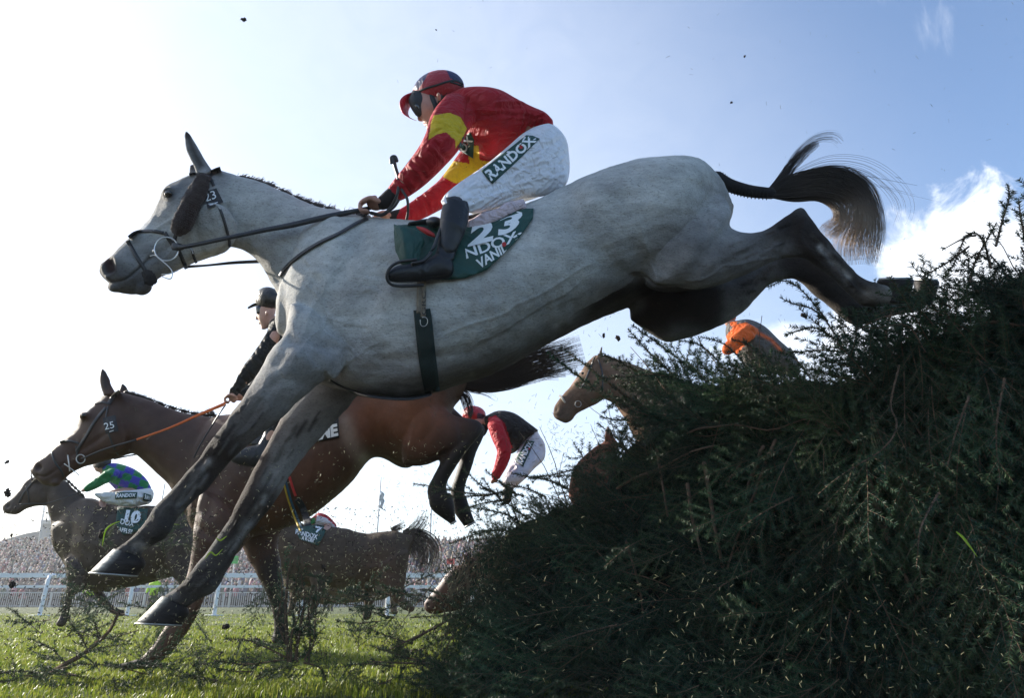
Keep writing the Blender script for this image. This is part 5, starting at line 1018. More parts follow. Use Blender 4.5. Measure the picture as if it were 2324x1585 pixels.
mb = MB(); ptube(mb, [(1312+7*math.cos(a), 918+7*math.sin(a), Yc-.12) for a in np.linspace(0, 6.28, 20)], .6, 5, 1); link("bit_ring", mb.mesh("bit_ring"), M['dullsteel'], HC)
HD, BD = small_horse("reddish horse low behind the spruce, only an ear and its arched neck showing", [
    ('l', [(1376, 1002, 1404, 1006, Yc+.1, .8), (1352, 1014, 1400, 1040, Yc+.1, .6), (1322, 1038, 1400, 1100, Yc+.1, .6), (1296, 1080, 1400, 1150, Yc+.1, .6), (1290, 1130, 1400, 1210, Yc+.1, .7)], 20),
    ('l', [(1370, 1000, 1400, 1000, Yc+.1, .5), (1372, 980, 1390, 982, Yc+.1, .5), (1378, 964, 1382, 964, Yc+.1, .6)], 10)], .012, (.15, .062, .038), [('blob', [(1380, 970)], 12, (.3, .26, .22), .8)], mat='dusty')
JO, _g = rider("jockey in dusty grey silks with orange sleeves and cap just above the spruce top", [('ball', 1656, 732, 6, 12, 12, .08), ('limb', [(1665, 740, 6, 12), (1710, 760, 6, 18), (1770, 800, 6, 18)]), ('limb', [(1690, 750, 5.8, 10), (1650, 800, 5.8, 8)])], (.45, .26, .2),
    [("silks", [('l', [(1664, 730, 1660, 790, 6, 1.2), (1700, 726, 1690, 830, 6, 1.1), (1736, 742, 1730, 850, 6, 1.1), (1768, 772, 1770, 850, 6, 1.1), (1800, 800, 1800, 860, 6, 1.1)]), ('limb', [(1704, 752, 5.76, 19), (1680, 768, 5.74, 18), (1650, 795, 5.74, 14)])], (.095, .085, .078),
      [('poly', [(1636, 815), (1640, 775), (1668, 738), (1694, 732), (1722, 748), (1712, 768), (1686, 788), (1660, 820)], (.75, .13, .015)), ('blob', [(1718, 755), (1750, 772), (1776, 800)], 4, (.7, .12, .015), .95), ('poly', [(1655, 726), (1672, 728), (1672, 742), (1658, 740)], (.7, .12, .015))], 'silk'),
     ("helmet", [('ball', 1654, 722, 6, 17, 12, .11)], (.7, .12, .015), [('poly', [(1640, 712), (1650, 708), (1650, 740), (1638, 740)], (.05, .03, .03))], 'helmet')], vox=.012)
# ================================================================ ground, grass, rail, crowd, stand
def grass_mat(name, c1, c2, c3, trans=.45):
    m, N, L, B = mat_new(name); tc = N.new("ShaderNodeTexCoord"); n = N.new("ShaderNodeTexNoise"); n.inputs["Scale"].default_value = 1.3; n.inputs["Detail"].default_value = 5
    L.new(tc.outputs["Object"], n.inputs["Vector"]); a = N.new("ShaderNodeAttribute"); a.attribute_name = "col"
    r = N.new("ShaderNodeValToRGB"); r.color_ramp.elements[0].position = .35; r.color_ramp.elements[0].color = (*c1, 1); r.color_ramp.elements[1].position = .65; r.color_ramp.elements[1].color = (*c2, 1)
    L.new(n.outputs["Fac"], r.inputs[0]); x = N.new("ShaderNodeMix"); x.data_type = 'RGBA'; L.new(a.outputs["Fac"], x.inputs[0]); L.new(r.outputs[0], x.inputs[6]); x.inputs[7].default_value = (*c3, 1)
    L.new(x.outputs[2], B.inputs["Base Color"]); B.inputs["Roughness"].default_value = .42; B.inputs["Specular IOR Level"].default_value = .5
    t = N.new("ShaderNodeBsdfTranslucent"); L.new(x.outputs[2], t.inputs[0]); mx = N.new("ShaderNodeMixShader"); mx.inputs[0].default_value = trans
    L.new(B.outputs[0], mx.inputs[1]); L.new(t.outputs[0], mx.inputs[2]); L.new(mx.outputs[0], N["Material Output"].inputs[0]); return m
m, N, L, B = mat_new("turf"); tc = N.new("ShaderNodeTexCoord")
n1 = N.new("ShaderNodeTexNoise"); n1.inputs["Scale"].default_value = .6; n1.inputs["Detail"].default_value = 8; L.new(tc.outputs["Object"], n1.inputs["Vector"])
n2 = N.new("ShaderNodeTexNoise"); n2.inputs["Scale"].default_value = 45; n2.inputs["Detail"].default_value = 6; L.new(tc.outputs["Object"], n2.inputs["Vector"])
r = N.new("ShaderNodeValToRGB"); r.color_ramp.elements[0].position = .3; r.color_ramp.elements[0].color = (.045, .068, .012, 1); r.color_ramp.elements[1].position = .7; r.color_ramp.elements[1].color = (.105, .13, .02, 1)
L.new(n1.outputs["Fac"], r.inputs[0]); r2 = N.new("ShaderNodeMapRange"); L.new(n2.outputs["Fac"], r2.inputs[0]); r2.inputs[1].default_value = .3; r2.inputs[2].default_value = .7; r2.inputs[3].default_value = .45; r2.inputs[4].default_value = 1.4
x = N.new("ShaderNodeMix"); x.data_type = 'RGBA'; x.blend_type = 'MULTIPLY'; x.inputs[0].default_value = 1; L.new(r.outputs[0], x.inputs[6]); L.new(r2.outputs[0], x.inputs[7]); sp = N.new("ShaderNodeSeparateXYZ"); L.new(tc.outputs["Object"], sp.inputs[0]); lr = N.new("ShaderNodeMapRange"); L.new(sp.outputs[1], lr.inputs[0]); lr.inputs[1].default_value = 2.75; lr.inputs[2].default_value = 3.15
x3 = N.new("ShaderNodeMix"); x3.data_type = 'RGBA'; L.new(lr.outputs[0], x3.inputs[0]); x3.inputs[6].default_value = (.022, .024, .016, 1); L.new(x.outputs[2], x3.inputs[7]); L.new(x3.outputs[2], B.inputs["Base Color"])   # unseen ground near the camera, darkened to cut bounce light
B.inputs["Roughness"].default_value = .9; b = N.new("ShaderNodeBump"); b.inputs["Strength"].default_value = .9; b.inputs["Distance"].default_value = .05; L.new(n2.outputs["Fac"], b.inputs["Height"]); L.new(b.outputs[0], B.inputs["Normal"]); M['turf'] = m
# one sheet to the horizon: finer near the camera
gx = np.concatenate([-np.geomspace(3000, 6, 26), np.linspace(-5.7, 8.7, 60), np.geomspace(9, 3000, 26)]); gy = np.concatenate([[-40, -10, -3, 0, 1], np.linspace(1.5, 12, 50), np.geomspace(13, 3500, 36)])
def gz(x, y):
    return .012*np.sin(x*2.1+y*.7)*np.cos(y*1.7-x)+.008*np.sin(x*5.3)*np.cos(y*4.1) if True else 0
X, Yg = np.meshgrid(gx, gy); near = np.exp(-(np.hypot(X, Yg)/14)**2); Z = gz(X, Yg)*near - .012
V = np.stack([X, Yg, Z], -1).reshape(-1, 3); nx = len(gx); F = np.array([(i*nx+j, i*nx+j+1, (i+1)*nx+j+1, (i+1)*nx+j) for i in range(len(gy)-1) for j in range(nx-1)])
tag(link("ground", bigmesh("ground", V, F), M['turf']), "green racecourse turf stretching away to the rails", kind='structure')

def blades(n, y0, y1, x0, x1, h, w, seed, dens=True, keep=None):
    """n grass blades, two bent triangles each (a quad and a tip)"""
    r = np.random.default_rng(seed); y = y0*(y1/y0)**r.uniform(0, 1, n); k = y/y1; x = r.uniform(-1, 1, n)*(.86*y+.6)+.0
    cl = np.sin(x*3.1+1.7*np.sin(y*2.3))*np.cos(y*3.7+x) + .6*np.sin(x*11+y*7)*np.cos(y*13-x*5)
    hh = h*(.75+.3*np.clip(cl, -1, 1.4))*r.uniform(.5, 1.25, n); a = r.uniform(0, 2*np.pi, n); lean = r.uniform(.1, .9, n)
    ww = w*r.uniform(.7, 1.3, n)*(y/y0)**.5; z = gz(x, y)-.014
    dx, dy = np.cos(a), np.sin(a); px_, py_ = -dy, dx
    b = np.stack([x, y, z], 1); side = np.stack([px_*ww, py_*ww, 0*ww], 1)/2; l = np.stack([dx, dy, 0*dx], 1)*(hh*lean)[:, None]
    up = np.stack([0*hh, 0*hh, hh], 1); m = b+l*.3+up*.6; t = b+l+up*(1-.25*lean[:, None])
    V = np.stack([b-side, b+side, m+side*.8, m-side*.8, t], 1).reshape(-1, 3); o = np.arange(n)[:, None]*5
    F = np.concatenate([o+np.array([0, 1, 2]), o+np.array([0, 2, 3]), o+np.array([3, 2, 4])]); c = np.repeat(np.clip(r.normal(.35, .3, n), 0, 1), 5); return V, F, c
Vs, Fs, Cs, o = [], [], [], 0
for a in ((70000, 3.0, 5.2, 0, 0, .055, .0042, 1), (110000, 5.0, 11, 0, 0, .05, .005, 2), (70000, 10, 24, 0, 0, .045, .008, 3)):
    V, F, c = blades(*a); Vs.append(V); Fs.append(F+o); Cs.append(c); o += len(V)
me = bigmesh("grass", np.concatenate(Vs), np.concatenate(Fs)); c = np.concatenate(Cs); at = me.color_attributes.new("col", 'FLOAT_COLOR', 'POINT'); at.data.foreach_set("color", np.stack([c, c, c, c*0+1], 1).ravel())
M['grass'] = grass_mat("grass_blades", (.095, .16, .013), (.16, .215, .018), (.3, .3, .06), .55)
tag(link("grass", me, M['grass'], smooth=False), "short sunlit grass of the landing side", "grass", kind='stuff')

# ---- running rail
M['rail'] = mk("white_plastic_rail", (.74, .75, .76), .45, noise=.06, nscale=5, bump=.05, bscale=60)
def wx(px, Y): return (px-1162)/FPX*Y/(CP)          # x of a far ground point
YR = 21.6
def rail_post(px, Y):
    x = (px-1162)/FPX*Y*1.073/1.0*1.0; x = P(px, 1390, Y)[0]; mb = MB()
    tube(mb, [(x, Y-.42, -.03), (x, Y-.40, .5), (x, Y-.38, .98), (x, Y-.33, 1.07), (x, Y-.18, 1.12), (x, Y, 1.12)], .058, 10); box(mb, (x, Y-.42, .0), (.5, .2, .03))
    o = link("post", mb.mesh("post"), M['rail'], RL); return x
RL = empty("running_rail", "white plastic running rail with bent posts across the course in front of the crowd", "rail")
mb = MB(); box(mb, (0, YR, 1.115), (70, .16, .13)); link("top_rail", mb.mesh("top_rail"), M['rail'], RL, smooth=False)
mb = MB(); box(mb, (0, YR+.02, .80), (70, .05, .075)); link("middle_rail", mb.mesh("middle_rail"), M['rail'], RL, smooth=False)
for px in (-72, 112, 306, 500, 694, 884, 1074, 1264): rail_post(px, YR)
# ---- crowd barrier far behind
M['galv'] = mk("galvanised_barrier", (.5, .5, .5), .5, noise=.1, nscale=4, metal=.2)
BR_ = empty("crowd_barrier", "pale metal crowd barrier of upright bars at the foot of the packed bank", "barrier")
YB = 58.0; V = []; mb = MB()
for i in range(-300, 40): box(mb, (i*.17, YB, .55), (.035, .03, 1.05))
tag(link("upright_bars", mb.mesh("upright_bars"), M['galv'], BR_, smooth=False), kind='stuff')
mb = MB(); box(mb, (-22, YB, 1.1), (60, .05, .06)); box(mb, (-22, YB, .08), (60, .05, .05)); link("frame", mb.mesh("frame"), M['galv'], BR_, smooth=False)
mb = MB()
for i in range(-22, 3): box(mb, (i*2.3, YB-.02, .56), (.09, .06, 1.14))
link("frame_posts", mb.mesh("frame_posts"), M['galv'], BR_, smooth=False)

# ---- crowd on a stepped bank
rngc = np.random.default_rng(7)
def sph(n, m):
    V = []; 
    for i in range(1, n):
        for j in range(m): V.append((math.sin(math.pi*i/n)*math.cos(2*math.pi*j/m), math.sin(math.pi*i/n)*math.sin(2*math.pi*j/m), math.cos(math.pi*i/n)))
    V += [(0, 0, 1), (0, 0, -1)]; F = []
    for i in range(n-2):
        for j in range(m): a, b = i*m+j, i*m+(j+1) % m; F += [(a, b, b+m), (a, b+m, a+m)]
    t, q = len(V)-2, len(V)-1
    for j in range(m): F += [(t, (j+1) % m, j), (q, (n-2)*m+j, (n-2)*m+(j+1) % m)]
    return np.array(V), np.array(F)
SV, SF = sph(6, 8)
pv, pf, pc, o = [], [], [], 0
cloth_cols = [(.03, .035, .05), (.02, .02, .022), (.10, .09, .09), (.05, .06, .10), (.16, .15, .15), (.25, .03, .03), (.04, .06, .16), (.45, .44, .42), (.12, .06, .04), (.3, .2, .12), (.08, .1, .06), (.35, .12, .15), (.06, .04, .05)]
for row in range(22):
    Y = 60+row*.95; z0 = .0+row*.262 if row else 0; n = int((Y*.95+24)/.52)
    xs = np.linspace(-Y*.83, 13, n)
    for x in xs:
        x = x+rngc.uniform(-.16, .16); y = Y+rngc.uniform(-.25, .25); h = z0+rngc.uniform(1.5, 1.82); cc = tuple(np.array(cloth_cols[rngc.integers(len(cloth_cols))])*1.0+.014); sk = (.30+rngc.uniform(-.1, .1), .2, .165); hair = [(.03, .02, .015), (.12, .07, .03), (.3, .28, .25), (.45, .35, .2), (.35, .35, .36), (.02, .02, .03)][rngc.integers(6)]
        for c, s, col in (((x, y, h-.52), (.25, .16, .42), cc), ((x, y, h-.02), (.095, .11, .135), sk), ((x, y+.03, h+.035), (.105, .115, .105), hair)):
            pv.append(SV*np.array(s)+np.array(c)); pf.append(SF+o); o += len(SV); pc.append(np.tile(np.array([*col, 1]), (len(SV), 1)))
me = bigmesh("crowd", np.concatenate(pv), np.concatenate(pf)); at = me.color_attributes.new("col", 'FLOAT_COLOR', 'POINT'); at.data.foreach_set("color", np.concatenate(pc).ravel())
M['crowd'] = mk("crowd", (1, 1, 1), .7, attr=True, noise=.15, nscale=20)
tag(link("crowd", me, M['crowd']), "packed crowd of racegoers standing on the far bank", "crowd", kind='stuff')
mb = MB(); v = []
for row in range(22): box(mb, (-18, 60.2+row*.95+.5, (row*.262)/2-.1), (110, 1.1, row*.262+.2))
tag(link("terrace", mb.mesh("terrace"), mk("dark_terrace", (.06, .055, .05), .9, .2, 3, .3, 20), smooth=False), "stepped earth bank under the crowd", kind='structure')

# ---- stand roof, tower, masts, flagpoles
def at(px, py, Y): return P(px, py, Y)
M['roof'] = mk("grey_green_roof", (.07, .085, .08), .6, noise=.08, nscale=.5); M['panel'] = mk("pale_panel", (.3, .3, .3), .6, noise=.06, nscale=.4)
ST = empty("grandstand", "curved grey-green grandstand roof at far left above the crowd", "grandstand"); mb = MB()
top = [(-260, 1290), (-140, 1262), (-60, 1243), (0, 1229), (30, 1220), (60, 1212), (88, 1207), (120, 1204), (180, 1203), (300, 1204)]
R = np.array([[P(x, y, 118), P(x, y+10, 118), P(x, 1260, 118)] for x, y in top]); slab(mb, R, 22.0); link("roof", mb.mesh("roof"), M['roof'], ST)
TW = empty("tower", "pale tapering tower with a capped top and stay cables beside the grandstand roof", "tower"); mb = MB()
q = [at(80, 1262, 100), at(136, 1262, 100), at(130, 1190, 100), at(96, 1190, 100)]
slab(mb, np.array([[q[0], q[1]], [q[3], q[2]]]), 6.0); link("shaft", mb.mesh("shaft"), M['panel'], TW, smooth=False)
mb = MB(); q = [at(92, 1190, 99.6), at(133, 1190, 99.6), at(133, 1181, 99.6), at(92, 1181, 99.6)]; slab(mb, np.array([[q[0], q[1]], [q[3], q[2]]]), 7.0); link("cap", mb.mesh("cap"), M['galv'], TW, smooth=False)
mb = MB(); 
for a, b in (((86, 1240), (101, 1140)), ((88, 1236), (104, 1140)), ((104, 1182), (112, 1150)), ((112, 1180), (108, 1150))): tube(mb, [at(*a, 99), at(*b, 99)], .06, 5)
link("stay_cables", mb.mesh("stay_cables"), M['galv'], TW)
def pole(px, top, bot, Y, label, flag=None):
    E = empty("flagpole" if flag else "mast", label, "flagpole" if flag else "mast"); b = at(px, bot, Y); t = b.copy(); dz = at(px, top, Y)[2]; t[2] = dz
    mb = MB(); tube(mb, [(b[0], Y, 0), (b[0], Y, dz)], [.085, .05], 6); ball(mb, *(proj([t])[0]), Y, 1.4, 1.4, .06, 0, 6); link("pole", mb.mesh("pole"), M['galv'], E)
    if flag:
        x = b[0]; z = dz-.5; mb = MB(); Rr = np.array([[(x+.06+.32*s+.08*math.sin(k*2.1+s*3), Y-.1*math.sin(k+s*4), z-.6-k*.26-.3*s) for s in np.linspace(0, 1, 5)] for k in range(6)]); slab(mb, Rr, .02); link("flag", mb.mesh("flag"), flag, E)
pole(850, 1085, 1300, 57, "flagpole with a drooping blue-grey flag in the gap under the bay horse", mk("flag_cloth", (.4, .46, .52), .7, .1, 2, trans=.4))
pole(973, 1088, 1300, 57, "thin bare pole right of the flagpole under the bay's hooves")
pole(346, 1098, 1260, 57, "thin mast standing behind the rump of horse number 10")
def board(px, py, w, h, Y, label, mat, text=None, round_=False):
    E = empty("sign", label, "sign"); c = at(px, py, Y); m = mpp(px, py, Y); mb = MB()
    if round_: 
        th = np.linspace(0, 6.28, 21)[:-1]; rings_to(mb, [np.array([(c[0]+w*m/2*math.cos(a), Y+dy, c[2]+w*m/2*math.sin(a)) for a in th]) for dy in (0, .05)], capf=.02)
    else: box(mb, c, (w*m, .06, h*m))
    link("board", mb.mesh("board"), mat, E, smooth=False); mb = MB(); tube(mb, [(c[0], Y+.08, 0), (c[0], Y+.08, c[2])], .04, 6); link("post", mb.mesh("post"), M['galv'], E)
    if text:
        mb = MB(); V, F = text2d(text[0], .02); W_ = np.stack([c[0]+(V[:, 0]-.5)*w*m*.8, np.full(len(V), Y-.04), c[2]+(V[:, 1]-.5)*h*m*text[1]], 1); mb.add(W_, F); link("lettering", mb.mesh("lettering"), text[2], E, smooth=False)
board(532, 1272, 17, 17, 50, "small green betting sign in the crowd beside the grey's lower foreleg", mk("green_sign", (.01, .42, .06), .6, .05, 5), ("BETS", .35, mk("dark_green_print", (.0, .1, .02), .6, .05, 5)))
board(1023, 1276, 18, 12, 50, "red sign in the crowd at the edge of the spruce", mk("red_sign", (.62, .05, .04), .6, .05, 5))
board(881, 1279, 11, 11, 24, "round white disc sign on a thin post beside the tail of horse 7", M['rail'], round_=True)
M['vest'] = mk("hi_vis", (.55, .85, .03), .6, noise=.1, nscale=12, attr=False, bump=.2, bscale=40, trans=.2)
def steward(px, pyh, Y, label):
    """standing steward, head top at pyh"""
    E = empty("person", label, "person", "stewards in yellow jackets by the rail"); c = at(px, pyh, Y); s = c[2]/1.75; x = c[0]; mb = MB()
    tube(mb, [(x, Y, 1.45*s), (x, Y, 1.6*s)], .06*s, 8)
    V = SV*np.array([.09, .11, .125])*s+np.array([x, Y, 1.63*s]); mb.add(V, SF)
    for k in (-1, 1): tube(mb, [(x+.1*k*s, Y, .95*s), (x+.11*k*s, Y-.02, .5*s), (x+.1*k*s, Y, .03)], [.09*s, .07*s, .05*s], 8); tube(mb, [(x+.2*k*s, Y, 1.4*s), (x+.27*k*s, Y-.05, 1.12*s), (x+.2*k*s, Y-.2, .92*s)], [.055*s, .045*s, .035*s], 8)
    me = mb.mesh("steward_body"); paint(me, (.05, .05, .06), []); V = vget(me); ca_ = me.color_attributes["col"]; C = np.tile([.03, .03, .04, 1.], (len(V), 1)); C[V[:, 2] > 1.47*s] = (.45, .28, .2, 1); ca_.data.foreach_set("color", C.ravel()); link("body", me, M['crowd'], E)
    mb = MB(); rings_to(mb, [np.array([(x+a*math.cos(t)*s, Y+b_*math.sin(t)*s, z*s) for t in np.linspace(0, 6.28, 13)[:-1]]) for a, b_, z in ((.2, .14, .82), (.21, .15, 1.1), (.24, .16, 1.35), (.17, .12, 1.48), (.07, .07, 1.52))], capf=.1)
    for k in (-1, 1): tube(mb, [(x+.2*k*s, Y, 1.4*s), (x+.29*k*s, Y-.05, 1.12*s), (x+.22*k*s, Y-.2, .95*s)], [.08*s, .065*s, .055*s], 8)
    link("jacket", mb.mesh("jacket"), M['vest'], E)
steward(897, 1313, 23.5, "steward in a yellow high-visibility jacket behind the rail near the spruce"); steward(356, 1308, 27, "steward in a yellow jacket behind the rail, between the grey's two front hooves")
steward(214, 1308, 27, "steward in a yellow jacket behind the rail, left of the grey's upper hoof"); steward(755, 1314, 30, "steward in a yellow jacket glimpsed under the belly of horse number 7")
# ================================================================ spruce
M['bark'] = mk("spruce_bark", (.13, .08, .05), .85, noise=.3, nscale=30, bump=.7, bscale=90)
def needle_mat(name, c1, c2, trans=.25):
    m, N, L, B = mat_new(name); tc = N.new("ShaderNodeTexCoord"); n = N.new("ShaderNodeTexNoise"); n.inputs["Scale"].default_value = 3.5; n.inputs["Detail"].default_value = 4; L.new(tc.outputs["Object"], n.inputs["Vector"])
    a = N.new("ShaderNodeAttribute"); a.attribute_name = "col"; r = N.new("ShaderNodeMix"); r.data_type = 'RGBA'; r.inputs[6].default_value = (*c1, 1); r.inputs[7].default_value = (*c2, 1); L.new(a.outputs["Fac"], r.inputs[0])
    q = N.new("ShaderNodeMapRange"); L.new(n.outputs["Fac"], q.inputs[0]); q.inputs[1].default_value = .3; q.inputs[2].default_value = .7; q.inputs[3].default_value = .65; q.inputs[4].default_value = 1.35
    x = N.new("ShaderNodeMix"); x.data_type = 'RGBA'; x.blend_type = 'MULTIPLY'; x.inputs[0].default_value = 1; L.new(r.outputs[2], x.inputs[6]); L.new(q.outputs[0], x.inputs[7])
    n9 = N.new("ShaderNodeTexNoise"); n9.inputs["Scale"].default_value = 1.7; n9.inputs["Detail"].default_value = 2; L.new(tc.outputs["Object"], n9.inputs["Vector"]); q9 = N.new("ShaderNodeMapRange"); L.new(n9.outputs["Fac"], q9.inputs[0]); q9.inputs[1].default_value = .42; q9.inputs[2].default_value = .6
    h9 = N.new("ShaderNodeMix"); h9.data_type = 'RGBA'; h9.blend_type = 'MULTIPLY'; L.new(q9.outputs[0], h9.inputs[0]); L.new(x.outputs[2], h9.inputs[6]); h9.inputs[7].default_value = (.75, 1.0, 1.08, 1); x = h9   # bluish boughs among the green
    L.new(x.outputs[2], B.inputs["Base Color"]); B.inputs["Roughness"].default_value = .5; B.inputs["Specular IOR Level"].default_value = .3
    t = N.new("ShaderNodeBsdfTranslucent"); L.new(x.outputs[2], t.inputs[0]); mx = N.new("ShaderNodeMixShader"); mx.inputs[0].default_value = trans
    L.new(B.outputs[0], mx.inputs[1]); L.new(t.outputs[0], mx.inputs[2]); L.new(mx.outputs[0], N["Material Output"].inputs[0]); return m
M['needle'] = needle_mat("spruce_needles", (.009, .032, .022), (.070, .104, .042), .2)

class Spray:
    """collects needles (triangles) and stems (3-sided tubes) as numpy arrays"""
    def __init__(s): s.v = []; s.f = []; s.c = []; s.k = []; s.n = 0
    def put(s, V, F, c, stem): s.v.append(V); s.f.append(F+s.n); s.c.append(c); s.k.append(np.full(len(F), stem)); s.n += len(V)
    def shoot(s, path, rng, r=.0022, per_m=850, L=.021, w=.0034, flat=.55, bare=0.0):
        path = np.asarray(path, float); seg = np.linalg.norm(np.diff(path, axis=0), axis=1); cum = np.concatenate([[0], np.cumsum(seg)]); tot = cum[-1]
        n = max(6, int(tot*per_m*(1-bare))); t = np.sort(rng.uniform(bare*tot, tot, n)); p = np.stack([np.interp(t, cum, path[:, k]) for k in range(3)], 1)
        T = np.gradient(path, axis=0); T = np.stack([np.interp(t, cum, T[:, k]) for k in range(3)], 1); T /= np.linalg.norm(T, axis=1)[:, None]+1e-9
        ref = s.ref; A = np.cross(T, ref); A /= np.linalg.norm(A, axis=1)[:, None]+1e-9; Bn = np.cross(A, T)
        a = rng.uniform(0, 2*np.pi, n); ca = np.cos(a); sa = np.sin(a)*(1-flat); D = A*ca[:, None]+Bn*sa[:, None]; D /= np.linalg.norm(D, axis=1)[:, None]+1e-9
        D = D*.85+T*rng.uniform(.35, .8, n)[:, None]; D /= np.linalg.norm(D, axis=1)[:, None]; l = L*rng.uniform(.65, 1.1, n)*np.clip((tot-t)/.012+.45, .45, 1)
        W = np.cross(D, rng.normal(size=(n, 3))); W /= np.linalg.norm(W, axis=1)[:, None]+1e-9; W *= w/2
        V = np.stack([p-W, p+W, p+D*l[:, None]], 1).reshape(-1, 3); F = np.arange(3*n).reshape(-1, 3); tip = np.clip(t/tot, 0, 1)
        c = np.repeat(np.clip(rng.normal(.25, .18, n)+tip*.35, 0, 1), 3); s.put(V, F, c, 0)
        m = len(path); ang = np.array([0, 2.1, 4.2]); T2 = np.gradient(path, axis=0); T2 /= np.linalg.norm(T2, axis=1)[:, None]+1e-9
        A2 = np.cross(T2, ref+.01); A2 /= np.linalg.norm(A2, axis=1)[:, None]+1e-9; B2 = np.cross(A2, T2); rr = np.linspace(r, r*.4, m)[:, None, None]
        R = (path[:, None]+rr*(np.cos(ang)[None, :, None]*A2[:, None]+np.sin(ang)[None, :, None]*B2[:, None])).reshape(-1, 3)
        F = [];
        for i in range(m-1):
            for j in range(3): a_, b_ = i*3+j, i*3+(j+1) % 3; F += [(a_, b_, b_+3), (a_, b_+3, a_+3)]
        s.put(R, np.array(F), np.full(len(R), .5), 1)
    ref = np.array([0., 0., 1.])
    def arrays(s): return np.concatenate(s.v), np.concatenate(s.f), np.concatenate(s.c), np.concatenate(s.k)
def spray_mesh(name, V, F, c, k):
    me = bigmesh(name, V, F); at = me.color_attributes.new("col", 'FLOAT_COLOR', 'POINT'); at.data.foreach_set("color", np.stack([c, c, c, c*0+1], 1).ravel())
    me.materials.append(M['needle']); me.materials.append(M['bark']); me.polygons.foreach_set("material_index", k.astype(np.int32)); return me
def link2(name, me, parent=None):
    o = bpy.data.objects.new(name, me); scn.collection.objects.link(o)
    if parent is not None: o.parent = parent
    return o
def bough_local(seed, L=.5, per_m=700):
    """flat bough along +x in the xy plane"""
    r = np.random.default_rng(seed); s = Spray(); s.ref = np.array([0., 0., 1.]); m = 9; t = np.linspace(0, 1, m); main = np.stack([t*L, .05*L*np.sin(t*3+seed), -.12*L*t*t+.02*np.sin(t*5)], 1)
    s.shoot(main, r, r=.0028, per_m=per_m); 
    for i in range(13):
        u = .12+.8*i/13+r.uniform(-.02, .02); side = 1 if i % 2 else -1; b = np.array([np.interp(u, t, main[:, q]) for q in range(3)]); l = (.42*L*(1-u)+.06)*r.uniform(.7, 1.15); a = math.radians(r.uniform(38, 56))*side
        q = np.linspace(0, 1, 6)[:, None]; d = np.array([math.cos(a), math.sin(a), 0]); pth = b+d*l*q+np.array([.3*l, 0, 0])*q*q*.5+np.array([0, 0, -.18*l])*q*q+np.array([0, 0, r.uniform(-.1, .1)*l])*q
        s.shoot(pth, r, r=.0013, per_m=per_m)
        if l > .13:
            for k in (.4, .65):
                a2 = a+math.radians(r.uniform(35, 50))*(1 if r.random() < .5 else -1); b2 = b+d*l*k; l2 = l*.38; d2 = np.array([math.cos(a2), math.sin(a2), 0]); q4 = np.linspace(0, 1, 4)[:, None]; s.shoot(b2+d2*l2*q4, r, r=.0011, per_m=per_m)
    return s.arrays()
TPL = [bough_local(i) for i in range(9)]
# fence face: vertical plane through these world points
NF = np.array([.5, .866, 0.]); DF = 2.84
def fence_pt(px, py, back=0.0):
    d = raydir(px, py); t = (DF+back)/(NF[0]*d[0]+NF[1]*d[1]); return np.array([0, 0, CAMZ])+d*t
top_line = [(980, 1600), (1015, 1520), (1045, 1440), (1072, 1330), (1098, 1235), (1122, 1165), (1180, 1130), (1260, 1098), (1330, 1058), (1380, 975), (1430, 940), (1486, 856), (1560, 812), (1650, 800), (1730, 806), (1800, 804), (1880, 812), (1950, 790), (2000, 745), (2080, 708), (2150, 690), (2230, 655), (2290, 585), (2330, 530), (2450, 420), (2620, 250)]
def topy(x, off=0): return np.interp(x, [p[0] for p in top_line], [p[1] for p in top_line])+off
FN = empty("spruce_fence", "tall dark fence of packed green spruce boughs filling the right of the picture", "fence")
# inner packed mass
rngf = np.random.default_rng(11); mb = MB(); xs = np.linspace(1010, 2620, 70); rows = 22; Fr = np.zeros((len(xs), rows, 3)); Bk = Fr.copy()
for i, x in enumerate(xs):
    ty = topy(x, 34)
    zt = fence_pt(x, ty)[2]; zb = -.15
    p0 = fence_pt(x, ty)
    # vertical column under the top point of the face
    for j in range(rows):
        z = zt+(zb-zt)*j/(rows-1); bulge = .24-.10*(1-z/1.6)+rngf.uniform(-.05, .05); Fr[i, j] = (p0[0]+NF[0]*bulge, p0[1]+NF[1]*bulge, z); th = .95*(1-.35*max(0, z)/1.6)
        Bk[i, j] = (p0[0]+NF[0]*(bulge+th), p0[1]+NF[1]*(bulge+th), z+(0 if j else -.12))
n, m_ = Fr.shape[:2]; V = np.concatenate([Fr.reshape(-1, 3), Bk.reshape(-1, 3)]); o = n*m_; F = []
for i in range(n-1):
    for j in range(m_-1): a, b, c, d = i*m_+j, i*m_+j+1, (i+1)*m_+j+1, (i+1)*m_+j; F += [(a, b, c, d), (a+o, d+o, c+o, b+o)]
for i in range(n-1): F += [(i*m_, (i+1)*m_, (i+1)*m_+o, i*m_+o)]
for j in range(m_-1): F += [(j, j+o, j+1+o, j+1)]; a = (n-1)*m_+j; F += [(a, a+1, a+1+o, a+o)]
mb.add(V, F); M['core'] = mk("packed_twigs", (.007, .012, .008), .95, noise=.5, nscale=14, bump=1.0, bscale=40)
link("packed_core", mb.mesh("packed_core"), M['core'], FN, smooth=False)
def place(T, pos, xdir, nrm, s):
    V, F, c, k = T; x = xdir/np.linalg.norm(xdir); z = nrm-x*(nrm@x); z /= np.linalg.norm(z); y = np.cross(z, x); R = np.stack([x, y, z]); return (V*s)@R+pos
acc = Spray(); cnt = 0
def add_tpl(T, V, acc=None, tint=0.0):
    acc.v.append(V); acc.f.append(T[1]+acc.n); acc.c.append(np.clip(T[2]+tint, 0, 1)); acc.k.append(T[3]); acc.n += len(V)
import collections
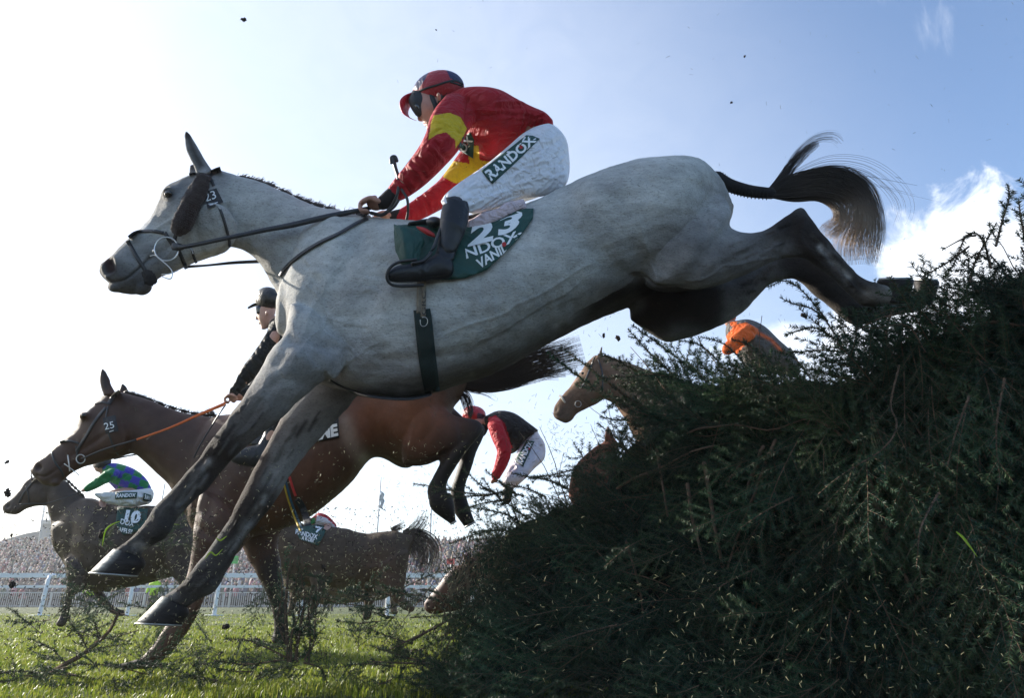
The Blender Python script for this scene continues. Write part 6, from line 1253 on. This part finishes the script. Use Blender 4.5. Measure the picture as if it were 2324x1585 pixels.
def face_boughs(N_, acc, seed, region=None):
    r = np.random.default_rng(seed); done = 0
    while done < N_:
        px = r.uniform(1000, 2520); ty = topy(px, 4+62*max(0, min(1, (1500-px)/120))+62*max(0, min(1, (px-1960)/100))+46*(1570 < px < 1960)); py = r.uniform(max(ty, 300), 1680); py = ty+(py-ty)*(r.uniform(0, 1) if r.random() < .3 else 1)
        if region and not region(px, py): continue
        back = r.uniform(-.10, .14)-.30*np.clip((py-1300)/300, 0, 1)*np.clip((1900-px)/400, 0, 1); p = fence_pt(px, py, back)
        if p[2] < -.05 or p[2] > 2.2 or px < 1040+(1400-py)*.12+60*r.random()-70*(py > 1430): continue
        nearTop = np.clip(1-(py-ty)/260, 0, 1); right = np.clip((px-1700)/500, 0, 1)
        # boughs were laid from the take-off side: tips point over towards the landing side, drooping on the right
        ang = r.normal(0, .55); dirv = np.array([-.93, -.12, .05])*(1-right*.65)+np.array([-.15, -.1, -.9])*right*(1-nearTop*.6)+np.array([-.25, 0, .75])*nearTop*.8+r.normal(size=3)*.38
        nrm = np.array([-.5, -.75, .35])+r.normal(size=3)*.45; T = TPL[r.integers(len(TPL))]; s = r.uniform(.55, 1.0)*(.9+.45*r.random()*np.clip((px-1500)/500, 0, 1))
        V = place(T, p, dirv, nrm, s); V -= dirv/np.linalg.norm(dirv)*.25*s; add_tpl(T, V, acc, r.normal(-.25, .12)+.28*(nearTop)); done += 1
def frond_local(seed, L=.55):
    r = np.random.default_rng(seed+50); s = Spray(); s.ref = np.array([0., 0., 1.]); m = 10; t = np.linspace(0, 1, m); main = np.stack([t*L, .06*L*np.sin(t*2.6+seed), -.05*L*t*t], 1)
    s.shoot(main, r, r=.0032, per_m=620, L=.022, w=.0034, flat=.86)
    for i in range(11):
        u = .1+.82*i/11+r.uniform(-.02, .02); side = 1 if i % 2 else -1; b = np.array([np.interp(u, t, main[:, q]) for q in range(3)]); l = (.40*L*(1-u)+.05)*r.uniform(.75, 1.2); a = math.radians(r.uniform(34, 52))*side
        q = np.linspace(0, 1, 7)[:, None]; d = np.array([math.cos(a), math.sin(a), 0]); s.shoot(b+d*l*q+np.array([.35*l, 0, 0])*q*q*.5, r, r=.0015, per_m=620, L=.021, w=.0034, flat=.86)
    return s.arrays()
FRD = [frond_local(i) for i in range(7)]
def face_fronds(N_, acc, seed):
    r = np.random.default_rng(seed); done = 0
    while done < N_:
        px = r.uniform(1060, 2520); ty = topy(px, 50); py = r.uniform(max(ty, 420), 1640); right = np.clip((px-1650)/350, 0, 1); d0 = py-ty
        if r.random() < .55*(1-right)*(300 < d0 < 620): continue
        p = fence_pt(px, py, r.uniform(-.20, -.06)-.25*np.clip((py-1300)/300, 0, 1)*np.clip((1900-px)/400, 0, 1))
        if p[2] < .0: continue
        dirv = np.array([-.95, -.15, -.25])*(1-right)+np.array([-.12, -.15, -1.])*right+r.normal(size=3)*.22; 
        if d0 < 90: dirv = np.array([-.8, -.2, .35+.3*right])+r.normal(size=3)*.2
        view = p/np.linalg.norm(p); nrm = -view+r.normal(size=3)*.28; s = r.uniform(.55, 1.0)*(.8+.35*right); T = FRD[r.integers(7)]; V = place(T, p, dirv, nrm, s); V -= dirv/np.linalg.norm(dirv)*.25*s
        add_tpl(T, V, acc, r.normal(.05, .18)+.45*(r.random() < .14)); done += 1
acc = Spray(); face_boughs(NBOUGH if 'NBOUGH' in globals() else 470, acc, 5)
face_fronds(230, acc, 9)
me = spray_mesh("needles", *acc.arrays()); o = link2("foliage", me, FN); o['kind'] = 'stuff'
# sticks showing in the mass
def stick(pts, r, parent=FN, name="stick", mat='bark', back=-.11):
    mb = MB(); S = catmull(np.array(pts, float), 4); W = [fence_pt(x, y, back) for x, y in S]; W = [w+np.array([0, 0, .006*math.sin(i*1.3)]) for i, w in enumerate(W)]; m0 = .0018; tube(mb, W, np.linspace(r, r*.6, len(W))*m0, 8); return link(name, mb.mesh(name), M[mat], parent)
for pts, r in (([(1750, 878), (1840, 944), (1930, 1004)], 4), ([(1598, 1052), (1612, 1130), (1622, 1200), (1640, 1290)], 5), ([(1732, 1015), (1712, 1066), (1695, 1110)], 4.5), ([(1686, 1045), (1668, 1075), (1648, 1102)], 5.5), ([(1973, 1088), (2005, 1180), (2033, 1270)], 3.6),
               ([(1978, 1115), (2015, 1228), (2063, 1324), (2106, 1400)], 4), ([(2241, 1195), (2262, 1270), (2284, 1324), (2326, 1412)], 3.2), ([(1975, 1125), (1950, 1180), (1948, 1280), (1955, 1390)], 2), ([(2060, 940), (2180, 1120), (2330, 1136)], 2.2), ([(1490, 1020), (1500, 1080), (1515, 1170)], 3.6), ([(1560, 1100), (1572, 1180), (1600, 1290)], 4.5),
               ([(1560, 985), (1640, 965), (1740, 975), (1850, 950)], 2.6), ([(2230, 735), (2330, 737)], 4), ([(1400, 1110), (1520, 1050), (1620, 1010)], 3), ([(1110, 1400), (1200, 1340), (1330, 1320)], 2), ([(1760, 1000), (1700, 1150), (1650, 1290)], 3.4), ([(1840, 1300), (1950, 1400), (2080, 1430)], 1.6), ([(1420, 1230), (1450, 1330), (1462, 1420)], 3),
               ([(2120, 1150), (2190, 1260), (2230, 1400)], 1.8), ([(1800, 1420), (1920, 1480), (2060, 1580)], 2.2), ([(1300, 1200), (1400, 1290), (1520, 1330)], 2.0), ([(2030, 700), (2010, 760), (2040, 840)], 3), ([(1960, 742), (2050, 705), (2120, 690)], 2)):
    stick(pts, r)
rt = random.Random(77)
def twiglets(n, seed):
    r = random.Random(seed); mb = MB()
    for _ in range(n):
        px = r.uniform(1080, 2400); py = r.uniform(topy(px, 60), 1600); a = r.gauss(-2.4, .7) if r.random() < .5 else r.uniform(1.0, 2.2); l = r.uniform(60, 240)
        pts = [(px, py, 0)]; 
        for k in range(5): a += r.uniform(-.2, .2); pts.append((pts[-1][0]+math.cos(a)*l/5, pts[-1][1]+math.sin(a)*l/5, 0))
        W = [fence_pt(x, y, -.04) for x, y, _ in pts]; tube(mb, W, np.linspace(.0028, .0011, 6)*r.uniform(.6, 1.4), 4)
    return mb
o = link("twigs", twiglets(150, 4).mesh("twigs"), M['bark'], FN); o['kind'] = 'stuff'

# ---- boughs that stick out of the fence against the sky
def path_bough(pts, parent, seed, side=1.0, per_m=900, r=.0045, L=.021, sidelen=60, name="bough", w=.0036, bare=0.0, dens=14):
    """pts: px polyline root -> tip with depth Y"""
    rg_ = np.random.default_rng(seed); S = catmull(np.array(pts, float), 5); W = np.array([P(*q) for q in S]); s = Spray(); s.ref = np.array([.1, -.95, .3]); s.shoot(W, rg_, r=r, per_m=per_m, L=L, w=w, bare=bare)
    if sidelen:
        m = len(W); tot = np.linalg.norm(np.diff(W, axis=0), axis=1).sum(); ns = max(2, int(tot*dens)); mp_ = mpp(*S[0])
        for i in range(ns):
            u = .08+.8*i/ns; k = u*(m-1); b = np.array([np.interp(k, range(m), W[:, q]) for q in range(3)]); T = W[min(int(k)+1, m-1)]-W[int(k)]; T /= np.linalg.norm(T)+1e-9
            n_ = np.cross(T, s.ref); n_ /= np.linalg.norm(n_); sg = 1 if i % 2 else -1; l = sidelen*mp_*(1-u*.75)*rg_.uniform(.5, 1.1)*side; d = T*.75+n_*sg*.75+rg_.normal(size=3)*.15; d /= np.linalg.norm(d)
            q = np.linspace(0, 1, 6)[:, None]; s.shoot(b+d*l*q+T*l*.25*q*q+np.array([0, 0, -.08*l])*q*q, rg_, r=r*.4, per_m=per_m, L=L*.85, w=w)
    me = spray_mesh(name, *s.arrays()); return link2(name, me, parent)
B = [
 ([(1545, 972, 3.15), (1491, 950, 3.1), (1425, 927, 3.05), (1359, 888, 3.0), (1326, 865, 3.0), (1243, 803, 2.95)], 70, 0), ([(1470, 930, 3.1), (1400, 885, 3.05), (1350, 845, 3.0), (1305, 812, 3.0), (1272, 788, 3.0)], 40, 0),
 ([(1500, 870, 3.1), (1441, 841, 3.1), (1398, 818, 3.1), (1358, 805, 3.1)], 50, 0), ([(1560, 870, 3.0), (1491, 851, 3.0), (1425, 855, 3.0), (1355, 861, 3.0)], 36, 0),
 ([(1545, 870, 3.0), (1524, 848, 3.0), (1474, 802, 3.0), (1448, 772, 3.0), (1425, 748, 3.0)], 60, 0), ([(1590, 850, 2.95), (1557, 828, 2.95), (1491, 779, 2.9), (1436, 739, 2.9)], 56, 0),
 ([(1450, 950, 3.2), (1405, 955, 3.2), (1362, 947, 3.2)], 30, 0), ([(1430, 1030, 3.3), (1405, 1000, 3.3), (1380, 980, 3.3), (1355, 962, 3.3)], 30, 0), ([(1430, 920, 3.2), (1400, 912, 3.2), (1368, 940, 3.2)], 30, 0),
 ([(1950, 830, 2.65), (1920, 792, 2.65), (1892, 755, 2.62), (1864, 712, 2.6), (1824, 664, 2.6), (1784, 638, 2.6), (1742, 652, 2.6)], 56, 0), ([(1895, 770, 2.65), (1848, 744, 2.65), (1812, 752, 2.65), (1780, 762, 2.65)], 30, 0), ([(1880, 730, 2.65), (1840, 700, 2.65), (1800, 690, 2.65), (1770, 676, 2.65)], 26, 0),
 ([(1920, 800, 2.65), (1860, 796, 2.65), (1771, 804, 2.65)], 26, 0), ([(1940, 850, 2.7), (1930, 780, 2.6), (1905, 740, 2.6)], 34, 0),
 ([(2250, 610, 2.1), (2243, 585, 2.1), (2236, 558, 2.1), (2218, 531, 2.1), (2193, 537, 2.1), (2171, 587, 2.1), (2160, 609, 2.1), (2140, 632, 2.1)], 24, 0), ([(2240, 590, 2.1), (2229, 580, 2.1), (2214, 578, 2.1), (2184, 598, 2.1)], 0, .3), ([(2200, 560, 2.1), (2162, 589, 2.1), (2129, 609, 2.1), (2102, 625, 2.1)], 16, .2), ([(2215, 535, 2.1), (2190, 540, 2.1), (2140, 567, 2.1)], 0, .9),
 ([(2260, 560, 2.0), (2275, 500, 2.0), (2290, 450, 2.0), (2288, 420, 2.0)], 50, 0), ([(2330, 560, 1.95), (2318, 500, 1.95), (2312, 455, 1.95)], 46, 0), ([(2200, 640, 2.1), (2215, 590, 2.1), (2240, 545, 2.05), (2262, 505, 2.05)], 40, 0),
 ([(1190, 1128, 3.9), (1152, 1119, 3.9), (1103, 1124, 3.85), (1036, 1117, 3.8), (987, 1106, 3.8), (937, 1099, 3.8)], 56, 0), ([(1110, 1126, 3.85), (1050, 1128, 3.8), (1000, 1127, 3.8)], 30, 0), ([(1130, 1122, 3.85), (1105, 1112, 3.85), (1079, 1092, 3.85), (1050, 1064, 3.85)], 34, 0), ([(1170, 1120, 3.9), (1140, 1100, 3.9), (1101, 1068, 3.9)], 28, 0),
 ([(1180, 1215, 3.8), (1136, 1205, 3.8), (1086, 1212, 3.75), (1020, 1236, 3.7)], 40, 0), ([(1160, 1135, 3.85), (1120, 1140, 3.85), (1086, 1146, 3.8), (1040, 1163, 3.8)], 40, 0), ([(1290, 1110, 3.7), (1240, 1090, 3.7), (1200, 1084, 3.7), (1160, 1075, 3.7)], 34, 0), ([(1240, 1130, 3.7), (1200, 1112, 3.75), (1150, 1100, 3.8)], 34, 0),
 ([(1360, 1080, 3.5), (1320, 1064, 3.5), (1260, 1078, 3.5), (1200, 1086, 3.5)], 26, .2), ([(1700, 850, 2.8), (1680, 815, 2.8), (1640, 780, 2.8), (1590, 765, 2.8)], 46, 0), ([(1660, 860, 2.85), (1620, 810, 2.85), (1580, 780, 2.85), (1540, 775, 2.85)], 50, 0), ([(1760, 860, 2.75), (1740, 815, 2.75), (1700, 785, 2.75), (1660, 770, 2.75)], 46, 0), ([(1840, 860, 2.7), (1800, 810, 2.7), (1760, 800, 2.7)], 40, 0),
 ([(2041, 830, 2.25), (2025, 896, 2.25), (2022, 928, 2.25), (2035, 961, 2.22), (2025, 996, 2.2), (1993, 1029, 2.2), (1944, 1058, 2.2), (1896, 1090, 2.2), (1854, 1126, 2.2)], 16, 0), ([(2120, 740, 2.2), (2080, 700, 2.2), (2030, 700, 2.2), (1985, 720, 2.2)], 50, 0), ([(2160, 700, 2.15), (2110, 668, 2.15), (2070, 672, 2.15)], 44, 0), ([(2100, 800, 2.2), (2060, 740, 2.2), (1990, 745, 2.2), (1950, 742, 2.2)], 50, 0),
 ([(2000, 860, 2.4), (1980, 800, 2.4), (1965, 760, 2.4)], 50, 0), ([(1970, 850, 2.5), (1930, 830, 2.5), (1890, 822, 2.5)], 46, 0), ([(1330, 1130, 3.5), (1290, 1180, 3.4), (1230, 1230, 3.4)], 44, 0), ([(1110, 1300, 3.8), (1080, 1290, 3.8), (1060, 1250, 3.8)], 34, 0),
 ([(1800, 1130, 2.5), (1740, 1160, 2.5), (1680, 1200, 2.5)], 50, 0), ([(2200, 900, 2.0), (2170, 980, 2.0), (2150, 1060, 2.0)], 60, 0), ([(2280, 860, 1.9), (2262, 960, 1.9), (2262, 1040, 1.9)], 60, 0), ([(2130, 1120, 2.05), (2090, 1200, 2.0), (2080, 1290, 2.0)], 50, 0), ([(1500, 1210, 2.95), (1430, 1240, 2.9), (1370, 1290, 2.9)], 46, 0), ([(1720, 1290, 2.6), (1640, 1330, 2.6), (1580, 1390, 2.6)], 50, 0), ([(1420, 1100, 3.5), (1380, 1060, 3.5), (1340, 1050, 3.5), (1300, 1062, 3.5)], 56, 0), ([(1440, 1060, 3.5), (1410, 1030, 3.5), (1380, 1020, 3.5), (1350, 1030, 3.5)], 50, 0), ([(1400, 1120, 3.5), (1350, 1090, 3.5), (1300, 1080, 3.5), (1255, 1085, 3.5)], 56, 0), ([(1200, 1180, 3.85), (1160, 1150, 3.85), (1120, 1120, 3.85), (1095, 1085, 3.85)], 60, 0), ([(1190, 1190, 3.85), (1150, 1170, 3.85), (1110, 1160, 3.85), (1075, 1155, 3.85)], 56, 0), ([(1180, 1200, 3.85), (1160, 1140, 3.85), (1150, 1100, 3.85)], 50, 0), ([(1400, 1420, 2.9), (1320, 1440, 2.9), (1230, 1470, 2.9)], 50, 0)]
for i, (pts, sl, bare) in enumerate(B):
    pts = [(x, y, Y-(.45 if x < 1250 else .25 if x < 1500 else 0)) for x, y, Y in pts]
    path_bough(pts, FN, 100+i, sidelen=sl*.85, bare=bare, dens=18 if sl > 40 else 12)
# ================================================================ broken brush on the ground
def brush(label, items, seed, cat="spruce branch"):
    E = empty("broken_spruce_branch", label, cat, "broken spruce branches on the landing side"); 
    for i, (pts, sl, r, bare) in enumerate(items): path_bough(pts, E, seed+i, sidelen=sl, r=r, bare=bare, name="branch", dens=16, per_m=800)
    return E
brush("broken spruce branch with a bare brown stick end leaning up at lower left", [
    ([(60, 1560, 3.7), (106, 1536, 3.65), (150, 1508, 3.6), (186, 1488, 3.6), (226, 1456, 3.6), (250, 1432, 3.55), (262, 1408, 3.5), (271, 1386, 3.5)], 0, .016, .97), ([(186, 1488, 3.6), (240, 1470, 3.6), (300, 1462, 3.6)], 40, .004, .2), ([(200, 1480, 3.6), (180, 1440, 3.6), (150, 1400, 3.6), (140, 1350, 3.6)], 50, .004, .1), ([(150, 1508, 3.6), (110, 1470, 3.6), (60, 1450, 3.6)], 50, .004, .1),
    ([(226, 1456, 3.6), (216, 1420, 3.6), (195, 1390, 3.6)], 40, .004, .1), ([(120, 1530, 3.6), (200, 1540, 3.6), (300, 1560, 3.6)], 60, .004, .1), ([(60, 1560, 3.6), (20, 1530, 3.6), (-30, 1520, 3.6)], 60, .004, 0)], 300)
brush("upright broken spruce clump standing in the grass under horse number 7", [
    ([(655, 1505, 3.3), (650, 1440, 3.3), (648, 1380, 3.3), (652, 1320, 3.3), (660, 1270, 3.3)], 46, .012, .0), ([(675, 1505, 3.34), (672, 1440, 3.34), (665, 1380, 3.34), (672, 1320, 3.34), (680, 1265, 3.34)], 60, .006, .0), ([(700, 1505, 3.3), (704, 1440, 3.34), (700, 1380, 3.34), (712, 1330, 3.34)], 60, .006, .0), ([(660, 1505, 3.26), (662, 1440, 3.26), (680, 1390, 3.26), (676, 1340, 3.26)], 66, .006, .0), ([(670, 1500, 3.3), (680, 1430, 3.3), (690, 1370, 3.3), (685, 1310, 3.3), (695, 1275, 3.3)], 46, .008, 0), ([(650, 1470, 3.3), (630, 1410, 3.3), (640, 1350, 3.3), (632, 1290, 3.3)], 40, .006, 0), ([(690, 1500, 3.3), (712, 1460, 3.3), (715, 1400, 3.3), (722, 1350, 3.3)], 34, .005, 0),
    ([(660, 1500, 3.3), (600, 1470, 3.3), (560, 1455, 3.3), (510, 1452, 3.3)], 40, .005, .1), ([(690, 1505, 3.3), (730, 1520, 3.3), (745, 1560, 3.3)], 40, .005, .2), ([(655, 1300, 3.3), (648, 1262, 3.3), (660, 1240, 3.3)], 20, .003, 0), ([(640, 1500, 3.3), (560, 1510, 3.25), (480, 1500, 3.25)], 40, .005, 0)], 330)
brush("long thin bare branch lying on the grass and reaching into the fence", [([(1120, 1500, 3.3), (1040, 1506, 3.3), (940, 1508, 3.35), (832, 1503, 3.4)], 0, .009, .97), ([(1000, 1420, 3.3), (940, 1450, 3.3), (880, 1478, 3.3)], 30, .008, .7), ([(1090, 1370, 3.3), (1000, 1420, 3.3), (900, 1478, 3.3)], 20, .006, .8), ([(980, 1330, 3.4), (940, 1380, 3.4), (860, 1480, 3.4)], 0, .003, .9)], 350)
rs = random.Random(9)
for j, (lab, x0, x1, y0, y1, Y, n) in enumerate((("flattened spruce brush littering the grass at bottom left", -40, 420, 1510, 1575, 3.45, 16), ("low spruce brush scattered beside the bottom left hoof", 420, 640, 1500, 1560, 3.45, 8), ("pale tangle of broken spruce in front of the bay's forelegs", 720, 1110, 1330, 1440, 3.9, 20), ("loose spruce brush at the foot of the fence", 880, 1150, 1440, 1580, 3.35, 12), ("knocked-off spruce sprays on the turf under the far rail at left", 90, 420, 1370, 1450, 4.6, 9))):
    items = []
    for _ in range(n):
        x, y = rs.uniform(x0, x1), rs.uniform(y0, y1); a = rs.gauss(math.pi if rs.random() < .6 else 0, .45); l = rs.uniform(60, 150); items.append(([(x, y, Y), (x+math.cos(a)*l*.5, y+math.sin(a)*l*.4-8, Y+rs.uniform(-.1, .1)), (x+math.cos(a)*l, y+math.sin(a)*l*.6-rs.uniform(0, 30), Y)], rs.uniform(16, 36), .0035, rs.uniform(0, .4)))
    brush(lab, items, 400+j*40)
def sprigs(n, box_, seed, sc=(.18, .5), Ys=(2.6, 3.6)):
    """torn-off sprays flying low among the legs"""
    r = np.random.default_rng(seed); ac = Spray()
    for i in range(n):
        T = TPL[r.integers(9)]; p = P(r.uniform(box_[0], box_[1]), r.uniform(box_[2], box_[3]), r.uniform(*Ys)); d = r.normal(size=3); s_ = r.uniform(*sc); V = place(T, p, d, r.normal(size=3)+[0, -1.2, 0], s_)
        add_tpl(T, V, ac, .25)
    me = spray_mesh("spruce_litter", *ac.arrays()); tag(link2("spruce_litter", me), SPL[seed-1], "spruce litter", kind='stuff')
SPL = ["torn spruce sprays flying against the dark chest of horse number 10", "torn spruce thrown up in front of the far left rail", "leafy spruce debris standing up under horse number 7", "broken spruce churned up in front of the nodding horse", "loose spruce flung around the lower front hoof of the grey", "mat of flattened spruce along the bottom left of the turf", "mat of flattened spruce at the foot of the fence"]
sprigs(9, (180, 420, 1190, 1340), 1); sprigs(12, (60, 480, 1340, 1500), 2); sprigs(12, (560, 760, 1290, 1480), 3, Ys=(3.2, 3.7)); sprigs(10, (740, 1080, 1330, 1450), 4, Ys=(3.4, 4.0)); sprigs(10, (400, 720, 1390, 1500), 5, Ys=(3.2, 3.8))
sprigs(14, (-20, 700, 1500, 1570), 6, sc=(.3, .6), Ys=(3.3, 3.7)); sprigs(10, (700, 1060, 1470, 1580), 7, sc=(.3, .6), Ys=(3.2, 3.5))
# tall bare twigs in front of the nodding horse
mb = MB(); 
for _ in range(90):
    x, y = rs.uniform(1000, 1140), rs.uniform(1330, 1480); a = rs.gauss(-1.15, .35); l = rs.uniform(60, 190); c = rs.uniform(-.5, .5)
    pts = [(x+math.cos(a+c*t)*l*t, y+math.sin(a+c*t)*l*t, 3.2) for t in np.linspace(0, 1, 5)]; tube(mb, [P(*q) for q in pts], np.linspace(.0035, .0012, 5), 4)
o = tag(link("brushwood", mb.mesh("brushwood"), mk("pale_twig", (.17, .125, .07), .8, .25, 30, .3, 90, trans=.1)), "tangle of pale thin twigs springing from the left edge of the fence", "brushwood", kind='stuff')

# ================================================================ things thrown into the air
M['mud'] = mk("mud", (.025, .017, .012), .9, noise=.4, nscale=60, bump=1.0, bscale=80)
def clod(x, y, Y, r, seed):
    mb = MB(); ball(mb, x, y, Y, r, r*.62, r*.0016, seed*37 % 180, 10); me = mb.mesh("turf_clod"); lumps(me, r*.0005, 900/r, seed); lumps(me, r*.0004, 2400/r, seed+1); return link("turf_clod", me, M['mud'])
CL = [(553, 45, 6, "clod of mud high in the sky at top left"), (15, 1050, 6, "small clod beside the left edge level with the bay's muzzle"), (27, 1218-2, 4, "clod just above the crowd at the left edge"), (18, 1120, 9, "clod at the left edge in front of the bay's nose"), (28, 1330-1, 8, "dark clod in front of the rail at far left"),
      (1101, 1220, 0, ""), (949, 1210, 8, "clod flying above the back of horse number 7"), (1370, 763, 6, "clod between the grey's belly and the fence top"), (1402, 768, 7, "curled clod beside the first one under the grey's belly"), (1825, 718, 8, "clod caught in the air beside the spruce sprig"), (510, 1425, 7, "clod in the air by the lower front hoof"), (470, 1330, 8, "clod beside the lower pastern of the grey horse"), (250, 1258, 9, "wet clod above the upper front hoof"), (735, 1290, 7, "clod flying by the hind quarters of horse 7"), (990, 68, 2, "speck of mud high above the jockey"), (1660, 233, 3, "mud speck in the blue sky above the grey's rump"), (1690, 128, 3, "mud speck high right of the jockey"), (1050, 1400, 8, "clod low in front of the brush"), (230, 1215, 10, "clod against the chest of horse number 10"), (585, 1455, 8, "clod in the grass right of the lower hoof")]
for i, (x, y, r, lab) in enumerate(CL):
    if r: tag(clod(x, y, 2.9+.17*(i % 5), r, i), lab, "mud clod", "clods of turf in the air")
M['chaff'] = mk("flying_needles", (.05, .055, .03), .7, noise=.3, nscale=60, trans=.2); M['strawy'] = mk("pale_needles", (.42, .40, .22), .5, noise=.2, nscale=60, trans=.3)
def chaff(n, boxes, seed, r0, L0, mat, name, label):
    r = random.Random(seed); mb = MB()
    for _ in range(n):
        x0, x1, y0, y1, Y0, Y1 = r.choice(boxes); x, y, Y = r.uniform(x0, x1), r.uniform(y0, y1), r.uniform(Y0, Y1); p = P(x, y, Y); d = np.array([r.gauss(0, 1), r.gauss(0, .6), r.gauss(0, 1)]); d /= np.linalg.norm(d); l = L0*r.uniform(.5, 1.4)*Y/2.6
        tube(mb, [p-d*l/2, p+np.array([0, 0, r.uniform(-.1, .1)*l]), p+d*l/2], r0*r.uniform(.6, 1.3)*Y/2.6, 3)
    tag(link(name, mb.mesh(name), M[mat]), label, "flying debris", kind='stuff')
chaff(900, [(1200, 2000, 640, 1050, 2.4, 3.6), (850, 1300, 900, 1230, 2.8, 3.8), (1250, 1420, 960, 1080, 2.6, 3.8)], 3, .0007, .014, 'chaff', "flying_needles", "spruce needles flying in the air around the fence top")
chaff(220, [(900, 2300, 0, 700, 2.0, 2.5), (0, 600, 900, 1300, 2.4, 3.4)], 4, .0007, .016, 'chaff', "drifting_needles", "sparse needles drifting against the sky")
chaff(380, [(1150, 2324, 1150, 1585, 1.5, 1.9), (1150, 1700, 1300, 1585, 2.2, 2.6), (1500, 2324, 1300, 1585, 1.4, 1.8)], 5, .0009, .013, 'strawy', "pale_needles", "pale sunlit needles flying in front of the dark fence")
chaff(2600, [(100, 500, 1150, 1500, 2.2, 3.4), (400, 1100, 1000, 1450, 2.3, 3.3), (600, 1150, 1200, 1500, 2.4, 3.3)], 6, .0008, .008, 'strawy', "pale_specks", "spray of pale dust and needles low among the legs")
chaff(2600, [(0, 1100, 1150, 1520, 2.4, 3.4)], 7, .0016, .006, 'mud', "mud_specks", "spray of mud specks low among the legs")
M['leaf'] = grass_mat("fresh_blade", (.25, .45, .02), (.35, .5, .03), (.5, .6, .05), .5)
for i, (pts, w, lab) in enumerate((([(2170, 1208, 1.75), (2186, 1222, 1.74), (2200, 1240, 1.73), (2218, 1265, 1.72)], 6, "bright green blade of grass flying in front of the dark fence at right"), ([(232, 1240, 2.5), (240, 1205, 2.5), (258, 1190, 2.5), (276, 1184, 2.5)], 4, "curved bright grass blade against the dark chest of horse 10"), ([(465, 1270, 2.4), (478, 1255, 2.4), (490, 1262, 2.4), (505, 1248, 2.4)], 4, "torn grass blade between the grey's front legs"), ([(490, 1222, 2.4), (500, 1228, 2.4), (515, 1218, 2.4)], 4, "short torn grass blade against the bay's foreleg"), ([(352, 1186, 2.6), (380, 1190, 2.6), (408, 1192, 2.6)], 2.5, "thin flying grass stalk beside the upper knee"))):
    mb = MB(); ribbon(mb, pts, [w*.4, w, w*.7, w*.2][:len(pts)] if len(pts) == 4 else [w*.4, w, w*.2], .001); me = mb.mesh("grass_blade"); paint(me, (.4, .4, .4)); tag(link("grass_blade", me, M['leaf']), lab, "grass blade", "torn grass blades in the air")
# ================================================================ dusty air
HAZE = .0012
if HAZE:
    m = bpy.data.materials.new("haze_air"); m.use_nodes = True; nt = m.node_tree; nt.nodes.clear(); o_ = nt.nodes.new("ShaderNodeOutputMaterial"); v = nt.nodes.new("ShaderNodeVolumePrincipled")
    v.inputs["Color"].default_value = (.9, .92, .95, 1); v.inputs["Density"].default_value = HAZE; v.inputs["Anisotropy"].default_value = .3; nt.links.new(v.outputs[0], o_.inputs["Volume"])
    mb = MB(); box(mb, (0, 60, 11), (260, 170, 26)); o = link("haze", mb.mesh("haze"), m, smooth=False); tag(o, "pale dusty air over the course", "haze", kind='stuff')
